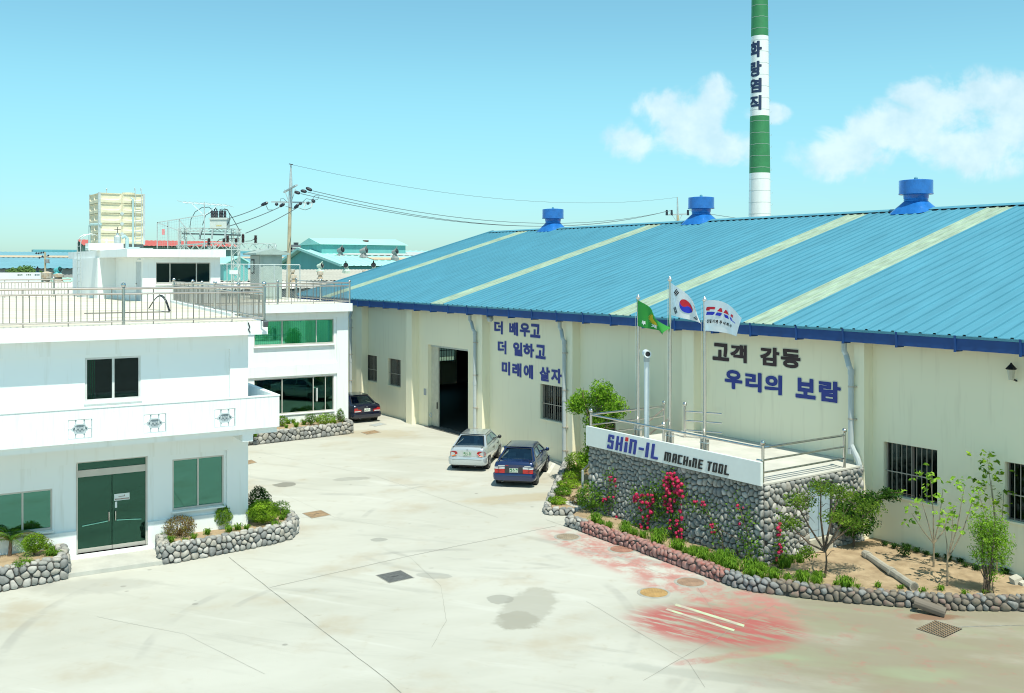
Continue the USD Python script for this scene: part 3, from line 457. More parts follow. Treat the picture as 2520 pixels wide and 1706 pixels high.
# roof
UE, ZE, UR = 25.6, 6.68, 41.3
ZR = ZE + ME * (UR - UE); sl = math.atan(ME); nrm = np.array([-math.sin(sl), 0, math.cos(sl)])
STR = [(21.65, 22.9), (28.7, 29.95), (42.85, 44.15), (56.55, 57.9)]
edges = [V0 - .6] + [q for s in STR for q in s] + [61.85]
def ribbed(v0, v1, back=False, pitch=.44, rh=.050):
    m = MB(); prof = []; k = int(round((v1 - v0) / pitch)); p = (v1 - v0) / k
    for i in range(k):
        a = v0 + i * p
        prof += [(a, 0), (a + p * .70, 0), (a + p * .715, rh), (a + p * .90, rh), (a + p * .955, 0)]
    prof.append((v1, 0))
    ue, s = (UE, 1) if not back else (2 * UR - UE, -1)
    nn = np.array([-math.sin(sl) * s, 0, math.cos(sl)])
    lo = [np.array([ue - .05 * s, v, ZE + .02 - .05 * ME]) + nn * h for v, h in prof]; hi = [np.array([UR - .05 * s, v, ZR + .02 - .05 * ME]) + nn * h for v, h in prof]
    n = len(prof)
    return m.add(lo + hi, [(i, i + 1, n + i + 1, n + i) for i in range(n - 1)])
for i, (a, b2) in enumerate(zip(edges, edges[1:])):
    if i % 2 == 0: part('roof_panel', ribbed(a, b2 - .002), bluepaint, fac)
    else: part('skylight_strip', ribbed(a, b2 - .002, rh=.036), strip, fac)
part('rear_roof', ribbed(V0 - .6, 61.85, True), bluepaint, fac)
m = MB()
for s in (1, -1): m.add([(UR, V0 - .6, ZR + .10), (UR, 61.9, ZR + .10), (UR - s * .42, 61.9, ZR + .10 - .42 * ME), (UR - s * .42, V0 - .6, ZR + .10 - .42 * ME)], [(0, 1, 2, 3)])
part('ridge_cap', m, bluepaint, fac)
m = MB(); v = V0
while v < 61.5: m.box(UR - .41, UR - .36, v + .06, v + .30, ZR - .42 * ME - .01, ZR + .085 - .40 * ME); v += .4
part('ridge_filler', m, black, fac, kind='stuff')
part('verge_trim', MB().bar((UE - .05, 61.88, ZE + .06), (UR, 61.88, ZR + .07), .10, .16).bar((UR, 61.88, ZR + .07), (2 * UR - UE, 61.88, ZE + .06), .10, .16), bluepaint, fac)
part('fascia', MB().box(UE - .02, UE + .02, V0 - .6, 61.9, 6.30, 6.69), bluedk, fac)
part('gutter_bed', MB().box(UE + .021, UW - .002, V0 - .6, 61.9, 6.42, 6.46), bluedk, fac)
part('gutter_lip', MB().box(UE - .035, UE - .021, V0 - .6, 61.9, 6.62, 6.70), bluepaint, fac)
vs = [52.73, 51.2, 49.43, 47.67, 45.86, 44.14, 42.4, 40.6, 38.8, 37.0, 35.19, 33.39, 31.58, 29.82, 27.94, 26.21, 24.34, 22.58, 20.66, 18.88, 17.04, 15.22, 13.4, 11.6, 54.5, 56.3, 58.1]
for v in vs: part('gutter_bracket', MB().box(UE - .05, UE - .02, v - .03, v + .03, 6.24, 6.70).add([(UE - .02, v, 6.24), (UE + .35, v, 6.24), (UE + .45, v, 6.42), (UE - .02, v, 6.42)], [(0, 1, 2, 3)]), bluedk, fac)
# downpipes
def downpipe(vt, vb, zb=.0, jog=None):
    u0, u1 = UE + .28, UW - .53
    P = [(u0, vt, 6.42), (u0, vt, 5.98), (u0 + .06, vt - (vt - vb) * .12, 5.85), (u1 - .06, vb + (vt - vb) * .12, 5.52), (u1, vb, 5.40), (u1, vb, 3.0)]
    if jog: P += [(u1, vb, jog[1] + .5), (u1, vb, jog[1] + .35), (u1, jog[0] + (vb - jog[0]) * .2, jog[1] - .05), (u1, jog[0], jog[1] - .2), (u1, jog[0], jog[2])]
    else: P += [(u1, vb, zb)]
    p = part('downpipe', MB().tube(P, .085, 10), pvc, fac)
    for z in ([4.9, 3.3, 1.7, .7] if not jog else [4.9, 3.9]): part('clamp', MB().lathe((u1, vb, z), [(.088, -.025), (.098, -.025), (.098, .025), (.088, .025)], 10).box(u1, UW - .42, vb - .14, vb - .09, z - .02, z + .02), bars, p)
    for z in (5.35, 2.9): part('collar', MB().lathe((u1, vb, z), [(.086, -.08), (.098, -.08), (.098, .08), (.086, .08)], 10), pvc, p)
v = onu('B', UE + .28, 863, 780)[0]; downpipe(v, onu('B', UW - .53, 863, 900)[0])
downpipe(onu('B', UE + .28, 1050 + 418 * .2543, 780)[0], onu('B', UW - .53, 1050 + 466 * .2543, 900)[0])
downpipe(onu('B', UE + .28, 1050 + 1287 * .2543, 790)[0], onu('B', UW - .53, 1050 + 1331 * .2543, 900)[0])
downpipe(onu('B', UE + .28, 1520 + 1907 * .2924, 850)[0], onu('B', UW - .53, 1520 + 1965 * .2924, 960)[0], jog=(onu('B', UW - .53, 1850 + 694 * .3813, 1160)[0], 2.75, .2))
# wall lamp under the eave and lantern at the far right
vl, zl = onu('B', UE + .3, 1206, 781)
lp = part('wall_lamp', MB().ball((UE + .3, vl, 6.12), .17, 12), mat('lamp_globe', (.42, .44, .42), rough=.15, var=.3, scale=9), fac)
part('lamp_neck', MB().tube([(UE + .3, vl, 6.25), (UE + .3, vl, 6.42)], .05, 8), galv, lp)
vl = onu('B', UW - .25, 2490, 885)[0]
lp = part('lantern', MB().lathe((UW - .28, vl, 5.55), [(.02, .46), (.04, .42), (.15, .30), (.13, .28)], 8), black, fac)
part('lantern_glass', MB().lathe((UW - .28, vl, 5.55), [(.11, .28), (.07, .0), (.02, 0)], 8), mat('lantern_glass', (.45, .42, .32), rough=.2), lp)
part('arm', MB().bar((UW - .28, vl, 5.6), (UW, vl, 5.5), .04), black, lp)
# inside the open door
t = thing('workbench', 'dark workbench just inside the open factory door', 'workbench', 'B', (29.2, 43.6, .06))
part('top', MB().box(28.7, 29.7, 42.4, 44.6, .78, .84), mat('bench', (.12, .13, .13), rough=.5), t)
for x in (28.8, 29.6):
    for y in (42.5, 44.5): part('leg', MB().box(x - .03, x + .03, y - .03, y + .03, .06, .78), mat('bench_leg', (.25, .30, .34), rough=.5), t)
t = thing('milling_machine', 'dark machine tool standing deep inside the open factory door', 'machine', 'B', (31.2, 43.8, .06))
mg = mat('machine_green', (.06, .085, .08), rough=.45)
part('base', MB().box(30.8, 31.7, 43.2, 44.4, .06, .8), mg, t); part('column', MB().box(31.1, 31.6, 43.5, 44.1, .8, 2.3), mg, t); part('table', MB().box(30.5, 31.2, 42.9, 44.7, 1.0, 1.15), galv, t); part('head', MB().box(30.6, 31.1, 43.6, 44.0, 1.6, 2.2), mg, t)
# ridge ventilators
def ridge_vent(v, label):
    t = thing('roof_ventilator', label, 'roof ventilator', 'B', (UR, v, ZR), 'blue ventilators along the factory ridge')
    m = MB(); a, h0, h1, r = .92, -.26, .42, .52
    sq = [(-1, -1), (1, -1), (1, 1), (-1, 1)]; N = 24; lo, hi = [], []
    for i in range(N):
        an = 2 * math.pi * (i + .5) / N; c, s = math.cos(an), math.sin(an); k = 1 / max(abs(c), abs(s))
        zz = ZR + .06 - ME * abs(a * k * c) ; lo.append((UR + a * k * c, v + a * k * s, zz)); hi.append((UR + r * c, v + r * s, ZR + h1))
    m.add(lo + hi, [(i, (i + 1) % N, N + (i + 1) % N, N + i) for i in range(N)])
    part('base_hood', m, ventblue, t, smooth=40)
    part('neck', MB().lathe((UR, v, ZR), [(.52, .41), (.54, .46), (.52, .50), (.55, .54), (.56, .70), (.62, .74)], 24), ventblue, t, smooth=35)
    part('drum', MB().lathe((UR, v, ZR), [(.62, .74), (.745, .74), (.745, 1.36), (.73, 1.375), (.4, 1.42), (.01, 1.44)], 28), ventblue, t, smooth=35)
    part('rim_band', MB().lathe((UR, v, ZR), [(.748, .73), (.765, .73), (.765, .78), (.748, .78)], 28), ventblue, t)
    part('top_knob', MB().ball((UR, v, ZR + 1.46), .09), bluepaint, t)
ridge_vent(54.3, 'farthest and smallest looking blue ventilator on the factory ridge, beside the wires')
ridge_vent(40.15, 'middle blue ventilator on the factory ridge, left of the striped chimney')
ridge_vent(26.5, 'nearest blue ventilator on the factory ridge, right of the striped chimney')
# ---------------------------------------------------------------- office (frame A)
VA = 30.95
off = thing('office_building', 'white two storey office block with a balcony, green glass entrance and flat roof', 'building', 'A', (8.45, VA, 0))
def bxy(u0, u1, z0, z1): return sg.box(u0, z0, u1, z1)
WUP, WRT, WLF, DR = (3.69, 5.24, 4.63, 5.93), (6.16, 7.71, 1.13, 2.70), (1.30, 2.82, 1.01, 2.20), (3.45, 5.43, .21, 2.90)
def sub(p, *rs):
    for r in rs: p = p.difference(bxy(*r))
    return p
EDGE = lambda v: 8.45 + (v - VA) * .05            # the east side, seen edge on
face = sub(bxy(0, 8.45, 0, 6.48), (-1, 7.88, 3.9, 6.02), (-1, 7.79, .9, 2.86), DR)
part('wall', MB().prism(face, .10, lambda x, y, z: (x, VA + z, y)), white, off)
inner = sub(bxy(0, 8.45, 0, 6.48), WUP, WRT, WLF, DR)
part('wall', MB().prism(inner, .16, lambda x, y, z: (x, VA + .101 + z, y)), white, off)
m = MB()
m.add([(8.45, VA, 0), (EDGE(49.6), 49.6, 0), (EDGE(49.6), 49.6, 6.48), (8.45, VA, 6.48)], [(0, 1, 2, 3)]); m.box(0, .2, VA + .27, 49.6, 0, 6.48)
part('wall', m, white, off)
m = MB(); m.box(.2, 8.4, VA + .28, 49, .1, .2); m.box(.2, 8.4, VA + .28, 49, 3.55, 3.65); m.box(.2, 8.4, 37.5, 37.7, .2, 6.4)
for u in (3.3, 5.75): m.box(u, u + .1, VA + .28, 37.5, .2, 3.5)
part('interior', m, midin, off)
def window(par, F, u0, u1, v, z0, z1, cuts, gl, fm=alu, fr=.045, low=.07, rails=()):
    w = part('window', MB().box(u0 + .01, u1 - .01, v + .045, v + .053, z0 + .01, z1 - .01), gl, par)
    f = MB(); f.box(u0, u1, v, v + .09, z0, z0 + low).box(u0, u1, v, v + .09, z1 - fr, z1).box(u0, u0 + fr, v, v + .09, z0 + low, z1 - fr).box(u1 - fr, u1, v, v + .09, z0 + low, z1 - fr)
    for c in cuts: f.box(c - fr * .55, c + fr * .55, v - .004, v + .086, z0 + low, z1 - fr)
    for a, b, z in rails: f.box(a, b, v - .003, v + .08, z - fr / 2, z + fr / 2)
    part('frame', f, fm, w)
    part('sill', MB().box(u0 - .03, u1 + .03, v - .16, v + .02, z0 - .05, z0 - .004), white if F != 'B' else cream, w)
    return w
window(off, 'A', *WUP[:2], VA + .12, *WUP[2:], [4.47], G_dark, mat('frame_white', (.62, .62, .58), rough=.4), fr=.06)
window(off, 'A', *WRT[:2], VA + .12, *WRT[2:], [6.93], G_green)
window(off, 'A', *WLF[:2], VA + .12, *WLF[2:], [2.05], G_green)
m = MB(); 
for i in range(5): m.box(3.76 + i * .05, 3.785 + i * .05, VA + .3, VA + .36, 4.7, 5.88)
part('curtain', m, mat('curtain_green', (.05, .26, .12), rough=.8), off)
part('desk', MB().box(3.8, 5.2, VA + .45, VA + 1.1, 4.30, 4.78), mat('desk', (.20, .26, .14), rough=.6), off)
# entrance
e = part('entrance', MB().box(DR[0], DR[1], VA + .10, VA + .22, 2.44, 2.64), alu, off, label='aluminium framed double glass door under a glass transom')
fm = MB().box(DR[0], DR[0] + .05, VA + .08, VA + .24, .21, 2.9).box(DR[1] - .05, DR[1], VA + .08, VA + .24, .21, 2.9).box(DR[0] + .05, DR[1] - .05, VA + .08, VA + .24, 2.86, 2.9).box(DR[0], DR[1], VA + .02, VA + .24, .15, .21)
part('frame', fm, alu, e)
part('transom', MB().box(DR[0] + .05, DR[1] - .05, VA + .15, VA + .16, 2.64, 2.86), G_door, e)
mid = (DR[0] + DR[1]) / 2
for s in (-1, 1):
    a, b = (DR[0] + .055, mid - .008) if s < 0 else (mid + .008, DR[1] - .055)
    part('door_leaf', MB().box(a, b, VA + .15, VA + .162, .33, 2.435), G_door, e)
    part('kick_rail', MB().box(a, b, VA + .13, VA + .18, .22, .33), alu, e)
    x = mid + s * .09; part('handle', MB().tube([(x, VA + .15, 1.05), (x, VA + .09, 1.07), (x, VA + .08, 1.2), (x, VA + .09, 1.33), (x, VA + .15, 1.35)], .018, 8), steel, e)
    part('push_bar', MB().tube([(x + s * .03, VA + .13, 1.06), (mid + s * .82, VA + .13, 1.0)], .014, 6), mat('bar_green', (.25, .55, .40), rough=.3), e)
part('notice', MB().box(4.5, 4.93, VA + .143, VA + .147, 1.63, 1.83), signwhite, e)
nb = MB().box(4.62, 4.80, VA + .139, VA + .1415, 1.74, 1.755).box(4.785, 4.80, VA + .139, VA + .1415, 1.755, 1.79)
for i in range(12): nb.box(4.525 + i * .033, 4.548 + i * .033, VA + .139, VA + .1415, 1.655, 1.69)
part('notice_print', nb, mat('print_brown', (.22, .10, .06), rough=.6), e)
part('notice', MB().box(4.52, 4.58, VA + .143, VA + .147, 1.42, 1.6), signwhite, e)
part('doorstep', MB().prism(sg.Polygon([(3.05, VA - .002), (5.55, VA - .002), (5.62, 29.45), (3.02, 29.52)]), .11, lambda x, y, z: (x, y, .003 + z)), mat('step_concrete', (.47, .46, .41), rough=.75, var=.1, scale=2), off)
part('threshold', MB().box(3.2, 5.62, VA - .10, VA - .002, .0, .155), white2, off)
# potted plant and bench inside the lobby
t = thing('potted_palm', 'thin leaved potted plant just inside the glass entrance', 'potted plant', 'A', (5.05, VA + 1.0, .2))
part('pot', MB().lathe((5.05, VA + 1.0, .2), [(.14, 0), (.2, .35), (.17, .35), (.01, .3)], 14), mat('pot', (.30, .20, .14), rough=.7), t)
part('stem', MB().tube([(5.05, VA + 1, .5), (5.0, VA + .98, 1.3)], .015, 6).tube([(5.06, VA + 1, .5), (5.14, VA + 1.0, 1.5)], .015, 6), bark, t)
rl = random.Random(8); m = MB()
for c in ((5.0, VA + .98, 1.3), (5.14, VA + 1.0, 1.5)):
    for i in range(26):
        a, el = rl.uniform(0, 6.28), rl.uniform(-.2, 1.3); dv = np.array([math.cos(a) * math.cos(el), math.sin(a) * math.cos(el), math.sin(el)]); q = np.array(c)
        m.add([q, q + dv * .3 + [0, 0, -.02], q + dv * .5 + [0, 0, -.14], q + dv * .28 + [.02, .02, -.03]], [(0, 1, 2, 3)])
part('leaves', m, lf_dark, t)
# balcony
VB = 29.55
bal = sg.box(-.5, 3.69, 9.03, 4.64)
LAT = [(3.08, 3.70), (5.07, 5.69), (7.07, 7.69)]
for a, b in LAT: bal = bal.difference(bxy(a, b, 3.81, 4.35))
bp = part('balcony', MB().prism(bal, .12, lambda x, y, z: (x, VB + z, y)), white2, off)
part('parapet_end', MB().box(8.91, 9.029, VB + .121, 33.2, 3.69, 4.64).box(8.56, 8.909, 33.08, 33.2, 3.69, 4.64), white2, bp)
part('coping', MB().box(-.5, 9.05, VB - .02, VB + .14, 4.641, 4.67).box(8.89, 9.05, VB + .141, 33.2, 4.641, 4.67), white, bp)
part('floor_slab', MB().box(-.5, 9.0, VB + .17, VA - .003, 3.50, 3.688).box(8.47, 9.0, VA, 33.1, 3.50, 3.688), white, bp)
part('bracket', MB().box(7.95, 8.27, VB + .19, VA - .003, 3.28, 3.498), white, bp)
orn = mat('ornament_grey', (.46, .52, .54), rough=.7, var=.1)
for a, b in LAT:
    c = (a + b) / 2; f = MB()
    for x in (c - .11, c + .11): f.box(x - .02, x + .02, VB + .03, VB + .07, 3.811, 4.349)
    for s in (-1, 1): f.box(c + (.18 if s > 0 else -.31), c + (.31 if s > 0 else -.18), VB + .031, VB + .071, 4.06, 4.095)
    for p0, p1, q0, q1 in ((a, a + .018, 3.812, 4.348), (b - .018, b, 3.812, 4.348), (a + .019, b - .019, 3.812, 3.83), (a + .019, b - .019, 4.33, 4.348)): f.box(p0, p1, VB + .02, VB + .10, q0, q1)
    l = part('lattice', f, orn, bp)
    oc = sg.Polygon([(-.21, -.05), (-.21, .05), (-.165, .07), (-.145, .12), (-.08, .145), (.08, .145), (.145, .12), (.165, .07), (.21, .05), (.21, -.05), (.165, -.07), (.145, -.12), (.08, -.145), (-.08, -.145), (-.145, -.12), (-.165, -.07)])
    part('plaque', MB().prism(oc.difference(oc.buffer(-.03)), .06, lambda x, y, z: (c + x, VB + .012 + z, 4.08 + y)), orn, l)
    k = MB().prism(oc.buffer(-.031), .03, lambda x, y, z: (c + x, VB + .045 + z, 4.08 + y))
    for i in range(5): k.ball((c - .1 + i * .05, VB + .04, 4.08 + (.02 if i % 2 else -.02)), .028, 6)
    part('carving', k, mat('ornament_dark', (.33, .38, .40), rough=.8, var=.2, scale=20), l)
# main roof slab
R1 = sg.Polygon([(-.5, 30.43), (8.93, 30.43), (EDGE(49.2) + .5, 49.18), (-.5, 62)])
part('roof_slab', MB().prism(R1, .40, lambda x, y, z: (x, y, 6.48 + z)), white, off)
part('roof_deck', MB().prism(sg.Polygon([(-.4, 30.6), (8.78, 30.6), (EDGE(49.2) + .32, 49.0), (9.0, 61.5), (-.4, 61.9)]), .004, lambda x, y, z: (x, y, 6.881 + z)), roofdeck, off)
part('roof_kerb', MB().bar((8.75, 34, 6.93), (9.65, 48.9, 6.93), .12, .12), white, off)
# rear wing
rw = thing('office_rear_wing', 'white rear wing of the office with green curtained windows and a roof terrace', 'building', 'A', (18.95, 49.7, 0))
V2 = 49.7
HU, HL = (13.9, 18.17, 4.50, 5.83), (13.9, 18.17, .95, 2.82)
part('wall', MB().prism(sub(bxy(9.43, 18.95, 0, 6.24), (12.5, 18.32, 3.48, 5.93), (12.5, 18.32, .80, 2.92)), .08, lambda x, y, z: (x, V2 + z, y)), white, rw)
part('wall', MB().prism(sub(bxy(9.43, 18.95, 0, 6.24), HU, HL), .17, lambda x, y, z: (x, V2 + .081 + z, y)), white, rw)
part('wall', MB().box(18.75, 18.949, V2 + .255, 66, 0, 6.24).box(9.43, 18.7, 65.8, 66, 0, 6.24).box(9.43, 9.6, V2 + .26, 65.7, 0, 6.24), white, rw)
part('interior', MB().box(9.7, 18.7, V2 + .3, 65, .1, .2).box(9.7, 18.7, V2 + .3, 65, 3.2, 3.35).box(9.7, 18.7, 56, 56.2, .2, 6.2), midin, rw)
window(rw, 'A', *HU[:2], V2 + .12, *HU[2:], [15.37, 17.22], G_blind, low=.10)
window(rw, 'A', *HL[:2], V2 + .12, *HL[2:], [15.37, 17.05, 17.72], G_door, low=.06)
s_ = 14.0
while s_ < 18.15: part('blind_slat', MB().box(s_, s_ + .085, V2 + .30, V2 + .31, 4.52, 5.8), blind, rw); s_ += .1
for s_ in (14.4, 14.5, 14.6, 14.7, 14.8): part('blind_slat', MB().box(s_, s_ + .085, V2 + .30, V2 + .31, 1.0, 2.8), blind, rw)
for x in (17.18, 17.25): part('door_handle', MB().box(x, x + .03, V2 + .07, V2 + .1, 1.5, 2.2), signwhite, rw)
R2p = sg.Polygon([(9.0, 49.2), (19.0, 49.2), (19.0, 66.2), (9.0, 66.2)])
part('roof_slab', MB().prism(R2p, .42, lambda x, y, z: (x, y, 6.24 + z)), white, rw)
part('roof_deck', MB().box(9.2, 18.85, 49.35, 66, 6.661, 6.665), roofdeck, rw)
# roof railings
def railing(name, label, F, P, z, posts, h=1.08, sp=.165, base=None):
    t = thing(name, label, 'railing', F, base or (*P[0], z)); P = [np.array([*p, z], float) for p in P]
    part('top_rail', MB().tube([p + [0, 0, h] for p in P], .036, 8), mat('rail_steel', (.50, .44, .39), rough=.3, metal=.85), t)
    part('middle_rail', MB().tube([p + [0, 0, h - .16] for p in P], .028, 8), mat('rail_steel', (.5, .44, .39)), t)
    part('bottom_rail', MB().tube([p + [0, 0, .11] for p in P], .028, 8), mat('rail_steel', (.5, .44, .39)), t)
    rail_m = mat('rail_steel', (.50, .44, .39), rough=.3, metal=.85); bal_m = mat('baluster_steel', (.36, .32, .29), rough=.3, metal=.9)
    for a, b in zip(P, P[1:]):
        L = np.linalg.norm(b - a); n = int(L / sp)
        for i in range(1, n):
            q = a + (b - a) * i / n
            if i % 7 == 0: part('baluster', MB().tube([q, q + [0, 0, h]], .017, 5), bal_m, t)
            else: part('baluster', MB().tube([q + [0, 0, .11], q + [0, 0, h - .16]], .0125, 5), bal_m, t)
    for q in posts:
        q = np.array([*q, z]); o = part('post', MB().tube([q, q + [0, 0, h + .02]], .048, 10), steel, t)
        part('ball', MB().ball(q + [0, 0, h + .10], .075, 12), steel, o, smooth=True)
railing('roof_railing', 'stainless roof railing along the front edge of the office roof', 'A', [(-.3, 30.65), (8.87, 30.65)], 6.885, [(.5, 30.65), (4.69, 30.65), (8.87, 30.65)], base=(4.3, 30.65, 6.885))
railing('roof_railing', 'stainless roof railing running back along the side of the office roof', 'A', [(8.87, 30.72), (9.78, 49.3)], 6.885, [(9.05, 34.4), (9.25, 38.6), (9.5, 43.6), (9.75, 48.8)], h=1.0)
railing('roof_railing', 'stainless roof railing along the front edge of the rear wing terrace', 'A', [(9.85, 49.4), (18.92, 49.4)], 6.667, [(11.2, 49.4), (15.0, 49.4), (18.92, 49.4)])
railing('roof_railing', 'stainless roof railing on the far side of the rear wing terrace, by the blue roof', 'A', [(18.92, 49.5), (18.92, 58.5)], 6.667, [(18.92, 54), (18.92, 58.5)])
railing('roof_railing', 'stainless railing at the back of the office roof, left of the rooftop house', 'A', [(-.4, 60.6), (6.5, 60.9)], 6.885, [(2.0, 60.7), (5.6, 60.86)], h=1.0)
# rooftop house, tank (frame B)
def P8(x, y): return 150 + x * .22883, 440 + y * .22883
c0 = W('A', 8.69, 51.0); uP, vP = toF('B', c0); ZD = 6.665
vre = onu('B', uP, P8(590, 0)[0], 700)[0]; uL = onv('B', vre, P8(395, 0)[0], 700)[0]; vE = min(onu('B', uL, P8(125, 0)[0], 700)[0], vre + 12); uR = onv('B', vP, 542, 700)[0]
ph = thing('rooftop_house', 'white flat roofed rooftop house with a wide dark window on the office roof', 'rooftop house', 'B', (uP, vP, ZD))
wn = (onv('B', vP, 383.9, 600)[0], onv('B', vP, 518.2, 600)[0], 7.73, 8.82)
part('wall', MB().prism(sub(bxy(uP, uR, ZD, 9.09), wn), .2, lambda x, y, z: (x, vP + z, y)), white, ph)
d0, d1 = sorted((onu('B', uP, P8(865, 0)[0], 700)[0], onu('B', uP, P8(805, 0)[0], 700)[0]))
part('wall', MB().prism(sg.box(vP + .201, ZD, vre, 9.09).difference(sg.box(d0, ZD - 1, d1, 8.86)), .2, lambda x, y, z: (uP + z, x, y)), white, ph)
part('wall', MB().box(uL, uP + .2, vre + .001, vre + .2, ZD, 9.09).box(uL, uL + .2, vre + .201, vE, ZD, 9.09).box(uL + .2, uR, vE - .2, vE, ZD, 9.09).box(uR - .2, uR, vP + .201, vE - .2, ZD, 9.09), white, ph)
part('interior', MB().box(uP + .4, uR - .3, vP + 3.0, vP + 3.1, ZD, 9.05), midin, ph)
dd = part('door', MB().box(uP + .03, uP + .08, d0, d1, ZD, 8.86), mat('door_grey', (.47, .53, .55), rough=.5), ph)
part('handle', MB().ball((uP - .01, d1 - .12, 7.75), .04, 8), steel, dd)
a3 = (wn[1] - wn[0]) / 3.9
window(ph, 'A', wn[0], wn[1], vP + .06, wn[2], wn[3], [wn[0] + a3, wn[1] - a3], G_dark, low=.10)
sl_ = onv('B', vP - .5, 313, 620)[0]; sr_ = onv('B', vP - .5, 556, 620)[0]; vs_ = onu('B', sl_, 168, 620)[0]
part('roof_slab', MB().box(sl_, sr_, vP - .5, vs_, 9.09, 9.48), white, ph)
part('drip_spout', MB().tube([(uP - .2, vP + .05, 8.98), (uP - .2, vP - .35, 8.98)], .04, 8), galv, ph)
def on_slab(x, vadd=0.0, F='B'): return None
# water tank
vT = onu('B', sl_ + .55, P8(412, 0)[0], 600)[0]; uT0, zT0 = onv('B', vT, *P8(412, 700)); uT1, zT1 = onv('B', vT, *P8(890, 178)); dT = onu('B', uT0, P8(316, 0)[0], 560)[0] - vT
tk = thing('water_tank', 'cream panelled water tank with steel corner posts on the rooftop house', 'water tank', 'B', (uT0, vT, 9.485))
tkm = mat('tank_cream', (.66, .60, .42), rough=.45, var=.07, scale=2)
zb_, zt_ = zT0, zT1 + .05; ph_ = (zt_ - zb_) / 5; pw = (uT1 - uT0) / 2; pd = min(dT, 2.4) / 2
def tank_panel(o, ax, out, w, h):
    o, ax, out = np.array(o), np.array(ax, float), np.array(out, float); up = np.array([0, 0, 1.0]); m = MB(); P = lambda x, y, d: o + ax * x * w + up * y * h + out * d
    n = 9; rows = []
    prof = [(0, 0), (.06, .05), (.10, .06), (.30, .065), (.42, .0), (.55, -.012), (.92, -.012), (.96, .045), (1, .045)]
    g = []
    for i in range(n):
        x = i / (n - 1); lift = .20 * (abs(2 * x - 1) ** 4)
        g.append([P(x, min(1, y + (lift if .25 < y < .6 else 0)), d if 0 < i < n - 1 else .05) for y, d in prof])
    V = [q for col in g for q in col]; k = len(prof)
    return m.add(V, [(i * k + j, (i + 1) * k + j, (i + 1) * k + j + 1, i * k + j + 1) for i in range(n - 1) for j in range(k - 1)])
for r in range(5):
    for c in range(2):
        part('panel', tank_panel((uT0 + c * pw + .015, vT, zb_ + r * ph_), (1, 0, 0), (0, -1, 0), pw - .03, ph_ - .02), tkm, tk)
        part('panel', tank_panel((uT0, vT + c * pd + .015, zb_ + r * ph_), (0, 1, 0), (-1, 0, 0), pd - .03, ph_ - .02), tkm, tk)
part('core', MB().box(uT0 + .02, uT1, vT + .02, vT + 2 * pd, zb_, zt_), tkm, tk)
for x, y in ((uT0, vT), (uT1, vT), (uT0, vT + 2 * pd)): part('corner_post', MB().box(x - .06, x + .06, y - .07, y + .05, zb_ - .02, zt_ + .02), galv, tk)
for r in range(1, 4): part('bracing_plate', MB().obox((uT0 + pw, vT - .06, zb_ + r * ph_), (.06, 0, .06), (0, .01, 0), (-.06, 0, .06)), galv, tk)
part('base_frame', MB().box(uT0, uT1, vT, vT + 2 * pd, 9.66, zb_ - .005), mat('tank_base', (.10, .12, .12), rough=.7), tk)
part('plinth', MB().box(uT0 - .1, uT1 + .5, vT - .1, vT + .35, 9.483, 9.66), white, tk)
part('manhole_lid', MB().lathe((uT1 - .7, vT + .6, zt_), [(.35, 0), (.35, .09), (.01, .12)], 16), tkm, tk)
part('breather', MB().tube([(uT0 + .5, vT + .5, zt_), (uT0 + .5, vT + .5, zt_ + .22)], .025, 6).ball((uT0 + .5, vT + .5, zt_ + .25), .05, 8), galv, tk)
x0 = onv('B', vT - .2, P8(800, 0)[0], 500)[0]; x1 = onv('B', vT - .2, P8(866, 0)[0], 500)[0]; l = MB()
for x in (x0, x1): l.tube([(x, vT - .18, zb_), (x, vT - .18, zt_ + .28), (x - .0, vT - .05, zt_ + .36), (x, vT + .05, zt_ + .2)], .018, 6)
for i in range(9): l.tube([(x0, vT - .18, zb_ + .15 + i * .28), (x1, vT - .18, zb_ + .15 + i * .28)], .012, 5)
part('ladder', l, galv, tk)
pm = mat('pipe_green', (.36, .50, .50), rough=.45, var=.06)
x = onv('B', vT - .25, P8(775, 0)[0], 500)[0]
part('overflow_pipe', MB().tube([(x, vT - .25, 9.5), (x, vT - .25, zt_ - .32), (x - .05, vT - .1, zt_ - .25)], .055, 8), pm, tk)
part('inlet_pipe', MB().tube([(uT0 - .35, vT + .8, 9.5), (uT0 - .35, vT + .8, zb_ + 1.02), (uT0 - .3, vT + .7, zb_ + 1.1), (uT0 + .05, vT - .12, zb_ + 1.1)], .075, 8), pm, tk)
# white block and pump on the slab in front of the tank
q = atD('B', 52.6, *P8(495, 740)); wb = thing('plinth_block', 'white rendered block at the edge of the rooftop house roof', 'block', 'B', (q[0], q[1], 9.485))
hw = .95
part('block', MB().box(q[0] - hw, q[0] + .82, q[1] - .1, q[1] + .7, 9.484, 9.86), white, wb); part('pipe_stub', MB().tube([(q[0] + .02, q[1] + .2, 9.86), (q[0] + .02, q[1] + .2, 10.12)], .05, 8), whitepipe, wb)
pu = thing('pump', 'grey green pump and valve with a handwheel in front of the water tank', 'pump', 'B', (q[0] + .75, q[1] + .35, 9.865)); cx_, cy_ = q[0] + .62, q[1] + .35
part('body', MB().lathe((cx_, cy_, 9.865), [(.01, 0), (.16, .0), (.18, .12), (.18, .36), (.14, .44), (.07, .46), (.07, .58), (.01, .58)], 14), galv, pu)
part('elbow', MB().tube([(cx_ + .2, cy_ - .1, 10.2), (cx_ + .35, cy_ - .15, 10.28), (cx_ + .46, cy_ - .15, 10.15), (cx_ + .46, cy_ - .15, 9.6)], .10, 10), pm, pu)
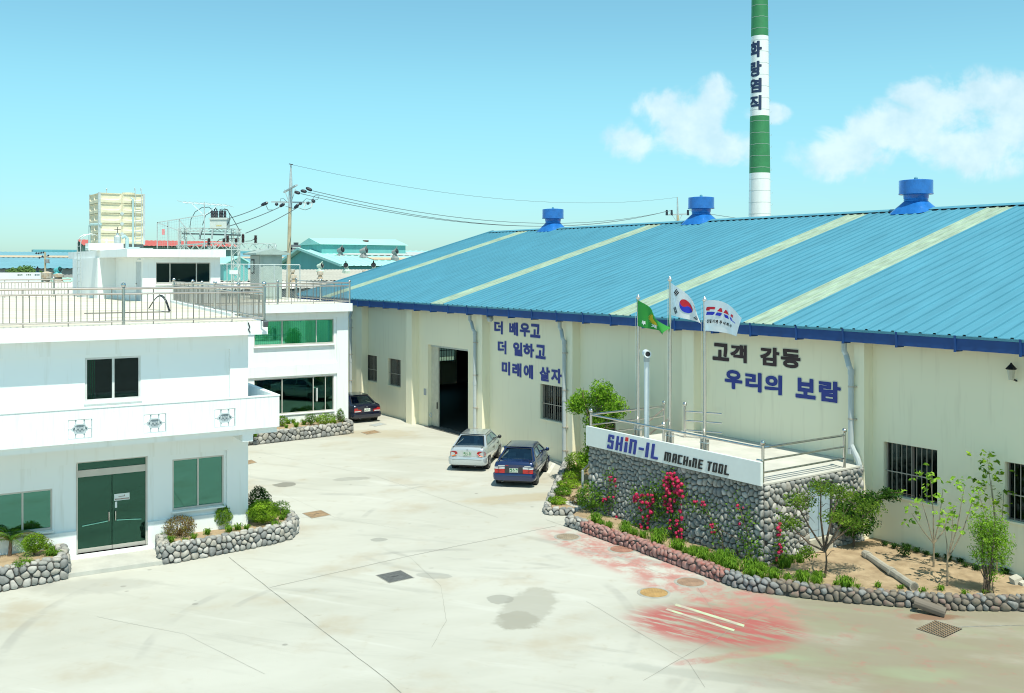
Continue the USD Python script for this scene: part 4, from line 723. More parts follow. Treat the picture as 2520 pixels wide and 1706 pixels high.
part('handwheel', MB().lathe((cx_, cy_, 10.62), [(.17, 0), (.19, .015), (.17, .03)], 14).bar((cx_ - .17, cy_, 10.635), (cx_ + .17, cy_, 10.635), .025).tube([(cx_, cy_, 10.45), (cx_, cy_, 10.78)], .02, 6), mat('wheel_dark', (.05, .05, .05), rough=.5), pu)
part('pipe_run', MB().tube([(cx_ - 1.7, cy_ - .3, 9.60), (cx_ - 1.1, cy_ - .3, 9.60), (cx_ - 1.0, cy_ - .3, 9.7), (cx_ - .98, cy_ - .3, 9.86)], .08, 8).tube([(cx_ + .5, cy_ - .2, 9.6), (cx_ + 1.1, cy_ - .2, 9.6)], .08, 8), pm, pu)
# access ladder
uLd = uL - .28; v0 = onu('B', uLd, P8(212, 0)[0], 680)[0]
ld = thing('access_ladder', 'steel access ladder with hooped top on the side of the rooftop house', 'ladder', 'B', (uLd, v0, ZD)); v0b = v0 + .9
for k, y in enumerate((v0, v0b)):
    P = [(uLd, y, ZD), (uLd, y, 9.95)] + [(uLd + .55 - .55 * math.cos(a), y, 9.95 + .5 * math.sin(a)) for a in np.linspace(.4, math.pi, 8)] + [(uLd + 1.1, y, 9.6)]
    part('rail', MB().tube(P, .028, 6), galv, ld)
for i in range(8): part('rung', MB().tube([(uLd, v0, ZD + .3 + i * .4), (uLd, v0b, ZD + .3 + i * .4)], .016, 5), galv, ld)
# cables lying on the roof
hose = thing('roof_cable', 'loose dark cable lying and looping on the office roof behind the railing', 'cable', 'A', (5, 33, 6.886))
q1 = onz('A', *P8(250, 1452), 6.89); q2 = onz('A', *P8(1100, 1435), 6.89); q3 = onz('A', *P8(1165, 1440), 6.89); q4 = onz('A', *P8(945, 1400), 6.9)
part('cable', MB().tube([(*q1, 6.90), (*onz('A', *P8(600, 1445), 6.89), 6.90), (*q2, 6.90), (*q3, 6.92)], .02, 6), black, hose)
pts = [np.array([*q3, 6.92])] + [np.array([q3[0] + (q4[0] - q3[0]) * s, q3[1] + (q4[1] - q3[1]) * s, 6.92 + .55 * math.sin(math.pi * s ** .8) * 1.0]) for s in np.linspace(.15, 1, 9)]
part('loop', MB().tube(pts, .022, 6).tube([p + [.05, .12, .03] for p in pts], .02, 6), black, hose)
fl = thing('floodlight', 'small dark floodlight fixed at the corner of the office roof edge', 'floodlight', 'A', (8.7, 30.4, 6.88))
part('arm', MB().tube([(8.75, 30.55, 6.9), (8.7, 30.3, 6.93), (8.86, 30.25, 6.9)], .018, 6), black, fl); part('head', MB().obox((8.80, 30.24, 6.82), (.07, 0, .0), (0, .05, .02), (0, -.03, .08)), mat('lamp_dark', (.09, .10, .11), rough=.4), fl)
cl_ = thing('cable_tail', 'short black cable tail hanging down the white roof edge', 'cable', 'A', (8.35, 30.4, 6.5))
part('cable', MB().tube([(8.3, 30.40, 6.87), (8.36, 30.41, 6.72), (8.31, 30.41, 6.66), (8.37, 30.41, 6.55)], .016, 5), black, cl_)
# ---------------------------------------------------------------- river stone walls
def cells(Wd, Ht, size, seed, drop=.24, aspect=1.2):
    rng = np.random.default_rng(seed); nx, ny = max(2, int(Wd / (size * aspect))), max(1, int(round(Ht / size)))
    P = []
    for j in range(ny):
        for i in range(nx):
            P.append(((i + .5 + (.5 if j % 2 else 0) * (ny > 1) - .25 * (ny > 1) + rng.uniform(-.45, .45)) / nx * Wd, (j + .5 + rng.uniform(-.42, .42)) / ny * Ht))
    P = np.clip(np.array(P), [.01, .01], [Wd - .01, Ht - .01]); P = P[rng.random(len(P)) > drop] if len(P) > 8 else P
    big = sg.box(0, 0, Wd, Ht)
    for it in range(2):
        A = np.vstack([P, P * [-1, 1], P * [1, -1], P * [-1, 1] + [2 * Wd, 0], P * [1, -1] + [0, 2 * Ht]])
        V = Voronoi(A); out = []
        for i in range(len(P)):
            r = V.regions[V.point_region[i]]
            if -1 in r or len(r) < 3: continue
            g = sg.Polygon(V.vertices[r]).intersection(big)
            if g.geom_type == 'Polygon' and g.area > 1e-4: out.append(g)
        if it == 0: P = np.array([.4 * np.array(g.centroid.coords[0]) + .6 * p for g, p in zip(out, P[:len(out)])])
    return out
def stone(poly, fn, rng, gap=.008, depth=.07):
    r = math.sqrt(poly.area / math.pi); g = poly.buffer(-gap); g2 = g.buffer(-.40 * r).buffer(.40 * r)
    g = g2 if g2.geom_type == 'Polygon' and not g2.is_empty and g2.area > .5 * g.area else g
    if g.is_empty or g.geom_type != 'Polygon': return None
    n = 10 if r < .12 else 12; L = g.exterior.length; off = rng.uniform(0, L)
    ring = np.array([g.exterior.interpolate((off + L * i / n) % L).coords[0] for i in range(n)]); c = ring.mean(0)
    d = min(depth, .62 * r) * rng.uniform(.75, 1.3); tx, ty = rng.uniform(-.35, .35) * d / r, rng.uniform(-.35, .35) * d / r
    V = []
    for k, h in ((1.0, -.3), (.90, .50), (.62, .90)):
        for q in ring:
            o = (q - c) * k; V.append(fn(*(c + o), d * h + (o[0] * tx + o[1] * ty) * (h > 0) + rng.uniform(-.05, .05) * d))
    V.append(fn(*c, d * rng.uniform(.92, 1.08)))
    f = [(k * n + i, k * n + (i + 1) % n, (k + 1) * n + (i + 1) % n) for k in (0, 1) for i in range(n)] + [(k * n + i, (k + 1) * n + (i + 1) % n, (k + 1) * n + i) for k in (0, 1) for i in range(n)] + [(2 * n + i, 2 * n + (i + 1) % n, 3 * n) for i in range(n)]
    return np.array(V), np.array(f)
def lay(parent, jobs, seed, limit=298, w=None):
    """jobs: (polygon, mapping, material chooser, depth); the largest are stones of their own, the rest one part."""
    rng = random.Random(seed); made = []
    for poly, fn, pick, depth in jobs:
        s = stone(poly, fn, rng, depth=depth)
        if s is not None:
            c = s[0].mean(0); F = 'B'
            made.append((poly.area, s, pick(poly.centroid.x, rng)))
    made.sort(key=lambda q: -q[0])
    for a, s, mt in made[:limit]: part('stone', s, mt, parent, smooth=True)
    if len(made) > limit:
        groups = {}
        m = MB()
        for a, s, mt in made[limit:]: m.add(*s)
        part('small_stones', m, stones_m[0], parent, smooth=True, kind='stuff')
grey = lambda s, rng: rng.choice(stones_m)
def along(P, F='W'):        # mapping along a ground path with the outside on its right-hand side; s, w (0..h face, then the top), depth
    P = np.array(P, float); seg = np.linalg.norm(np.diff(P, axis=0), axis=1); S = np.concatenate([[0], np.cumsum(seg)])
    def at(s):
        s = min(max(s, 0), S[-1] - 1e-6); i = int(np.searchsorted(S, s, 'right') - 1); t = (s - S[i]) / seg[i]; p = P[i] + (P[i + 1] - P[i]) * t
        e = .28
        def tan(x):
            x = min(max(x, 0), S[-1] - 1e-6); k = int(np.searchsorted(S, x, 'right') - 1); return (P[k + 1] - P[k]) / seg[k]
        tt = tan(s - e) + tan(s) + tan(s + e); tt /= np.linalg.norm(tt); return p, np.array([tt[1], -tt[0]])
    return at, S[-1]
def stone_kerb(name, label, P, F, h, wt, size, seed, pick, z0=0.0, rows_top=2, base=None):
    at, L = along(P, F); hw = h + wt
    t = thing(name, label, 'stone kerb' if 'kerb' in name else 'planter wall', F, base or (*P[len(P) // 2], z0))
    def fn(s, w, d):
        p, n = at(s); r = .07
        if w < h - r: q, o, z = p, n, z0 + w; return np.array([*(p + n * d), z])
        if w > h + r: return np.array([*(p - n * (w - h)), z0 + h + d])
        a = (w - (h - r)) / (2 * r) * math.pi / 2
        return np.array([*(p - n * r * (1 - math.cos(a)) * 1.0 + n * d * math.cos(a)), z0 + h - r + r * math.sin(a) + d * math.sin(a)])
    lay(t, [(c, fn, pick, .06) for c in cells(L, hw, size, seed)], seed)
    m = MB(); k = max(8, int(L / .35)); prev = None
    for i in range(k + 1):
        p, n = at(L * i / k); a, b = p - n * .01, p - n * wt
        cur = [(*a, z0), (*a, z0 + h - .01), (*b, z0 + h - .01), (*b, z0)]
        if prev: m.add(prev + cur, [(0, 1, 5, 4), (1, 2, 6, 5), (2, 3, 7, 6)])
        else: m.add(cur, [(0, 1, 2, 3)])
        prev = cur
    m.add(prev, [(0, 1, 2, 3)]); part('mortar_core', m, mortar, t)
    return t
# long kerb along the flower bed
KP = [gs(x, y)[:2] for x, y in [(1390.8, 1294.8), (1419, 1304), (1464, 1321), (1513, 1339), (1559, 1353), (1604, 1370), (1664, 1392), (1725, 1415), (1778, 1435), (1808, 1446), (1855, 1457), (1925, 1466), (2023, 1478), (2104, 1486), (2191, 1492.5), (2262, 1498), (2365, 1503), (2499, 1505)]] + [np.array([15.0, 24.33])]
KL = along(KP)[1]
def kerb_pick(s, rng):
    r = s / KL
    if r < .05: return rng.choice(stones_m)
    if r < .42: return rng.choice([stones_red[0], stones_red[0], stones_red[1]])
    if r < .50: return rng.choice([stones_dk[2], stones_m[2], stones_dk[2]])
    return rng.choice(stones_dk[:2] + [stones_dk[0], stones_m[2]]) if r < .93 else rng.choice([stones_dk[0], stones_dk[2], stones_m[2]])
stone_kerb('stone_kerb', 'long low river stone kerb with red overspray curving in front of the flower bed', KP, 'W', .31, .28, .155, 3, kerb_pick)
K2 = [tuple(gs(*q)[:2]) for q in ((1388, 1145), (1367, 1195), (1352, 1228), (1340, 1258), (1341, 1266), (1352, 1268), (1385, 1269), (1428, 1271))]
stone_kerb('stone_kerb', 'short pale stone kerb of the narrow bed beside the blue parked car', K2, 'W', .20, .24, .17, 5, grey)
# planters at the office
stone_kerb('stone_planter', 'river stone planter right of the glass entrance, with three round shrubs', [(5.70, 30.93), (5.52, 29.75), (5.62, 29.46), (5.9, 29.42), (7.4, 29.62), (8.9, 29.86), (9.6, 30.15), (10.0, 30.75), (10.1, 31.5), (9.8, 32.4), (9.2, 32.95), (8.6, 33.1)], 'A', .50, .30, .15, 7, grey)
stone_kerb('stone_planter', 'river stone planter at the left edge, left of the glass entrance', [(-.3, 28.95), (1.2, 29.1), (2.6, 29.32), (3.0, 29.42), (3.12, 29.7), (3.16, 30.93)], 'A', .58, .30, .165, 9, grey)
stone_kerb('stone_planter', 'far river stone planter below the green curtained windows, behind the balcony', [(9.6, 46.5), (12.81, 46.93), (16, 47.32), (18.0, 47.58), (18.45, 47.75), (18.62, 48.3), (18.62, 49.67)], 'A', .55, .28, .19, 11, grey)
def soil_bed(name, poly, F, z, seed, amp=.05, m_=soil):
    x0, y0, x1, y1 = poly.bounds; st = max(.16, (x1 - x0) / 60); P = [(x, y) for x in np.arange(x0, x1 + st, st) for y in np.arange(y0, y1 + st, st)]
    P = np.array([p for p in P if poly.contains(sg.Point(p))] + [poly.exterior.interpolate(s).coords[0] for s in np.arange(0, poly.exterior.length, st)])
    from scipy.spatial import Delaunay
    T = Delaunay(P).simplices; T = np.array([t for t in T if poly.buffer(.01).contains(sg.Point(P[t].mean(0)))])
    zz = z + amp * (meshkit.fbm(np.column_stack([P * 1.3, np.zeros(len(P))]), 4, seed) - .5) * 2
    return lone(name, (np.column_stack([P, zz]), T), m_, None, None, F=F, kind='structure', smooth=True, base=(*P.mean(0), z))
# platform: local corner coordinates in frame B
UC, VC, VL = 21.51, 18.49, 26.2
bw = lambda u, v: tuple(W('B', u, v)[:2])
inner = [p for p in KP]
bedpoly = sg.Polygon([tuple(p + np.array([.1, .2])) for p in KP] + [bw(UW, 8.0), bw(UW, 26.5), bw(21.4, 26.5)]).buffer(0)
soil_bed('flower_bed', bedpoly, 'W', .22, 5, .06)
bed2 = sg.Polygon([(K2[0][0] + .1, K2[0][1]), (K2[1][0] + .12, K2[1][1]), (K2[2][0] + .12, K2[2][1]), (K2[3][0] + .12, K2[3][1]), (K2[5][0], K2[5][1] + .12), (K2[7][0], K2[7][1] + .12), bw(21.7, 26.55), bw(26.35, 26.55), bw(26.35, 33.8)])
soil_bed('flower_bed', bed2, 'W', .15, 6, .05)
soil_bed('flower_bed', sg.Polygon([(5.72, 30.93), (5.6, 29.6), (7.4, 29.8), (8.9, 30.0), (9.8, 30.8), (9.9, 31.5), (9.5, 32.6), (8.5, 33)]), 'A', .42, 7, .05)
soil_bed('flower_bed', sg.Polygon([(-.3, 29.1), (2.6, 29.45), (3.0, 29.6), (3.05, 30.93), (-.3, 30.93)]), 'A', .50, 8, .05)
soil_bed('flower_bed', sg.Polygon([(9.6, 46.7), (16, 47.5), (18.4, 47.9), (18.45, 49.68), (9.6, 49.68)]), 'A', .46, 9, .05)
pf = thing('flag_platform', 'raised river stone platform with a white sign board and flag deck', 'platform', 'B', (UC, (VC + VL) / 2, 0))
HP = 2.46
jobs = []
fr = cells(VL - VC, HP, .145, 21, drop=.18)
jobs += [(c, lambda s, w, d: np.array([UC - .02 - d, VL - s, w]), grey, .075) for c in fr]
SIDE_W = 26.0 - UC; DX0, DX1, DZ0, DZ1 = 23.45 - UC, 24.50 - UC, .02, 2.16
hole = sg.box(DX0 - .03, DZ0, DX1 + .03, DZ1 + .04)
for c in cells(SIDE_W, HP, .15, 22, drop=.18):
    g = c.difference(hole)
    if g.geom_type == 'Polygon' and g.area > .006: jobs.append((g, lambda s, w, d: np.array([UC + s, VC - .02 - d, w]), grey, .075))
lay(pf, jobs, 30, 296)
core = sg.box(UC, 0, 26.0, HP)
m = MB().prism(sub(core, (UC + DX0, UC + DX1, -1, DZ1)), .3, lambda x, y, z: (x, VC + z, y)); m.box(UC, UC + .3, VC + .301, VL, 0, HP); m.box(UC + .301, 25.9, VL - .3, VL, 0, HP)
part('mortar_core', m, mortar, pf)
deckm = mat('deck_concrete', (.52, .50, .44), rough=.8, var=.12, scale=1.2)
part('deck', MB().box(UC - .02, UW - .01, VC - .04, VL, HP, HP + .05), deckm, pf)
dr = part('door', MB().box(UC + DX0, UC + DX1, VC + .06, VC + .11, .62, DZ1), mat('door_blue_grey', (.33, .42, .47), rough=.45, var=.1), pf, label='pale blue grey steel door in the stone wall')
part('door_sill', MB().box(UC + DX0, UC + DX1, VC - .06, VC + .2, .0, .60), mat('sill_concrete', (.45, .42, .34), rough=.8, var=.2), pf)
part('door_rib', MB().box(UC + DX0 + .5, UC + DX0 + .53, VC + .045, VC + .058, .65, DZ1 - .03).box(UC + DX0 + .06, UC + DX0 + .09, VC + .045, VC + .058, .65, DZ1 - .03), mat('door_blue_dark', (.25, .33, .38), rough=.45), dr)
part('retaining_step', MB().box(UC - .1, UC + 1.6, VL + .05, VL + 1.5, .1, .18), deckm, pf)
# sign board
SB = UC - .17
sb = part('sign_board', MB().box(SB, SB + .10, VC - .02, VL - .02, 2.46, 3.12), signwhite, pf, label='long white sign board reading SHiN-IL MACHINE TOOL')
S_ = {  # stroke letters on a 1 x 1 cell: filled boxes x0, y0, x1, y1
    'S': [(0, .84, 1, 1), (0, .5, .32, .84), (0, .44, 1, .6), (.68, .16, 1, .44), (0, 0, 1, .16), (.7, .74, 1, .84), (0, .16, .3, .26)], 'H': [(0, 0, .32, 1), (.68, 0, 1, 1), (.32, .42, .68, .58)], 'i': [(0, 0, 1, .7)],
    'n': [(0, 0, .32, 1), (.68, 0, 1, .93), (.32, .84, .93, 1)], '-': [(0, .4, 1, .56)], 'I': [(0, 0, 1, 1)], 'L': [(0, .0, .34, 1), (.34, 0, 1, .16)], 'M': [(0, 0, .20, 1), (.40, 0, .60, .84), (.80, 0, 1, .93), (.20, .86, .93, 1)],
    'A': [(0, 0, .32, .93), (.68, 0, 1, .93), (.07, .84, .93, 1), (.32, .36, .68, .5)], 'C': [(0, .0, .32, 1), (.32, .84, 1, 1), (.32, 0, 1, .16)], 'E': [(0, 0, .32, 1), (.32, .84, 1, 1), (.32, .43, .92, .57), (.32, 0, 1, .16)],
    'T': [(0, .84, 1, 1), (.34, 0, .66, .84)], 'O': [(0, .05, .3, .95), (.7, .05, 1, .95), (.05, .84, .95, 1), (.05, 0, .95, .16)]}
def sign(text, xs, y0, h, m_, name='letter'):
    for ch, (a, b) in zip(text, xs):
        g = shapely.union_all([sg.box(a + r[0] * (b - a), r[1] * h, a + r[2] * (b - a), r[3] * h) for r in S_[ch]])
        g = affinity.affine_transform(g.buffer(.006).buffer(-.012).buffer(.006), [1, .17, 0, 1, 0, y0])
        part(name, MB().prism(g, .03, lambda x, y, z: (SB - .002 - z, -x, y)), m_, sb)
def sx(px, py): return -onu('B', SB, px, py)[0]
R8b = lambda x, y: (1400 + x * .12909, 940 + y * .12909)
def span(x0, x1, y): return sx(*R8b(x0, y)), sx(*R8b(x1, y + 30))
sign('SHin-IL', [span(737, 842, 1240), span(893, 1010, 1270), span(1058, 1104, 1300), span(1147, 1272, 1330), span(1325, 1415, 1300), span(1460, 1508, 1395), span(1568, 1695, 1430)], 2.53, .475, navy)
a_, b_ = span(1058, 1104, 1300)
g = affinity.affine_transform(sg.box(a_, .375, b_, .50), [1, .17, 0, 1, 0, 2.53]); part('letter_dot', MB().prism(g, .03, lambda x, y, z: (SB - .002 - z, -x, y)), red, sb)
R9 = lambda x, y: (1600 + x * .12909, 1060 + y * .12909)
def span9(x0, x1, y): return sx(*R9(x0, y)), sx(*R9(x1, y + 20))
sign('MACHinE', [span9(272, 388, 560), span9(425, 500, 590), span9(527, 602, 620), span9(633, 712, 640), span9(742, 776, 660), span9(806, 882, 680), span9(916, 994, 710)], 2.555, .285, black)
sign('TOOL', [span9(1082, 1163, 745), span9(1192, 1270, 780), span9(1303, 1380, 800), span9(1414, 1500, 830)], 2.555, .285, black)
# platform railing
rl_ = thing('platform_railing', 'stainless tube railing with ball topped posts around the flag platform', 'railing', 'B', (UC, (VC + VL) / 2, HP + .05))
tr = lambda *P, r=.035: MB().tube(P, r, 10)
ZT = 3.50
part('top_rail', tr((25.2, VC + .06, ZT), (UC + .25, VC + .06, ZT), (UC + .02, VC + .12, ZT), (UC - .02, VC + .35, ZT), (UC - .02, VL - .25, ZT), (UC + .0, VL - .08, ZT), (UC + .2, VL - .04, ZT), (25.0, VL - .04, ZT)), steel, rl_)
for z in (3.15, 2.80): part('side_rail', tr((25.2, VC + .06, z), (UC + .05, VC + .06, z), (UC - .03, VC + .1, z), (UC - .05, VC + .22, z), r=.028), steel, rl_)
part('side_rail', tr((UC, VL - .04, 3.14), (25.0, VL - .04, 3.14), r=.028), steel, rl_); part('side_rail', tr((UC, VL - .04, 2.82), (25.0, VL - .04, 2.82), r=.028), steel, rl_)
for u, v in ((UC + .03, VC + .07), (25.2, VC + .06), (UC + .02, VL - .06), (UC + .02, 22.55), (25.0, VL - .04)):
    o = part('post', tr((u, v, HP + .05), (u, v, 3.56), r=.042), steel, rl_); part('ball', MB().ball((u, v, 3.64), .075, 12), steel, o, smooth=True)
gr = thing('stair_railing', 'stainless rails and posts at the head of the platform stair by the factory wall', 'railing', 'B', (24.9, 25.6, HP + .05))
for u, v in ((25.0, 25.1),):
    o = part('post', tr((u, v, HP + .05), (u, v, 3.62), r=.045), steel, gr); part('ball', MB().ball((u, v, 3.70), .08, 12), steel, o, smooth=True)
for z in (3.45, 3.12, 2.78): part('rail', tr((25.0, 25.05, z), (25.6, 23.9, z), r=.028), steel, gr)
copper = mat('warm_steel', (.62, .50, .42), rough=.3, metal=.6)
for k in range(2): part('stair_rail', tr((24.95 + .25 * k, VL - .05, 3.40 - .38 * k), (24.95 + .25 * k, VL + 2.3, 1.75 - .38 * k), r=.032), copper, gr)
st = thing('stair', 'concrete stair down from the flag platform behind the climbing shrubs', 'stair', 'B', (25.3, 27.6, .2))
for i in range(7): part('step', MB().box(24.75, 25.95, VL + .3 * i, VL + .3 * (i + 1), .2, HP - .3 * (i + .6)), deckm, st)
hp = thing('handrail', 'dark steel handrail post at the small bed left of the platform', 'handrail', 'W', (*gs(1434, 1243)[:2], .1)); c = gs(1434, 1243)
part('post', MB().box(c[0] - .04, c[0] + .04, c[1] - .04, c[1] + .04, 0, 1.25), galv, hp); part('rail', MB().tube([c + [0, 0, 1.25], c + [.5, .75, 1.5], c + [.55, 1.2, 1.55]], .035, 8), steel, hp)
# flag poles and flags
def pole(px, ytop, up, label):
    v = onu('B', up, px, 1090)[0]; zt = onu('B', up, px, ytop)[1]
    t = thing('flagpole', label, 'flagpole', 'B', (up, v, HP + .05), 'flagpoles on the platform')
    part('shaft', MB().tube([(up, v, HP + .06), (up, v, zt - 2.0), (up, v, zt - .14)], [.052, .05, .036], 10), steel, t)
    part('finial', MB().lathe((up, v, zt - .16), [(.03, 0), (.07, .03), (.075, .07), (.04, .12), (.004, .17)], 12), mat('finial', (.75, .68, .62), rough=.2, metal=.8), t, smooth=True)
    for s in (-1, 1): part('base_channel', MB().box(up - .05, up + .05, v + s * .11 - .03, v + s * .11 + .03, HP + .052, HP + .86), steel, t)
    part('base_bolt', MB().box(up - .055, up + .055, v - .16, v + .16, HP + .2, HP + .23).box(up - .055, up + .055, v - .16, v + .16, HP + .74, HP + .77), galv, t)
    part('halyard', MB().tube([(up - .06, v + .05, HP + .8), (up - .06, v + .06, zt - .25)], .006, 4), galv, t)
    return v, zt
UPO = UC + .45
pole(1570.5, 725, UPO, 'left flagpole on the platform, flying the green flag')
pole(1648.5, 681, UPO, 'tallest flagpole on the platform, flying the flag with the red and blue disc')
pole(1734, 730, UPO, 'right flagpole on the platform, flying the white company flag')
def flag(name, label, W_, H_, curve, mfield, marks, n=26, k=14):
    """curve(s, t) -> point for s along the fly (0..1) and t up the hoist; marks: (polygon in flag metres, material, name)."""
    t = thing(name, label, 'flag', 'B', tuple(curve(0, .5)))
    S = np.linspace(0, 1, n); T = np.linspace(0, 1, k)
    part('cloth', MB().add([curve(s, q) for s in S for q in T], [(i * k + j, (i + 1) * k + j, (i + 1) * k + j + 1, i * k + j + 1) for i in range(n - 1) for j in range(k - 1)]), mfield, t, smooth=True)
    e = 1e-3
    def put(x, y, z):
        s, q = x / W_, y / H_; p = np.array(curve(s, q)); a = np.array(curve(s + e, q)) - p; b = np.array(curve(s, q + e)) - p; nn = np.cross(a, b); nn /= np.linalg.norm(nn) + 1e-12
        if nn[0] > 0: nn = -nn
        return p + nn * (.012 + z)
    for poly, mm, nm in marks:
        g = shapely.segmentize(poly, .06); mb = MB()
        tri = []
        for gg in getattr(g, 'geoms', [g]):
            x0, y0, x1, y1 = gg.bounds
            for i in np.arange(x0, x1, .08):
                for j in np.arange(y0, y1, .08):
                    c = gg.intersection(sg.box(i, j, i + .08, j + .08))
                    for c2 in getattr(c, 'geoms', [c]):
                        if c2.geom_type == 'Polygon' and c2.area > 1e-6: mb.prism(c2, .0008, put)
        part(nm, mb, mm, t)
def cloth(name, col): return mat(name, col, rough=.8, var=.03, trans=.35)
def px2(u, px, py): v, z = onu('B', u, px, py); return np.array([u, v, z])
def patchflag(uoff, cor, fold, flut):     # bilinear from four photo corners on the flag's own plane, with billow
    TL, BL, TR, BR = [px2(UPO - .02 - o, *c) for c, o in cor]
    def f(s, t):
        s_, t_ = s, t
        p = (TL * (1 - s_) + TR * s_) * t_ + (BL * (1 - s_) + BR * s_) * (1 - t_)
        w = flut[0] * s_ * math.sin(flut[1] * s_ + flut[2] * t_ + flut[3]); sagv = fold * math.sin(math.pi * s_) * (t_ * 1.0 + .3)
        return p + np.array([-w, .25 * w, sagv])
    return f
Q = lambda x, y: (1560 + x * .12909, 680 + y * .12909)
# green flag: 1.35 x 0.9
fg = patchflag(0, [(Q(52, 440), 0), (Q(66, 945), 0), (Q(660, 985), .35), (Q(665, 1120), .35)], .06, (.22, 7.0, 2.2, .6))
grn = cloth('flag_green', (.035, .30, .045)); yel = cloth('flag_yellow', (.72, .55, .02)); wht = cloth('flag_white', (.80, .80, .80)); wmark = mat('mark_white', (.8, .8, .78), rough=.7)
cir = sg.Point(.80, .50).buffer(.26); cres = cir.difference(sg.Point(.86, .60).buffer(.20))
ray_ = [affinity.rotate(sg.box(.50, .49, .62, .515), a, origin=(.80, .50)) for a in range(-45, 75, 13)]
rays2 = [affinity.rotate(sg.box(.98, .49, 1.12, .515), a, origin=(.80, .50)) for a in range(-45, 5, 13)]
flag('green_flag', 'green flag with a yellow emblem flying from the left pole', 1.5, 1.0, fg, grn,
     [(shapely.union_all([cres] + ray_ + rays2), yel, 'emblem'), (glyph('무', .28, .44, .10, .28), wmark, 'lettering'), (glyph('재', .62, .80, .07, .25), wmark, 'lettering'), (glyph('해', 1.15, 1.33, .12, .30), wmark, 'lettering')])
fk = patchflag(0, [(Q(705, 120), 0), (Q(705, 740), 0), (Q(1300, 790), .4), (Q(1255, 920), .4)], .10, (.16, 5.5, 1.6, .4))
disc = sg.Point(.72, .5).buffer(.25, 24)
th_ = math.radians(-33); hx, hy = .125 * math.cos(th_), .125 * math.sin(th_)
half = affinity.rotate(sg.box(.2, .5, 1.3, 1.1), -33, origin=(.72, .5))
redp = disc.intersection(half).union(sg.Point(.72 - hx, .5 - hy).buffer(.125)).difference(sg.Point(.72 + hx, .5 + hy).buffer(.125)); blup = disc.difference(redp)
def trigram(cx, cy, rot, pat):
    out = []
    for i, sol in enumerate(pat):
        y = (i - 1) * .052
        out += [sg.box(-.11, y - .017, .11, y + .017)] if sol else [sg.box(-.11, y - .017, -.012, y + .017), sg.box(.012, y - .017, .11, y + .017)]
    return affinity.translate(affinity.rotate(shapely.union_all(out), rot, origin=(0, 0)), cx, cy)
inkk = mat('flag_ink', (.01, .01, .012), rough=.8); tb = mat('flag_blue', (.015, .03, .45), rough=.8); tr_ = mat('flag_red', (.55, .012, .03), rough=.8)
flag('national_flag', 'white flag with a red and blue disc and black bars on the tallest pole', 1.5, 1.0, fk, wht,
     [(redp, tr_, 'disc_red'), (blup, tb, 'disc_blue'), (trigram(.30, .80, 57, (1, 1, 1)), inkk, 'bars'), (trigram(.30, .20, -57, (1, 0, 1)), inkk, 'bars'), (trigram(1.14, .80, -57, (0, 1, 0)), inkk, 'bars'), (trigram(1.14, .20, 57, (0, 0, 0)), inkk, 'bars')])
fc = patchflag(0, [(Q(1318, 468), 0), (Q(1335, 1040), 0), (Q(2095, 800), .25), (Q(1950, 1150), .25)], .16, (.07, 6.0, 1.5, .2))
def sh(p): return affinity.affine_transform(p, [1, .22, 0, 1, 0, 0])
def P4(*c): return sg.Polygon(c)
top = [P4((.16, .66), (.14, .70), (.16, .76), (.20, .78), (.52, .78), (.50, .70), (.30, .70), (.30, .66)), P4((.60, .66), (.70, .78), (.76, .78), (.80, .66)), P4((.84, .66), (.90, .78), (.96, .78), (1.06, .66)), P4((1.12, .66), (1.16, .76), (1.24, .76), (1.24, .66))]
bot = [P4((.14, .52), (.18, .62), (.52, .62), (.50, .55), (.44, .52)), P4((.54, .52), (.60, .62), (.80, .62), (.74, .52)), P4((.86, .62), (.92, .52), (1.08, .52), (1.02, .62)), P4((1.10, .62), (1.18, .62), (1.22, .55), (1.40, .55), (1.40, .52), (1.16, .52))]
txt = [glyph(c, .17 + i * .135 + (.03 if i > 3 else 0), .27 + i * .135 + (.03 if i > 3 else 0), .26, .38) for i, c in enumerate('신일기계주식회사')]
flag('company_flag', 'white flag with a red and blue logo over Korean lettering on the right pole', 1.6, 1.0, fc, wht,
     [(shapely.union_all(top), tr_, 'logo_red'), (shapely.union_all(bot), tb, 'logo_blue'), (shapely.union_all(txt), inkk, 'lettering')])
vp_ = onu('B', UC + .75, 1591.5, 1070)[0]; zp_ = onu('B', UC + .75, 1591, 868)[1]
t = thing('vent_pipe', 'thick white vent pipe with a tee top standing on the platform', 'vent pipe', 'B', (UC + .75, vp_, HP + .05))
part('pipe', MB().tube([(UC + .75, vp_, HP + .05), (UC + .75, vp_, zp_ - .15)], .085, 14), whitepipe, t, smooth=40)
part('collar', MB().tube([(UC + .75, vp_, zp_ - .3), (UC + .75, vp_, zp_ - .14)], .10, 14), pvc, t)
a = np.array([-.35, -.93, 0]); a = np.array([-.55, -.83, 0]); c = np.array([UC + .75, vp_, zp_ - .03])
part('tee', MB().lathe(c - a * .24, [(.085, .01), (.12, 0), (.12, .48), (.085, .47)], 14, a), whitepipe, t, smooth=40); part('opening', MB().lathe(c - a * .23, [(.001, .44), (.084, .44)], 14, a).lathe(c - a * .23, [(.001, .02), (.084, .02)], 14, a), black, t)
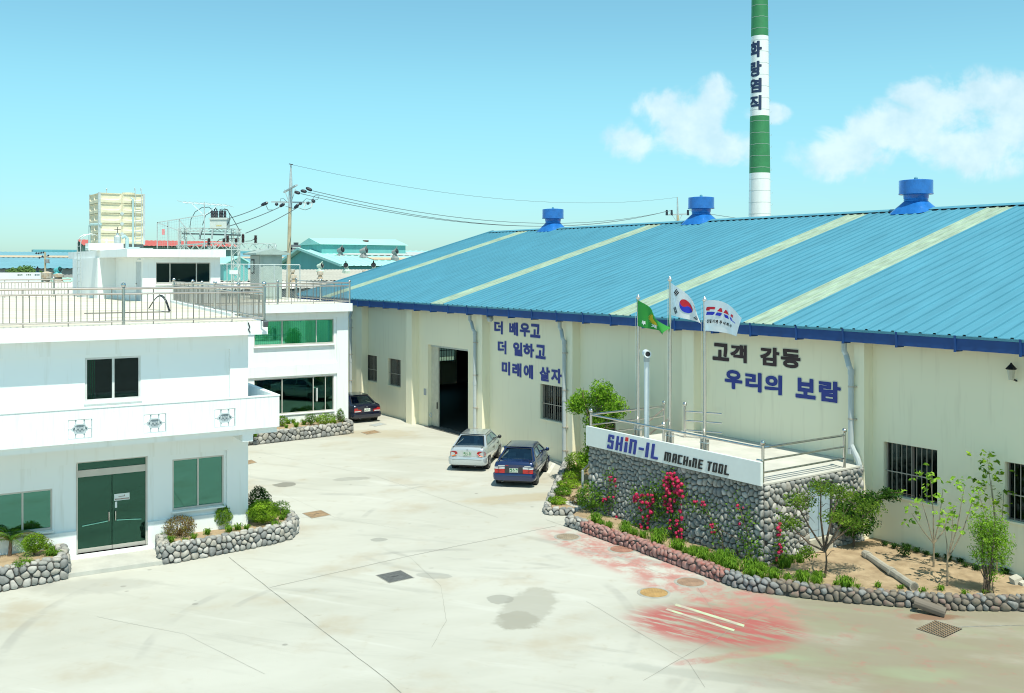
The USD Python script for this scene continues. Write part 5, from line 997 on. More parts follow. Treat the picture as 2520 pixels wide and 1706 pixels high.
# pipes lying across the soil
q = gw(1962, 1256, .3); q2 = gw(2075, 1332, .33); e1 = gw(2076, 1366, .24); e2 = gw(2146, 1391, .10)
t = thing('drain_pipe', 'grey clay pipe lying across the bare soil from the downpipe', 'pipe', 'W', tuple(q))
part('pipe', MB().tube([q, q2], .10, 10), mat('clay_pipe', (.36, .33, .27), rough=.8, var=.2), t)
for s in (.05, .55, .98): part('socket', MB().tube([q + (q2 - q) * s, q + (q2 - q) * min(1, s + .05)], .125, 10), mat('clay_pipe', (.3, .3, .3)), t)
t = thing('pipe_outlet', 'short dark pipe outlet poking through the low stone kerb', 'pipe', 'W', tuple(e2)); 
part('pipe', MB().tube([e1, e2], .13, 14, caps=False).tube([e1, e2], .105, 14, caps=False), mat('outlet', (.16, .13, .10), rough=.7), t); part('opening', MB().fan(circle(e2 + (e1 - e2) * .2, .104, e2 - e1)), black, t)
# ---------------------------------------------------------------- cars (x forward from the rear axle, y left)
tail_red = mat('tail_red', (.42, .012, .012), rough=.15, coat=.5); tail_amber = mat('tail_amber', (.55, .14, .02), rough=.15, coat=.5); tail_clear = mat('tail_clear', (.55, .58, .60), rough=.15, coat=.5)
plate_g = mat('plate_green', (.03, .17, .07), rough=.4); plate_w = mat('plate_white', (.75, .75, .70), rough=.5)
def paint(name, c, metal=0.0): return mat(name, c, rough=.22, metal=metal, var=.03, coat=1.0, spec=.5)
def make_car(label, pos, heading, P):
    t = thing('parked_car', label, 'car', 'W', pos, 'cars parked by the factory wall'); pr = t
    UsdGeom.Xformable(t).GetOrderedXformOps()[1].Set(90.0 - heading); BASE[str(t.GetPath())] = np.zeros(3)
    Wd, L = P['W'] / 2, P['L']; x0, x1 = -.86, L - .86; dk, bl = P['deck'], .90; body = P['paint']
    # lower body loft
    rr_ = .05 if P['kind'] == 'round' else 0
    ST = [(x0 + .05, .90 - rr_, dk - .12, .40), (x0 + .08, .945 - rr_, dk - .035, .36), (x0 + .16, .965 - rr_ * .7, dk - .005, .34), (-.45, .985, dk, .30), (-.15, 1, dk + .0, .24), (.3, 1, .93, .22), (1.2, 1, .92, .20), (2.1, 1, .91, .20),
          (2.42, .995, .92, .22), (2.75, .985, .86, .24), (x1 - .35, .96, .76, .26), (x1 - .14, .92, .70, .28), (x1 - .05, .86, .62, .34)]
    xs = np.array([s[0] for s in ST]); I = [PchipInterpolator(xs, [s[k] for s in ST]) for k in (1, 2, 3)]
    X = np.unique(np.concatenate([np.linspace(xs[0], xs[-1], 40), xs])); rings = []
    for x in X:
        w, zt, zb = Wd * I[0](x), float(I[1](x)), float(I[2](x)); h = zt - zb
        half = [(0, zb), (.72 * w, zb), (.90 * w, zb + .04), (.965 * w, zb + .3 * h), (1.0 * w, zb + .52 * h), (.995 * w, zb + .66 * h), (.975 * w, zb + .80 * h), (.945 * w, zb + .91 * h), (.89 * w, zb + .975 * h), (.78 * w, zt + .004), (.4 * w, zt + .02), (0, zt + .025)]
        rings.append([(x, y, z) for y, z in half] + [(x, -y, z) for y, z in half[-2:0:-1]])
    n = len(rings[0]); m = MB().add([q for r in rings for q in r], [(i * n + j, (i + 1) * n + j, (i + 1) * n + (j + 1) % n, i * n + (j + 1) % n) for i in range(len(rings) - 1) for j in range(n)])
    for k in (0, -1): m.add(rings[k] + [tuple(np.mean(rings[k], 0))], [(j, (j + 1) % n, n) for j in range(n)])
    bd = part('body', m, body, t, smooth=38)
    # cabin
    yb, yr, zb, zr = .92 * Wd, .67 * Wd, dk - .055, P['H'] - .045
    xr0, xr1, xf1, xf0 = P['rw'][0], P['rw'][1], P['ws'][1], P['ws'][0]
    ys = lambda z: yb + (yr - yb) * max(0, (z - zb) / (zr - zb)) ** 1.15
    side = sg.Polygon([(xr0 + .02, zb), (xr1 - .04, zr - .03), (xr1 + .06, zr + .005), (xf1 - .05, zr + .005), (xf1 + .05, zr - .03), (xf0, zb)])
    inn = side.buffer(-.075, join_style=1); mid = P['bp']
    fw = inn.intersection(sg.box(mid + .04, 0, xf0 - .18, 3)); rw = inn.intersection(sg.box(xr0 + .48 if P['quarter'] else xr0 + .22, 0, mid - .04, 3)); qw = inn.intersection(sg.box(xr0 + .12, 0, xr0 + .44, 3)) if P['quarter'] else sg.Polygon()
    wins = [w.buffer(-.02).buffer(.02) for w in (fw, rw, qw) if not w.is_empty and w.area > .01]
    sp = side
    for w in wins: sp = sp.difference(w)
    m = MB()
    for s in (1, -1): m.prism(sp, .035, lambda x, z, d, s=s: (x, s * (ys(z) - d), z))
    part('cabin_side', m, body, bd, smooth=30)
    for s in (1, -1):
        for w in wins: part('side_window', MB().prism(w, .006, lambda x, z, d, s=s: (x, s * (ys(z) - .014 - d), z)), G_car, t)
        for w in wins: part('window_seal', MB().prism(w.buffer(.016).difference(w.buffer(-.006)), .004, lambda x, z, d, s=s: (x, s * (ys(z) + .004 - d), z)), black, t)
    def end(xb, xt, z0, z1, bow):       # frame and glass of rear screen or windscreen
        f = lambda y, q, d: (xb + (xt - xb) * q + np.sign(xb - xt) * bow * (1 - (y / yb) ** 2) + d * .6 * np.sign(xb - xt) * -1, y, z0 + (z1 - z0) * q - d * .8)
        o = sg.Polygon([(-yb, 0), (yb, 0), (yr, 1), (-yr, 1)]); i_ = sg.Polygon([(-yb + .10, .07), (yb - .10, .07), (yr - .055, .92), (-yr + .055, .92)]).buffer(-.04).buffer(.04)
        part('screen_frame', MB().prism(shapely.segmentize(o.difference(i_), .12), .03, f), body, bd, smooth=30)
        g = MB(); yy = np.linspace(-1, 1, 9); qq = np.linspace(.05, .94, 4)
        V = [f(y * ((yb - .08) + (yr - yb + .04) * q), q, .012) for q in qq for y in yy]; g.add(V, [(a * 9 + b, a * 9 + b + 1, a * 9 + b + 10, a * 9 + b + 9)[::(1 if xb > xt else -1)] for a in range(3) for b in range(8)])
        return g, shapely.segmentize(i_.buffer(.012).difference(i_.buffer(-.018)), .12), f
    g, seal, f = end(xr0, xr1, zb, zr, .10); part('rear_window', g, G_car, t, smooth=True); part('window_seal', MB().prism(seal, .006, lambda y, q, d: f(y, q, d - .012)), black, t)
    g, seal, f = end(xf0, xf1, zb, zr, .10); part('windscreen', g, G_car, t, smooth=True)
    m = MB(); nx, ny = 9, 11; V = []
    for i in range(nx):
        for j in range(ny):
            q, y = i / (nx - 1), -1 + 2 * j / (ny - 1); bowr, bowf = xr1 - .10 * (1 - (y * yr / yb) ** 2), xf1 + .10 * (1 - (y * yr / yb) ** 2)
            V.append((bowr + (bowf - bowr) * q, y * (yr + .012), zr + .008 + .045 * (1 - y ** 4) * (1 - .55 * (2 * q - 1) ** 2)))
    m.add(V, [(i * ny + j, (i + 1) * ny + j, (i + 1) * ny + j + 1, i * ny + j + 1) for i in range(nx - 1) for j in range(ny - 1)])
    part('roof', m, body, t, smooth=50)
    for s in (1, -1): part('roof_gutter', MB().tube([(xr1 - .02, s * (yr + .006), zr + .012), (xf1, s * (yr + .006), zr + .012)], .010, 5), black, t)
    # interior
    part('parcel_shelf', MB().box(xr0 - .02, xr1 + .25, -yb + .12, yb - .12, zb - .06, zb - .01), P['trim'], t)
    for y in (-.33, .33): part('headrest', MB().obox((xr1 + .12, y, zb + .09), (.05, 0, .01), (0, .15, 0), (-.01, 0, .075)), P['seat'], t)
    for y in (-.36, .36): part('front_seat', MB().obox((mid + .1, y, zb - .02), (.09, 0, .0), (0, .22, 0), (-.06, 0, .26)).obox((mid + .04, y, zb + .27), (.04, 0, 0), (0, .12, 0), (0, 0, .07)), P['seat'], t)
    part('cabin_floor', MB().box(xr1, xf0 - .1, -yb + .1, yb - .1, zb - .4, zb - .3), darkin, t)
    for i, (y, c) in enumerate(P.get('shelf', [])): part('box_on_shelf', MB().box(xr0 + .14, xr0 + .30, y - .13, y + .13, zb - .009, zb + .05), c, t)
    # bumpers
    def bumper(xa, xb, z0, z1, w, name, mm):
        s = 1 if xb > xa else -1; pl = sg.Polygon([(xa, -w * .80), (xa + s * .05, -w * .94), (xa + s * .16, -w * 1.012), (xb, -w * 1.012), (xb, w * 1.012), (xa + s * .16, w * 1.012), (xa + s * .05, w * .94), (xa, w * .80)]); M_ = MB(); lay = [(z0, -.035), (z0 + .03, -.005), (z0 + .5 * (z1 - z0), .012), (z1 - .05, .006), (z1 - .012, -.008), (z1, -.035)]; R = []
        for z, o in lay: R.append([(x, y, z) for x, y in list(affinity.scale(pl, 1 + o / .3, 1 + o / .8, origin=(xb, 0)).exterior.coords)[:-1]])
        k = len(R[0]); M_.add([q for r in R for q in r], [(a * k + b, (a + 1) * k + b, (a + 1) * k + (b + 1) % k, a * k + (b + 1) % k) for a in range(len(R) - 1) for b in range(k)])
        M_.fan(R[0]); M_.fan(R[-1]); return part(name, M_, mm, t, smooth=40)
    br = bumper(x0 - .02, x0 + .34, P['bz'][0], P['bz'][1], Wd, 'rear_bumper', P.get('bumper', body)); bumper(x1, x1 - .4, .24, .54, Wd, 'front_bumper', P.get('bumper', body))
    part('bumper_line', MB().box(x0 - .034, x0 + .1, -Wd * .78, Wd * .78, P['bz'][1] - .10, P['bz'][1] - .09), black, br)
    # wheels
    hub = mat('wheel_rim', (.45, .46, .47), rough=.3, metal=.7)
    for x in (0, P['wb']):
        for s in (1, -1):
            c = np.array([x, s * (Wd - .10), .30])
            part('wheel_arch', MB().lathe((x, s * (Wd - .02), .32), [(.001, .012 * s), (.365, .012 * s), (.375, 0), (.36, -.2 * s)], 24, (0, 1, 0)), black, bd)
            w = part('wheel', MB().lathe(c, [(.19, .10 * s), (.27, .102 * s), (.298, .07 * s), (.30, 0), (.298, -.07 * s), (.27, -.10 * s), (.1, -.1 * s)], 26, (0, 1, 0)), rubber, t, smooth=40)
            part('rim', MB().lathe(c, [(.001, .085 * s), (.06, .10 * s), (.08, .08 * s), (.155, .085 * s), (.185, .105 * s), (.195, .09 * s)], 26, (0, 1, 0)), hub, w, smooth=40)
            k = MB()
            for i in range(7): a = i * 2 * math.pi / 7; k.obox(c + [math.cos(a) * .12, s * .095, math.sin(a) * .12], (.028 * math.cos(a), 0, .028 * math.sin(a)), (0, .006, 0), (-.018 * math.sin(a), 0, .018 * math.cos(a)))
            part('rim_slots', k, black, w)
    # mirrors, handles, exhaust, plate
    for s in (1, -1):
        mi = part('mirror', MB().lathe((xf0 - .33, s * (yb + .12), zb + .07), [(.01, -.06), (.075, -.05), (.085, 0), (.07, .07), (.02, .10)], 12, (1, 0, 0)), P['mirror'], t, smooth=True); part('arm', MB().bar((xf0 - .3, s * (yb - .03), zb + .02), (xf0 - .3, s * (yb + .08), zb + .05), .05), P['mirror'], mi)
        for x in (mid - .22, mid + .85): part('door_handle', MB().box(x - .08, x + .08, s * Wd * 1.0 - .012, s * Wd * 1.0 + .014, .735, .765), P['mirror'], t)
        part('door_seam', MB().box(mid - .006, mid + .006, s * Wd * .995 - .006, s * Wd * .995 + .006, .38, .80).box(mid + 1.02, mid + 1.032, s * Wd * .995 - .006, s * Wd * .995 + .006, .4, .80), black, bd)
        part('sill_strip', MB().box(.42, P['wb'] - .42, s * Wd * 1.0 - .01, s * Wd * 1.0 + .015, .50, .55), P.get('strip', body), bd)
    part('exhaust', MB().tube([(x0 + .3, P['ex'], .25), (x0 + .0, P['ex'], .24)], .03, 8, caps=False), galv, t)
    part('underbody', MB().box(x0 + .2, x1 - .3, -Wd * .8, Wd * .8, .18, .34), black, t)
    xf = x0 + .05; zp = P['plate']
    if P['kind'] == 'round': part('plate_recess', MB().prism(sg.Polygon([(-.34, zp - .07), (-.3, zp - .11), (.3, zp - .11), (.34, zp - .07), (.34, zp + .07), (.28, zp + .1), (-.28, zp + .1), (-.34, zp + .07)]), .006, lambda y, z, d: (xf - .003 - d, y, z)), P['paint2'], bd)
    pl = part('number_plate', MB().box(xf - .022, xf - .010, -.17, .17, zp - .085, zp + .085), plate_w if P['kind'] == 'oval' else plate_g, t)
    fl_ = lambda x, y, z: (xf - .024 - z, -x, zp + y)
    def ptxt(g): return MB().prism(g, .002, fl_)
    num = P['num']
    tm = meshkit.text_mesh(num, .085, .002, True); v = np.array(tm.vertices); v[:, 0] -= (v[:, 0].min() + v[:, 0].max()) / 2; k = min(1, .22 / np.ptp(v[:, 0]))
    ink = plate_w if P['kind'] != 'oval' else plate_g
    part('plate_digits', MB().add(np.array([fl_(x * k + .035, y - .06, z) for x, y, z in v]), tm.faces), ink, pl)
    part('plate_letters', ptxt(shapely.union_all([glyph('서', -.06, -.0, .032, .075) if '서' in GL else glyph('사', -.07, -.02, .032, .072), glyph('울', .02, .07, .032, .072), glyph('하', -.15, -.095, -.06, .01)])), ink, pl)
    part('plate_border', MB().prism(sg.box(-.17, -.085, .17, .085).difference(sg.box(-.16, -.075, .16, .075)), .002, fl_), plate_w, pl)
    def light(poly, mm, par, name, th=.02, xo=0.0): return part(name, MB().prism(poly, th, lambda y, z, d: (xf - .004 - xo - d + P['wrap'] * max(0, abs(y) - P['wy']) ** 1.6, y, z)), mm, par)
    for s in (1, -1):
        q = lambda pts: shapely.segmentize(sg.Polygon([(s * y, z) for y, z in pts]), .05)
        if P['kind'] == 'round':
            o = shapely.segmentize(affinity.scale(sg.Point(0, 0).buffer(1, 24), .185, .115), .04); o = affinity.rotate(affinity.translate(o, s * .60, .74), -8 * s).intersection(sg.box(-.76, .62, .76, .85))
            lt = light(o, tail_red, t, 'tail_light', .03); light(o.intersection(sg.box(-2, .5, 2, .70)).buffer(-.008), tail_amber, lt, 'indicator', .006, .03); light(o.intersection(sg.box(-.50, .69, .50, .73)).buffer(-.006), tail_clear, lt, 'reverse_lamp', .006, .031)
        elif P['kind'] == 'box':
            lt = light(q([(.36, .56), (.76, .56), (.76, .72), (.36, .72)]), tail_red, t, 'tail_light', .03); light(q([(.36, .725), (.77, .725), (.77, .80), (.36, .80)]), tail_clear, lt, 'reverse_lamp', .028); part('lamp_divider', MB().box(xf - .042, xf - .03, s * .60 - .006, s * .60 + .006, .56, .80), black, lt)
            part('lamp_panel', MB().box(xf - .018, xf, min(s * .19, s * .35), max(s * .19, s * .35), .56, .80), mat('panel_dark', (.03, .032, .034), rough=.5), t)
        else:
            lt = light(q([(.36, .60), (.76, .60), (.76, .80), (.60, .82), (.54, .74), (.36, .72)]), tail_red, t, 'tail_light', .03); light(q([(.40, .615), (.74, .615), (.74, .665), (.40, .665)]), tail_clear, lt, 'reverse_lamp', .008, .031)
    if P['kind'] == 'box':
        part('boot_lettering', MB().box(xf - .012, xf - .003, .36, .62, .835, .855).box(xf - .012, xf - .003, -.66, -.42, .835, .855), plate_w, bd); part('boot_badge', MB().box(xf - .012, xf - .003, .22, .33, .835, .857), tail_red, bd)
    else: part('boot_badge', MB().lathe((xf - .002, 0, P['plate'] + .17), [(.02, -.01), (.03, -.008), (.035, 0)], 10, (1, 0, 0)), hub, bd)
    part('boot_seam', MB().box(x0 + .052, x0 + .40, -.62, -.61, dk - .02, dk + .03).box(x0 + .052, x0 + .40, .61, .62, dk - .02, dk + .03), black, bd)
    return t
silver = paint('paint_silver', (.50, .54, .55), .45); bluep = paint('paint_blue', (.009, .022, .085), .25); darkp = paint('paint_midnight', (.004, .006, .022), .1)
trimd = mat('trim_dark', (.07, .09, .10), rough=.8); seat_l = mat('seat_pale', (.38, .48, .50), rough=.8); seat_d = mat('seat_dark', (.05, .06, .07), rough=.8)
orange_b = mat('box_orange', (.75, .30, .10), rough=.7); white_b = mat('box_white', (.75, .75, .72), rough=.7); mirror_b = mat('mirror_black', (.015, .016, .018), rough=.35)
make_car('silver sedan with oval tail lights parked left of the blue car', (-1.75, 41.87, .004), 9.5, dict(W=1.62, L=4.1, H=1.40, deck=.985, rw=(-.40, .42), ws=(2.42, 1.66), bp=1.12, quarter=False, bz=(.27, .60), wb=2.4, paint=silver, paint2=silver, trim=trimd, seat=seat_d, mirror=mirror_b, ex=-.35, plate=.735, num='9031', kind='round', wrap=2.2, wy=.60, shelf=[(.25, orange_b), (-.12, white_b), (-.40, orange_b)]))
make_car('dark blue sedan with boxy tail lights parked between the silver car and the stone platform', (.22, 38.86, .004), 10.5, dict(W=1.66, L=4.26, H=1.40, deck=.985, rw=(-.32, .46), ws=(2.45, 1.70), bp=1.15, quarter=True, bz=(.27, .55), wb=2.52, paint=bluep, paint2=bluep, trim=seat_l, seat=seat_l, mirror=bluep, ex=.45, plate=.675, num='3636', kind='box', wrap=1.6, wy=.70, strip=mat('strip_tan', (.25, .25, .24), rough=.5), shelf=[(.45, orange_b)]))
make_car('midnight blue sedan half hidden behind the corner of the rear wing', (-8.42, 54.7, .004), -31.0, dict(W=1.70, L=4.5, H=1.40, deck=.99, rw=(-.30, .52), ws=(2.55, 1.80), bp=1.22, quarter=False, bz=(.27, .56), wb=2.62, paint=darkp, paint2=darkp, trim=seat_d, seat=seat_d, mirror=darkp, ex=.4, plate=.70, num='1577', kind='oval', wrap=1.6, wy=.70, shelf=[(-.2, white_b), (-.45, white_b)]))
# ---------------------------------------------------------------- behind the works
def X(D, px): return (px - CX) * D / F_PX
def Zp(D, py): return CAM_H + (HY - py) * D / F_PX
# chimney
DC = 100.0; ch_x = X(DC, 1869.5)
ct = thing('chimney', 'tall round factory chimney with green and white bands and vertical lettering', 'chimney', 'W', (ch_x, DC, 0))
wpaint = mat('chimney_white', (.74, .76, .74), rough=.6, var=.06, scale=.8, stretch=(2, 2, .4)); gpaint = mat('chimney_green', (.035, .21, .075), rough=.55, var=.12, scale=1.2)
rad = lambda z: 1.10 - (z - 13.8) * (1.10 - .835) / (34.9 - 13.8)
zb = [0, Zp(DC, 427), Zp(DC, 287), Zp(DC, 91), 38.5]
for a, b, mm in zip(zb, zb[1:], (wpaint, gpaint, wpaint, gpaint)): part('band', MB().lathe((ch_x, DC, 0), [(rad(z), z) for z in np.linspace(a, b, 6)], 40), mm, ct, smooth=40)
part('cap', MB().lathe((ch_x, DC, 0), [(rad(38.5), 38.5), (rad(38.5) + .12, 38.6), (rad(38.5) + .12, 38.9), (rad(38.5) - .15, 38.9), (rad(38.5) - .15, 38.0)], 32), wpaint, ct)
z = 1.0; seam = mat('chimney_seam', (.36, .40, .38), rough=.7)
while z < 38: part('seam', MB().lathe((ch_x, DC, 0), [(rad(z) + .004, z), (rad(z) + .014, z + .015), (rad(z) + .004, z + .03)], 40), seam, ct); z += 1.18
an = math.radians(-14)
z = 9.0
while z < 38:
    r = rad(z); p = np.array([ch_x + r * math.cos(an), DC + r * math.sin(an), z]); q = p + np.array([.16 * math.cos(an), .16 * math.sin(an), .02]); part('step_iron', MB().tube([p, q, q + [0, 0, .14]], .014, 4), galv, ct); z += 1.18
for ch, y0, y1 in zip('화랑염직', (105, 154, 196, 238), (145, 192, 231, 274)):
    z0, z1 = Zp(DC, y1), Zp(DC, y0); g = shapely.segmentize(glyph(ch, -1.02, .40, z0, z1), .12); m = MB(); o = MB()
    def f(x, zz, d, e=.012):
        a = math.radians(-90 - 46) + (x + .31) / rad(zz); r = rad(zz) + e + d; return (ch_x + r * math.cos(a), DC + r * math.sin(a), zz)
    bx = g.bounds
    for i in np.arange(bx[0], bx[2], .12):
        c = g.intersection(sg.box(i, bx[1], i + .12, bx[3])); m.prism(c, .004, f)
    part('lettering', m, mat('letter_navy', (.012, .03, .085), rough=.6), ct)
# utility poles and wires
def bar3(m, D, a, b, w): m.bar((X(D, a[0]), D, Zp(D, a[1])), (X(D, b[0]), D, Zp(D, b[1])), w)
DP = 75.0
up = thing('utility_pole', 'tall concrete utility pole with crossarms and black insulators behind the rear wing', 'utility pole', 'W', (X(DP, 710), DP, 0)); pxm = lambda y: 717 - (y - 404) * .030
concrete = mat('pole_concrete', (.50, .42, .28), rough=.8, var=.2, scale=1.5)
ptop, pbot = np.array([X(DP, pxm(505)), DP, Zp(DP, 505)]), np.array([X(DP, pxm(760)) - .1, DP, 0])
part('shaft', MB().tube([pbot, pbot * .45 + ptop * .55, ptop], [.19, .155, .125], 14), concrete, up, smooth=40)
part('steel_top', MB().tube([ptop + [0, 0, -.2], [X(DP, pxm(455)), DP, Zp(DP, 455)], [X(DP, 716), DP, Zp(DP, 404)]], [.15, .13, .05], 10), galv, up)
m = MB(); m.bar((X(DP, 692), DP + .9, Zp(DP, 471)), (X(DP, 736), DP - 1.2, Zp(DP, 460)), .11).bar((X(DP, 694), DP + 1.1, Zp(DP, 469)), (X(DP, 738), DP - 1.0, Zp(DP, 458)), .11)
part('crossarm', m, galv, up); m = MB(); bar3(m, DP, (668, 497), (770, 499), .11); part('crossarm', m, galv, up)
m = MB(); bar3(m, DP, (700, 467), (709, 493), .05); bar3(m, DP, (727, 466), (717, 496), .05); part('brace', m, galv, up)
m = MB(); m.bar((X(DP, 712), DP - .12, Zp(DP, 404)), (X(DP, 722), DP - .12, Zp(DP, 406)), .06); part('top_bracket', m, black, up)
ins = mat('insulator', (.025, .03, .04), rough=.35)
for a, b in (((755, 463), (770, 470)), ((742, 470), (757, 473)), ((727, 473), (741, 477)), ((645, 506), (662, 499)), ((690, 509), (703, 502)), ((726, 514), (738, 503)), ((738, 500), (745, 503)), ((757, 499), (763, 503)), ((680, 501), (686, 506)), ((769, 492), (777, 499))):
    p, q = np.array([X(DP, a[0]), DP - .3, Zp(DP, a[1])]), np.array([X(DP, b[0]), DP - .3, Zp(DP, b[1])]); part('insulator', MB().tube([p, p * .8 + q * .2, p * .5 + q * .5, q * .8 + p * .2, q], [.05, .12, .13, .12, .05], 8), ins, up)
m = MB()
for a, b in (((748, 511), (752, 497)), ((765, 511), (771, 495)), ((688, 511), (690, 500))): bar3(m, DP - .3, a, b, .09)
part('fuse_holder', m, signwhite, up)
m = MB()
def wp(D, *pts): return [(X(D, a), D, Zp(D, b)) for a, b in pts]
m.tube(wp(DP - .3, (655, 506), (660, 517), (673, 517), (687, 511)), .022, 5).tube(wp(DP - .3, (689, 497), (690, 490), (698, 489), (706, 497)), .018, 5).tube(wp(DP - .3, (737, 513), (751, 517), (763, 513), (766, 510)), .02, 5).tube(wp(DP - .3, (769, 491), (775, 482), (786, 481), (782, 491), (772, 493)), .018, 5).tube(wp(DP - .3, (745, 497), (754, 489), (768, 492)), .018, 5).tube(wp(DP - .3, (703, 508), (722, 513), (735, 511)), .018, 5)
part('jumper', m, black, up)
m = MB()
for i in range(12): z = 2 + i * .8; m.tube([(pbot[0] + .17, DP - .1, z), (pbot[0] + .30, DP - .12, z)], .012, 4)
part('step_bolt', m, galv, up)
D2 = 118.0
u2 = thing('utility_pole', 'distant utility pole with a single crossarm beyond the factory ridge', 'utility pole', 'W', (X(D2, 1667), D2, 0))
part('shaft', MB().tube([(X(D2, 1669), D2, 0), (X(D2, 1668), D2, Zp(D2, 530))], [.2, .15], 10), concrete, u2); part('steel_top', MB().tube([(X(D2, 1668), D2, Zp(D2, 530)), (X(D2, 1667), D2, Zp(D2, 485))], [.13, .06], 8), galv, u2)
m = MB(); bar3(m, D2, (1640, 529), (1694, 527), .14); part('crossarm', m, galv, u2); m = MB(); bar3(m, D2, (1654, 529), (1665, 546), .06); bar3(m, D2, (1679, 528), (1671, 544), .06); part('brace', m, galv, u2)
for a in (1641, 1653, 1693): part('insulator', MB().tube([(X(D2, a), D2, Zp(D2, 530)), (X(D2, a), D2, Zp(D2, 517))], [.16, .12], 8), ins, u2)
wire_m = mat('wire', (.10, .115, .12), rough=.6)
def wire(p, q, sag, r, label, n=26): lone('overhead_wire', MB().tube(catenary(p, q, sag, n), r, 5), wire_m, label, 'wire', group='overhead wires')
wpt = lambda D, a, b: np.array([X(D, a), D, Zp(D, b)])
wire(wpt(DP, 720, 406), wpt(D2, 1667, 486), 1.6, .013, 'thin topmost overhead wire running right from the pole tip to the distant pole')
wire(wpt(DP, 770, 470), wpt(D2, 1653, 518), 2.0, .024, 'upper of the three heavy wires running right to the distant pole')
wire(wpt(DP, 757, 473), wpt(D2, 1641, 520), 2.2, .024, 'middle of the three heavy wires running right to the distant pole')
wire(wpt(DP, 741, 477), wpt(D2, 1637, 521.5), 2.1, .024, 'lowest of the three heavy wires running right to the distant pole')
wire(wpt(D2, 1693, 518), wpt(150, 2300, 560), 1.0, .03, 'wire leaving the distant pole to the right behind the ridge')
DS = 60.0
wire(wpt(DP - .3, 645, 507), wpt(DS + 1, 566, 537), .06, .028, 'left slack wire dropping from the utility pole to the transformer')
wire(wpt(DP - .3, 686, 511), wpt(DS + 1, 563, 557), .08, .028, 'middle slack wire dropping from the utility pole to the transformer')
wire(wpt(DP - .3, 727, 514), wpt(DS + 2, 605, 574), .10, .028, 'lowest slack wire crossing the utility pole down to the substation frame')
# substation on the rear wing
def truss(m, p, q, w, h, n, r=.028):
    p, q = np.array(p, float), np.array(q, float); t = (q - p) / np.linalg.norm(q - p); up_ = np.array([0, 0, 1.0]) if abs(t[2]) < .9 else np.array([0, 1.0, 0]); a = np.cross(t, up_); a /= np.linalg.norm(a); b = np.cross(a, t)
    C = [a * i * w / 2 + b * j * h / 2 for i, j in ((-1, -1), (1, -1), (1, 1), (-1, 1))]
    for c in C: m.bar(p + c, q + c, r * 2)
    L = (q - p)
    for k in range(n):
        s0, s1 = p + L * k / n, p + L * (k + 1) / n
        for i in range(4): c, d = C[i], C[(i + 1) % 4]; m.bar(s0 + (c if k % 2 else d), s1 + (d if k % 2 else c), r * 1.3)
    return m
def SP(D, a, b): return np.array([X(D, a), D, Zp(D, b)])
gz = 6.67; trm = mat('truss_steel', (.56, .62, .58), rough=.5, metal=.2, var=.15, scale=5)
sb_ = thing('substation_frame', 'galvanised lattice gantry of a small substation behind the rooftop house', 'lattice gantry', 'W', (X(DS, 600), DS, gz))
def vleg(D, px, ytop, w=.42, n=9): x = X(D, px); return truss(MB(), (x, D, gz), (x, D, Zp(D, ytop)), w, w, n)
part('leg', vleg(DS, 669, 601), trm, sb_); part('leg', vleg(DS + 2.2, 580, 566, .42, 10), trm, sb_); part('leg', vleg(DS + 2.2, 449, 562, .40, 10), trm, sb_); part('leg', vleg(DS + .2, 521, 603, .36), trm, sb_)
part('lower_beam', truss(MB(), SP(DS, 522, 606), SP(DS, 676, 608), .42, .40, 11), trm, sb_); part('lower_beam', truss(MB(), SP(DS + 1.6, 440, 612), SP(DS, 522, 606), .4, .38, 7), trm, sb_)
part('upper_beam', truss(MB(), SP(DS + 2.2, 446, 565), SP(DS + 2.2, 592, 568), .5, .2, 9, .022), trm, sb_); part('upper_channel', MB().bar(SP(DS + 1.9, 448, 575), SP(DS + 1.9, 592, 579), .14, .10), mat('channel_dark', (.10, .13, .13), rough=.6), sb_)
for a, b, h in ((514, 598, 9), (551, 598, 8), (560, 594, 11), (581, 597, 8), (598, 594, 13), (629, 596, 12)):
    D = DS - .1; part('insulator', MB().lathe((X(D, a), D, Zp(D, b) - .14), [(.05, 0)] + [(.11 if k % 2 else .06, .04 * k) for k in range(1, 2 + h)] + [(.04, .04 * (h + 2))], 10), mat('insulator_brown', (.05, .03, .03), rough=.35), sb_)
for a, b in ((494, 580), (524, 578), (556, 578)): part('fuse_tube', MB().bar(SP(DS + 1.6, a, b - 14), SP(DS + 1.6, a - 3, b + 10), .10), galv, sb_)
m = MB()
for pts in (((492, 588), (500, 590), (517, 588)), ((533, 596), (540, 590), (556, 586), (590, 588)), ((604, 594), (618, 593), (628, 587)), ((560, 587), (572, 595)), ((500, 560), (496, 575), (492, 588))): m.tube(wp(DS - .1, *pts), .018, 5)
part('jumper', m, black, sb_)
tf = thing('transformer', 'pale grey pole transformer with black ribbed bushings on the lattice gantry', 'transformer', 'W', tuple(SP(DS + 2.0, 541, 563)))
c = SP(DS + 2.0, 541, 550); tfm = mat('transformer_grey', (.56, .60, .55), rough=.45, var=.06)
part('tank', MB().box(c[0] - .53, c[0] + .53, c[1] - .35, c[1] + .35, c[2] - .33, c[2] + .22), tfm, tf); part('lid', MB().box(c[0] - .58, c[0] + .58, c[1] - .4, c[1] + .4, c[2] + .221, c[2] + .34), tfm, tf)
for i, x in enumerate((-.45, -.39, -.15, -.02, .18, .28)): part('bushing', MB().lathe((c[0] + x, c[1] + (.15 if i % 2 else -.15), c[2] + .34), [(.05, 0)] + [(.10 if k % 2 else .06, .045 * k) for k in range(1, 10)] + [(.03, .48), (.03, .58)], 10), ins, tf)
part('stencil', MB().box(c[0] - .12, c[0] + .22, c[1] - .354, c[1] - .351, c[2] - .2, c[2] - .11), mat('stencil_yellow', (.60, .52, .25), rough=.6, var=.4, scale=30), tf)
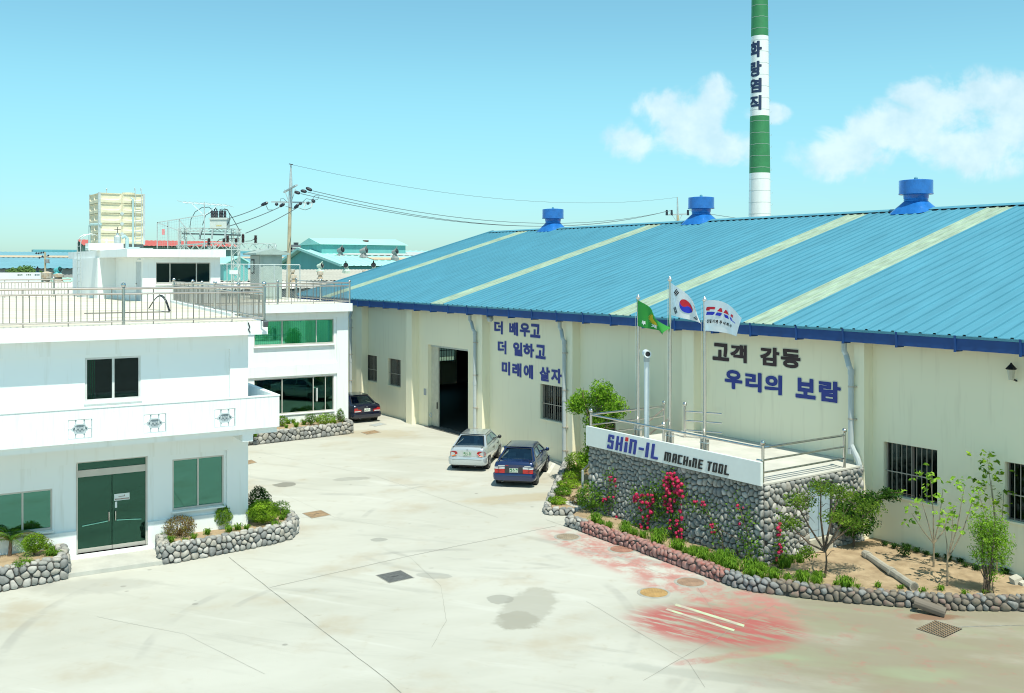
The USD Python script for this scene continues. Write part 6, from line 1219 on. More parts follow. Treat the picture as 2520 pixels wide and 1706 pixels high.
for pts in (((467, 560), (470, 540), (480, 522), (497, 511), (514, 510), (521, 516)), ((532, 516), (531, 511), (527, 520)), ((546, 522), (552, 514), (560, 518), (572, 536), (590, 568)), ((552, 514), (560, 516), (566, 530), (564, 545), (558, 556)), ((520, 522), (506, 530), (498, 555))): part('cable', MB().tube(wp(DS + 1.7, *pts), .022, 5), black, tf)
cg = thing('wire_cage', 'thin framed wire mesh cage left of the transformer behind the rooftop house', 'wire cage', 'W', (*SP(DS + 1, 440, 612)[:2], 8.6))
m = MB()
for a, b in (((387, 548), (387, 612)), ((413, 546), (413, 612)), ((441, 540), (441, 612)), ((387, 548), (503, 529)), ((387, 548), (440, 568)), ((441, 541), (480, 590))): bar3(m, DS + 1, a, b, .05)
part('frame', m, galv, cg); m = MB()
for i in range(20): x = 388 + i * 5.8; bar3(m, DS + 1.05, (x, 548 - (x - 387) * .164), (x, 611), .006)
for i in range(9): bar3(m, DS + 1.05, (388, 553 + i * 6.6), (500, 535 + i * 8.2), .006)
part('mesh', m, galv, cg); part('warning_sign', MB().obox(SP(DS + .95, 402, 571), (.09, 0, 0), (0, .01, 0), (0, 0, .18)), mat('sign_red', (.65, .25, .25), rough=.6), cg)
cb = thing('switchgear_cabinet', 'tall grey green switchgear cabinet with a small roof on the rear wing terrace', 'cabinet', 'A', (*toF('A', SP(58.5, 641, 700)), gz))
u0, v0 = toF('A', SP(58.0, 641, 700)); cbm = mat('cabinet_green', (.36, .43, .39), rough=.45, var=.1); cbd = mat('cabinet_grey', (.31, .34, .31), rough=.4, var=.08)
zt = Zp(58, 627); part('body', MB().box(u0, u0 + 1.3, v0, v0 + 2.2, gz, zt), cbm, cb)
dr = part('door', MB().box(u0 - .03, u0 - .003, v0 + .1, v0 + 2.1, gz + .1, zt - .05), cbd, cb); part('door_window', MB().prism(sg.box(v0 + 1.25, zt - 1.1, v0 + 1.8, zt - .3).buffer(.05), .02, lambda x, y, z: (u0 - .055 + z, x, y)), black, dr); part('window_glass', MB().prism(sg.box(v0 + 1.3, zt - 1.05, v0 + 1.75, zt - .35), .012, lambda x, y, z: (u0 - .068 + z, x, y)), cbm, dr)
part('roof', MB().prism(sg.Polygon([(u0 - .35, zt), (u0 + 1.65, zt), (u0 + 1.65, zt + .1), (u0 + .65, zt + .38), (u0 - .35, zt + .1)]), 2.9, lambda x, y, z: (x, v0 - .35 + z, y)), cbm, cb)
part('side_door', MB().box(u0 + .15, u0 + 1.15, v0 - .03, v0 - .003, gz + .15, zt - .15), cbm, cb)
cf = thing('chain_link_fence', 'chain link fence with a white sign round the substation on the rear wing terrace', 'fence', 'W', (X(57, 640), 57, gz)); DF = 57.0; m = MB()
fa, fb = SP(DF, 541, 650), SP(DF, 738, 652)
for s in (0, .09, .30, .50, .68, .84, 1): q = fa + (fb - fa) * s; part('post', MB().tube([[q[0], q[1], gz], q], .03, 6), galv, cf)
part('top_rail', MB().tube([fa, fb], .025, 6), galv, cf); m = MB(); Lx = fb[0] - fa[0]; hh = fa[2] - gz
for i in range(-14, 34):
    for sgn in (1, -1):
        a0 = i * .14; x0_, x1_ = (a0, a0 + hh) if sgn > 0 else (a0 + hh, a0); z0_, z1_ = gz + .03, gz + hh
        m.bar((fa[0] + min(max(x0_, 0), Lx), DF, z0_ if 0 <= x0_ <= Lx else z0_), (fa[0] + min(max(x1_, 0), Lx), DF, z1_), .006) if 0 <= x0_ <= Lx and 0 <= x1_ <= Lx else None
part('mesh', m, galv, cf); part('sign', MB().box(X(DF, 565), X(DF, 586), DF - .04, DF - .03, Zp(DF, 675), Zp(DF, 665)), signwhite, cf)
ar = thing('tv_antenna', 'long multi element television antenna on a mast on the rooftop house', 'antenna', 'W', (X(55, 503), 55, 9.48)); m = MB()
part('mast', MB().tube([(X(55, 503), 55, 9.484), (X(55, 503), 55, Zp(55, 497))], .03, 6), galv, ar); m = MB(); bar3(m, 55, (450, 498), (563, 506), .05); part('boom', m, whitepipe, ar); m = MB(); bar3(m, 55, (473, 502), (502, 530), .035); bar3(m, 55, (536, 505), (504, 530), .03); part('brace', m, whitepipe, ar); m = MB()
for i in range(9): p = SP(55, 450 + i * 14, 498 + i); m.tube([p + [-.14, -.5, .06], p + [.14, .5, -.06]], .012, 4)
part('element', m, galv, ar)
# far sheds
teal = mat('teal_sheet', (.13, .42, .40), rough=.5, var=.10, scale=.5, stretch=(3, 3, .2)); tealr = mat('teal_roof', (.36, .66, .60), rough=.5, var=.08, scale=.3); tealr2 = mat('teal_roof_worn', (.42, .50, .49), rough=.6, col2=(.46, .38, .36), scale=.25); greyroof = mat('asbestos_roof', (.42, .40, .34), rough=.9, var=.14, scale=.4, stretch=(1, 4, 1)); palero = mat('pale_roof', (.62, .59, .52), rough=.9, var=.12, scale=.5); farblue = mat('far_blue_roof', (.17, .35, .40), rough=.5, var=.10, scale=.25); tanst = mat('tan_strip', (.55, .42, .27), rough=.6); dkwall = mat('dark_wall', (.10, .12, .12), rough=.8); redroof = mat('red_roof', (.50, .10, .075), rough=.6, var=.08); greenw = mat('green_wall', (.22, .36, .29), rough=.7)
def gable(name, label, F, u0, u1, v0, v1, ze, zr, wallm, roofm, over=.4, ridge='u', skew=.5, group=None):
    t = thing(name, label, 'factory', F, (u0, v0, 0), group); 
    if ridge == 'u':
        vm = v0 + (v1 - v0) * skew; poly = sg.Polygon([(v0, 0), (v1, 0), (v1, ze), (vm, zr), (v0, ze)])
        part('wall', MB().prism(poly, .3, lambda x, y, z: (u0 + z, x, y)).box(u0 + .301, u1, v0, v0 + .3, 0, ze).box(u0 + .301, u1, v1 - .3, v1, 0, ze), wallm, t)
        for s, (va, vb, za, zb_) in enumerate(((v0 - over, vm, ze - over * (zr - ze) / (vm - v0), zr), (vm, v1 + over, zr, ze - .1))):
            n = max(2, int((u1 - u0) / .9)); m = MB(); pr = []
            for i in range(n): a = u0 - over + (u1 - u0 + 2 * over) * i / n; w = (u1 - u0 + 2 * over) / n; pr += [(a, .06), (a + .72 * w, .06), (a + .78 * w, .13), (a + .94 * w, .13)]
            pr.append((u1 + over, .06)); k = len(pr)
            m.add([(a, va, za + h) for a, h in pr] + [(a, vb, zb_ + h) for a, h in pr], [(i, i + 1, k + i + 1, k + i) for i in range(k - 1)]); part('roof', m, roofm, t)
    return t
DT = 118.0; un, vn = toF('B', SP(DT, 845, 655)); vf = onu('B', un, 692, 640)[0]; va = onu('B', un, 744.5, 616); ut1 = un + 62
zr_, ze_ = va[1], Zp(DT, 654)
tl = gable('far_factory', 'far turquoise factory with a raised roof monitor, left of the blue roof', 'B', un, ut1, vn, vf, ze_, zr_, teal, tealr, .6, 'u', (va[0] - vn) / (vf - vn))
mv0, mv1 = va[0] - 3.2, va[0] + 3.6; mu0 = onv('B', mv0, 791.8, 620)[0]; mu1 = onv('B', mv0, 998, 620)[0]; mz = onv('B', mv0, 791.8, 601.5)[1]
mn = part('roof_monitor', MB().box(mu0, mu1, mv0, mv1, ze_ + 1, mz), teal, tl); part('monitor_roof', MB().prism(sg.Polygon([(mv0 - .3, mz), (mv1 + .3, mz), ((mv0 + mv1) / 2, mz + .9)]), mu1 - mu0 + .6, lambda x, y, z: (mu0 - .3 + z, x, y)), tealr, mn)
part('roof_edge', MB().bar((un - .6, vn - .6, ze_ + .05), (un - .6, va[0], zr_ + .2), .25, .3).bar((un - .6, va[0], zr_ + .2), (un - .6, vf + .6, ze_ + .05), .25, .3), tealr, tl)
sk = zr_ - ze_; P_ = lambda u, k: (u, vn + (va[0] - vn) * k, ze_ + sk * k + .16)
part('worn_sheet', MB().add([P_(un + 6, .30), P_(ut1, .30), P_(ut1, .46), P_(un + 6, .46)], [(0, 1, 2, 3)]), tanst, tl); part('worn_sheet', MB().add([P_(un + 2, .62), P_(ut1, .50), P_(ut1, .86), P_(un + 8, .86)], [(0, 1, 2, 3)]), tealr2, tl)
hoodm = mat('hood_grey', (.26, .26, .25), rough=.6, var=.15); hoodg = mat('hood_green', (.50, .60, .50), rough=.5, var=.2, scale=3); rusty = mat('rusty_vent', (.40, .26, .14), rough=.85, col2=(.50, .47, .40), scale=3)
def hood(D, px, ytop, ybot, w, face, label, mm, dark=black):
    x = X(D, px); z1, z0 = Zp(D, ytop), Zp(D, ybot); h = z1 - z0; r = w * D / F_PX / 2
    t = thing('roof_cowl', label, 'roof cowl', 'W', (x, D, z0), 'ventilation cowls on the far roofs'); sq = r * .62
    part('base', MB().lathe((x, D, z0), [(r * 1.0, -.5), (r * 1.0, 0), (sq * .75, h * .30), (sq * .75, h * .5)], 4 if face else 12), mm, t)
    a = np.array([face[0], face[1], .15]); a = a / np.linalg.norm(a); c = np.array([x, D, z0 + h * .58])
    part('drum', MB().lathe(c - a * r * .8, [(.01, 0), (sq * .7, .02), (sq * .8, r * .4), (sq * 1.0, r * 1.5)], 14, a), mm, t, smooth=40); part('mouth', MB().lathe(c - a * r * .8, [(.001, r * 1.45), (sq * .97, r * 1.45)], 14, a), dark, t)
    b = np.cross(a, (0, 0, 1)); part('fin', MB().add([c + a * r * .7 - b * .03, c + a * r * .75 + [0, 0, h * .44], c - a * r * .5 + [0, 0, sq * .8], c + a * r * .7 + b * .03], [(0, 1, 2, 0), (3, 1, 2, 3)]).bar(c + a * r * .2 + [0, 0, sq * .6], c + a * r * .7 + [0, 0, h * .42], .1), dark if face[1] < -.5 else mm, t)
hood(DT + 8, 838, 604, 632, 22, (.7, -.5), 'leftmost grey cowl below the roof monitor of the turquoise factory', hoodm)
hood(DT + 8, 895, 606, 633, 24, (.9, -.3), 'middle grey cowl below the roof monitor of the turquoise factory', hoodm)
hood(DT + 8, 972, 609, 635, 20, (.7, -.5), 'rightmost grey cowl below the roof monitor of the turquoise factory', hoodm)
g2u, g2v = toF('A', SP(98, 692, 690))
gw1 = thing('grey_shed', 'grey corrugated shed roof with rusty ventilators behind the railing, below the turquoise factory', 'shed', 'B', (g2u, g2v, 0))
ub, vb_ = toF('B', SP(92, 780, 690)); 
def slope(t, name, ua, ub_, v0, z0, v1, z1, mm, pitch=.35):
    n = int((ub_ - ua) / pitch); m = MB(); pr = []
    for i in range(n): a = ua + (ub_ - ua) * i / n; w = (ub_ - ua) / n; pr += [(a, 0), (a + w * .5, .07)]
    pr.append((ub_, 0)); k = len(pr); m.add([(a, v0, z0 + h) for a, h in pr] + [(a, v1, z1 + h) for a, h in pr], [(i, i + 1, k + i + 1, k + i) for i in range(k - 1)]); return part(name, m, mm, t)
v1_, z1_ = vb_ + 11, 7.95
slope(gw1, 'roof', ub - 12, ub + 30, vb_, 7.28, v1_, 8.28, greyroof, .4); part('wall', MB().box(ub - 12, ub + 30, vb_ + .1, vb_ + .3, 0, 7.25).box(ub - 12, ub + 30, v1_ - .3, v1_, 0, 8.2).box(ub - 12, ub - 11.8, vb_ + .301, v1_ - .301, 0, 7.2), dkwall, gw1)
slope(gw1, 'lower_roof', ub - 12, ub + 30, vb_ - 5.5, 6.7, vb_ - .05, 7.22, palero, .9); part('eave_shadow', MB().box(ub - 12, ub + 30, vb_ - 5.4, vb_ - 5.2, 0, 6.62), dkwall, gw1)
hood(101, 788, 645, 667, 20, (.8, -.4), 'pale green cowl turned sideways on the grey shed, left of two round ones', hoodg)
hood(101, 852, 644, 667, 20, (0, -1), 'pale green cowl with a black round mouth, left of the pair on the grey shed', hoodg)
hood(100, 920, 643, 667, 20, (0, -1), 'pale green cowl with a black round mouth, nearest the blue roof', hoodg)
def rustvent(D, px, ytop, ybot, w, label, mm=rusty):
    x = X(D, px); z1, z0 = Zp(D, ytop), Zp(D, ybot); h = z1 - z0; r = w * D / F_PX / 2
    t = thing('rusty_ventilator', label, 'roof ventilator', 'W', (x, D, z0), 'rusty ventilators on the shed roofs')
    part('base', MB().lathe((x, D, z0), [(r * .9, -.4), (r * .8, 0), (r * .62, h * .2), (r * .62, h * .45)], 12), mm, t); part('drum', MB().lathe((x, D, z0), [(r * .62, h * .38), (r, h * .40), (r * 1.0, h * .86), (r * .3, h * .98), (.01, h)], 10), mm, t)
rustvent(94, 720, 663, 676, 12, 'small rusty ventilator right of the utility pole, upper of two'); rustvent(90, 722, 675, 692, 15, 'rusty ventilator right of the utility pole, lower of two'); rustvent(94, 788, 667, 683, 15, 'rusty ventilator on the grey shed under the sideways cowl'); rustvent(97, 900, 664, 680, 17, 'rusty ventilator half hidden behind the blue roof edge')
# small gabled turquoise shed and sheds to the left
us, vs_2 = toF('A', SP(88, 588, 665)); ts = thing('small_turquoise_shed', 'small turquoise gabled shed seen between the lattice legs', 'shed', 'A', (us, vs_2, 0)); hw_ = 1.35
ze2, zr2 = Zp(88, 647), Zp(88, 633)
part('wall', MB().prism(sg.Polygon([(us - hw_, 0), (us + hw_ * .6, 0), (us + hw_ * .6, ze2), (us, zr2), (us - hw_, ze2 - .2)]), 7, lambda x, y, z: (x, vs_2 + z, y)), teal, ts)
part('roof', MB().bar((us - hw_ - .15, vs_2 + 3.4, ze2 - .15), (us, vs_2 + 3.4, zr2 + .06), 7.4, .1).bar((us, vs_2 + 3.4, zr2 + .06), (us + hw_ * .6 + .15, vs_2 + 3.4, ze2 + .0), 7.4, .1), tealr, ts)
for k in range(9): part('sheet_rib', MB().box(us - hw_ + .15 + k * .24, us - hw_ + .18 + k * .24, vs_2 - .02, vs_2 - .002, 5.5, ze2 - .2), teal, ts)
up_, vp2 = toF('A', SP(105, 560, 640)); gable('pale_shed', 'pale mauve shed roof end behind the small turquoise shed', 'A', up_ - 1.2, up_ + .9, vp2, vp2 + 9, 8.2, 9.6, palero, mat('mauve', (.45, .36, .38), rough=.8), .2)
ur_, vr_ = toF('A', SP(140, 350, 610)); u_r1 = toF('A', SP(140, 500, 610))[0] + 6; rt = thing('red_roofed_shed', 'long low shed with a salmon red roof behind the water tank', 'shed', 'A', (ur_ - 6, vr_, 0))
slope(rt, 'roof', ur_ - 8, u_r1, vr_ - 2, 11.55, vr_ + 5, 12.5, redroof, .6); part('wall', MB().box(ur_ - 8, u_r1, vr_ - 1.2, vr_ - 1, 0, 11.5).box(ur_ - 8, u_r1, vr_ + 4.8, vr_ + 5, 0, 12.4), greenw, rt)
ul, vl_ = toF('A', SP(150, 60, 660)); bf = thing('far_blue_factory', 'far blue roofed factory at the left edge with a tan strip along its roof', 'factory', 'A', (ul, vl_, 0))
zA, zB = Zp(150, 661), Zp(190, 621)
slope(bf, 'roof', ul - 16, ul + 60, vl_, zA, vl_ + 42, zB, farblue, .8); kz = lambda q: (vl_ + 42 * q, zA + (zB - zA) * q + .1)
a_, b_ = kz(.60), kz(.72); part('tan_strip', MB().add([(ul - 16, *a_), (ul + 60, *a_), (ul + 60, *b_), (ul - 16, *b_)], [(0, 1, 2, 3)]), tanst, bf); part('wall', MB().box(ul - 16, ul + 60, vl_ + .5, vl_ + .8, 0, zA - .1).box(ul - 16, ul + 60, vl_ + 41.5, vl_ + 41.9, 0, zB - .1), mat('far_wall', (.30, .30, .28), rough=.8), bf)
um = toF('A', SP(190, 80, 620))[0]; part('monitor', MB().box(um, um + 50, vl_ + 42.2, vl_ + 46, 9, Zp(192, 615)), mat('far_teal', (.12, .36, .40), rough=.5), bf)
up2, vp3 = toF('A', SP(98, 50, 680)); pw_ = thing('white_parapet_house', 'low white building with pierced decorative blocks in its parapet at the left edge', 'building', 'A', (up2, vp3, 0))
wl_ = sg.box(up2 - 6, 0, toF('A', SP(98, 104, 680))[0], Zp(98, 671))
for i in range(3):
    for j in range(3): x = toF('A', SP(98, 43 + i * 22 + j * 4.6, 680))[0]; wl_ = wl_.difference(sg.box(x, Zp(98, 679), x + .12, Zp(98, 675)))
part('wall', MB().prism(wl_, .3, lambda x, y, z: (x, vp3 + z, y)), white, pw_); part('roof', MB().box(up2 - 6, wl_.bounds[2], vp3 + .31, vp3 + 8, 6.6, 6.8), palero, pw_)
us2, vs3 = toF('A', SP(72, 90, 720)); rs = thing('corrugated_shed', 'pale corrugated shed roof seen through the back railing of the office', 'shed', 'A', (us2, vs3, 0))
slope(rs, 'roof', us2 - 5, us2 + 7, vs3 - 6, 6.35, vs3 + 8, 7.35, palero, .42); part('wall', MB().box(us2 - 5, us2 + 7, vs3 - 5.9, vs3 - 5.7, 0, 6.3).box(us2 - 5, us2 + 7, vs3 + 7.7, vs3 + 7.9, 0, 7.3), dkwall, rs)
u5, v5 = toF('A', SP(110, 165, 690)); gs = gable('green_gabled_shed', 'small pale green gabled shed roof left of the rooftop house', 'A', u5 - 2, u5 + 8, v5, v5 + 9, Zp(110, 695), Zp(110, 686), greenw, mat('mint_roof', (.38, .62, .48), rough=.6), .2)
gs2u, gs2v = toF('A', SP(125, 150, 680)); g5 = thing('dark_shed', 'dark grey shed roof beyond the rusty ventilators at the left', 'shed', 'A', (gs2u, gs2v, 0)); slope(g5, 'roof', gs2u - 4, gs2u + 14, gs2v, 6.9, gs2v + 10, 7.5, mat('slate', (.22, .22, .20), rough=.9), .5); part('wall', MB().box(gs2u - 4, gs2u + 14, gs2v + .2, gs2v + .4, 0, 6.85), dkwall, g5)
tealh = mat('hood_teal', (.10, .42, .44), rough=.4, var=.1)
hood(112, 92, 657, 672, 14, (.5, -.8), 'dark cowl standing behind the white parapet at the left', mat('hood_navy', (.05, .12, .15), rough=.5)); hood(112, 142, 657, 674, 22, (.9, -.3), 'bright turquoise cowl among the sheds left of the rooftop house', tealh)
rustvent(92, 115, 668, 697, 27, 'large rusty ventilator at the left, in front of the white parapet'); rustvent(100, 144, 673, 688, 25, 'flat rusty ventilator left of the rooftop house')
D3 = 130; u3 = thing('utility_pole', 'far thin utility pole with slanted crossarms at the left over the blue roof', 'utility pole', 'W', (X(D3, 111), D3, 0))
part('shaft', MB().tube([(X(D3, 111.5), D3, 0), (X(D3, 111), D3, Zp(D3, 621))], .13, 8), concrete, u3); m = MB(); bar3(m, D3, (88, 624), (111, 622), .12); bar3(m, D3, (96, 635), (119, 630), .10); bar3(m, D3, (111, 645), (122, 647), .14); part('crossarm', m, hoodm, u3)
for a, b in ((90, 623), (96, 623), (102, 622), (108, 621), (98, 634), (105, 631), (119, 629)): part('insulator', MB().bar(SP(D3, a - 2, b + 2), SP(D3, a + 1, b - 1), .16), ins, u3)
part('pole_transformer', MB().lathe(SP(D3, 116, 648), [(.01, 0), (.3, 0), (.3, .5), (.01, .55)], 8), hoodm, u3)
D4 = 160; g4 = thing('far_gantry', 'distant dark steel gantry with insulators just right of the utility pole', 'lattice gantry', 'W', (X(D4, 728), D4, 0)); m = MB()
for a, b, w in (((716, 605), (742, 606), .35), ((716, 612), (742, 613), .3), ((694, 621), (738, 620), .3), ((717, 604), (717, 650), .3), ((742, 602), (742, 650), .3)): bar3(m, D4, a, b, w)
part('frame', m, mat('far_steel', (.16, .18, .19), rough=.7), g4)
for a in (724, 727, 730, 733): part('insulator', MB().bar(SP(D4, a, 604), SP(D4, a, 597), .16), ins, g4)
g6 = thing('far_gantry', 'tiny distant pylon head above the left slope of the blue roof', 'lattice gantry', 'W', (X(200, 1042), 200, 0)); m = MB(); bar3(m, 200, (1035, 625), (1051, 626), .3); bar3(m, 200, (1043, 620), (1044, 660), .35)
for a in (1036, 1043, 1050): bar3(m, 200, (a, 620), (a, 626), .3)
part('frame', m, mat('far_steel', (.16, .18, .19)), g6)
sm_ = thing('roof_stack', 'short rusty stack on top of the turquoise roof monitor', 'roof stack', 'W', tuple(SP(DT + 14, 900, 604))); part('pipe', MB().lathe(SP(DT + 14, 900, 606), [(.28, -1), (.28, .55), (.42, .6), (.42, .8), (.01, .82)], 10), mat('stack_rust', (.14, .06, .05), rough=.7), sm_)
# ---------------------------------------------------------------- plants
def leaves(m, P, size, rng, outward=None, ratio=.5, lift=.3):
    P = np.asarray(P, float); n = len(P); N = rng.normal(size=(n, 3)); 
    if outward is not None: N = N * .75 + outward * 1.0
    N[:, 2] += lift; N /= np.linalg.norm(N, axis=1, keepdims=True); T = rng.normal(size=(n, 3)); T -= (T * N).sum(1, keepdims=True) * N; T /= np.linalg.norm(T, axis=1, keepdims=True); B = np.cross(N, T)
    s = size * rng.uniform(.6, 1.3, (n, 1)); a, b = P - T * s * .5, P + T * s * .5; c, d = P - B * s * ratio * .5 + N * s * .08, P + B * s * ratio * .5 + N * s * .08
    V = np.stack([a, c, b, d], 1).reshape(-1, 3); i = np.arange(n) * 4
    return m.add(V, np.stack([i, i + 1, i + 2, i + 3], 1))
def blob_points(c, r, n, rng, seed, shell=.55, rough=.28):
    D = rng.normal(size=(n, 3)); D /= np.linalg.norm(D, axis=1, keepdims=True); k = 1 + rough * (meshkit.fbm(D * 2.3 + seed * 7.1, 3, seed) - .5) * 2
    t = (shell + (1 - shell) * rng.random(n) ** .6)[:, None]; t = t * k[:, None]
    return np.asarray(c) + D * t * np.asarray(r), D
def bush(name, label, F, pos, r, h, mm, n=2600, leaf=.06, trunk=.12, cone=0.0, seed=1, group=None, rough=.28, cat='shrub'):
    rng = np.random.default_rng(seed); u, v, z = pos; t = thing(name, label, cat, F, pos, group)
    c = np.array([u, v, z + trunk + h / 2]); P, D = blob_points(c, (r, r, h / 2), n, rng, seed, rough=rough)
    if cone: k = 1 - cone * np.clip((P[:, 2] - (z + trunk)) / h, 0, 1); P[:, :2] = c[:2] + (P[:, :2] - c[:2]) * k[:, None] * (1 + cone * .35)
    part('foliage', leaves(MB(), P, leaf, rng, D), mm, t)
    m = MB(); m.tube([(u, v, z - .05), (u + .01, v, z + trunk + h * .4)], [.035, .02], 6)
    for i in range(7): a = i * .9; m.tube([(u, v, z + trunk * .6), (u + r * .5 * math.cos(a), v + r * .5 * math.sin(a), z + trunk + h * .5)], [.016, .006], 4)
    part('stems', m, bark, t); return t
def onA(x, y, z): return (*onz('A', x * d_, y * d_, z), z)
def onW(x, y, z): return (*onz('W', x * d_, y * d_, z), z)
bush('brown_shrub', 'twiggy brown and green round shrub at the left end of the entrance planter', 'A', onA(408, 1216, .42), .47, .62, lf_brown, 2600, .05, .0, seed=2)
P, D = blob_points((*onA(405, 1222, .42)[:2], .56), (.42, .42, .16), 260, np.random.default_rng(3), 3)
bush('cone_shrub', 'small bright green cone shaped shrub in the middle of the entrance planter', 'A', onA(505, 1198, .42), .31, .62, lf_bright, 2400, .055, .10, .35, 4)
bush('round_shrub', 'largest bright green round shrub at the corner of the entrance planter', 'A', onA(597, 1188, .42), .52, .74, lf_bright, 4800, .055, .02, seed=5)
bush('dark_shrub', 'dark green upright shrub half hidden behind the white office corner', 'A', (9.15, 32.2, .42), .42, .85, lf_dark, 2600, .06, .05, .3, 6)
bush('dark_shrub', 'small dark green shrub peeping out behind the largest round shrub', 'A', (9.75, 31.7, .42), .30, .45, lf_mid, 800, .05, .02, seed=7)
bush('round_shrub', 'round yellow green shrub on a short stem in the left edge planter', 'A', onA(77, 1262, .5), .33, .50, lf_bright, 2600, .05, .12, seed=8)
bush('red_flower_plant', 'small plant with a red bloom at the far left of the left edge planter', 'A', onA(45, 1290, .5), .2, .25, lf_mid, 300, .05, .0, seed=81)
# palm at the left edge
pp = onA(22, 1262, .5); t = thing('palm', 'long fronded palm at the left edge of the picture beside the planter', 'palm', 'A', pp); rng = np.random.default_rng(4)
part('trunk', MB().tube([(pp[0], pp[1], pp[2]), (pp[0] + .03, pp[1], pp[2] + .45)], [.05, .04], 8), bark, t)
for i in range(15):
    a, el = rng.uniform(0, 6.28), rng.uniform(.25, 1.15); L = rng.uniform(.85, 1.25); P = []
    for s in np.linspace(0, 1, 7): P.append(np.array([pp[0] + .03 + math.cos(a) * L * s * math.cos(el) * (1 + .2 * s), pp[1] + math.sin(a) * L * s * math.cos(el), pp[2] + .45 + L * (math.sin(el) * s - .75 * s * s)]))
    m = MB().tube(P, [.012, .011, .01, .008, .006, .004, .003], 4)
    for k in range(1, 7):
        for q in np.linspace(0, 1, 4)[:-1]:
            o = P[k - 1] + (P[k] - P[k - 1]) * q; tt = (P[k] - P[k - 1]) / np.linalg.norm(P[k] - P[k - 1]); sd = np.cross(tt, (0, 0, 1)); sd /= np.linalg.norm(sd)
            for sg_ in (-1, 1): e = o + sd * sg_ * .22 + tt * .16 + [0, 0, -.05]; m.add([o - tt * .012, e, o + tt * .012], [(0, 1, 2)])
    part('frond', m, lf_mid if i % 4 else lf_brown, t)
# far planter
def young_tree(name, label, F, pos, H, n_br, mm, leaf, nl, seed, spread=.35, z0=.45, barkm=paleb, r0=.022, group=None, cat='tree'):
    rng = np.random.default_rng(seed); u, v, z = pos; t = thing(name, label, cat, F, pos, group); tips = []; m = MB()
    lean = rng.uniform(-.04, .04, 2); top = np.array([u + lean[0] * H, v + lean[1] * H, z + H])
    base = np.array([u, v, z - .05]); m.tube([base, base * .5 + top * .5 + [.03, .0, 0], top], [r0, r0 * .7, r0 * .25], 7)
    for i in range(n_br):
        s = z0 + (1 - z0) * (i + .5) / n_br; o = base + (top - base) * s; a = rng.uniform(0, 6.28); L = H * spread * (1.15 - .7 * s) * rng.uniform(.7, 1.2); e = o + np.array([math.cos(a) * L * .7, math.sin(a) * L * .7, L * rng.uniform(.5, .9)])
        mid_ = (o + e) / 2 + [0, 0, -.04 * L]; m.tube([o, mid_, e], [r0 * .45, r0 * .3, r0 * .15], 5)
        for q in np.linspace(.35, 1, nl): tips.append(o + (e - o) * q + rng.normal(0, .05, 3))
    for q in np.linspace(.7, 1.02, nl * 2): tips.append(base + (top - base) * q + rng.normal(0, .05, 3))
    part('trunk', m, barkm, t)
    P = np.repeat(np.array(tips), 3, 0) + rng.normal(0, leaf * .7, (len(tips) * 3, 3)); part('crown', leaves(MB(), P, leaf, rng, None, .5, .8), mm, t); return t
young_tree('young_tree', 'slim young tree with pale leaves in the far planter before the glass doors', 'A', onA(672, 948, .46), 2.35, 7, lf_young, .17, 5, 21, .24, .55)
bush('round_shrub', 'leftmost small round shrub in the far planter, next to the balcony', 'A', onA(641, 968, .46), .30, .55, lf_bright, 1000, .06, .02, seed=22)
bush('round_shrub', 'small round shrub between the young tree and the wide shrub in the far planter', 'A', onA(705, 965, .46), .30, .58, lf_mid, 1000, .06, .03, seed=23)
bush('wide_shrub', 'wide low bright shrub in the far planter', 'A', onA(740, 964, .46), .56, .60, lf_bright, 1600, .07, .0, seed=24)
bush('cone_shrub', 'narrow cone shrub at the right end of the far planter', 'A', onA(772, 958, .46), .27, .72, lf_mid, 1000, .055, .0, .45, 25)
# grass and lily turf clumps
def clump_proto(name, label, F, pos, r, h, mm, seed, n=70, group=None, w=.012):
    rng = np.random.default_rng(seed); t = thing(name, label, 'grass clump', F, pos, group); m = MB()
    for i in range(n):
        a = rng.uniform(0, 6.28); rr = rng.uniform(.3, 1) * r; o = np.array([pos[0] + rng.normal(0, r * .22), pos[1] + rng.normal(0, r * .22), pos[2] - .01]); dv = np.array([math.cos(a), math.sin(a), 0]); sd = np.array([-dv[1], dv[0], 0]) * w; hh = h * rng.uniform(.6, 1.1)
        p1, p2 = o + dv * rr * .45 + [0, 0, hh * .85], o + dv * rr * 1.05 + [0, 0, hh * .55]
        m.add([o - sd, o + sd, p1 + sd * .9, p1 - sd * .9, p2], [(0, 1, 2, 3), (3, 2, 4, 4)])
    part('blades', m, mm, t); return t
rg = np.random.default_rng(77); protoA = None
at_, L_ = along(KP)
spots = []
for s in np.arange(.9, 10.6, .38):
    for row in (0, 1):
        if row == 1 and s < 2: continue
        p, n = at_(s); q = p - n * (.50 + .38 * row + rg.uniform(-.08, .08)); u, v = q @ AX['B'][0], q @ AX['B'][1]
        if u > UC - .22 and v > VC - .1: continue
        if rg.random() < (.12, .62)[row]: continue
        spots.append((q[0], q[1], .23, 'front row of lily turf along the red stained kerb'))
gl_ = 'lily turf clump in the row between the red stained kerb and the platform'
for i, (x, y, z, l) in enumerate(spots):
    if i == 0: pA = clump_proto('lily_turf', gl_, 'W', (x, y, z), .36, .36, lf_grass, 1, 110, 'lily turf in front of the stone platform'); 
    else: k = rg.uniform(.55, 1.15); copy_of(pA, 'lily_turf', 'W', (x, y, z), rg.uniform(0, 360), gl_, scale=(k, k, k))
gl2 = 'thin grass clump on the bare soil behind the brown end of the kerb'; first = None
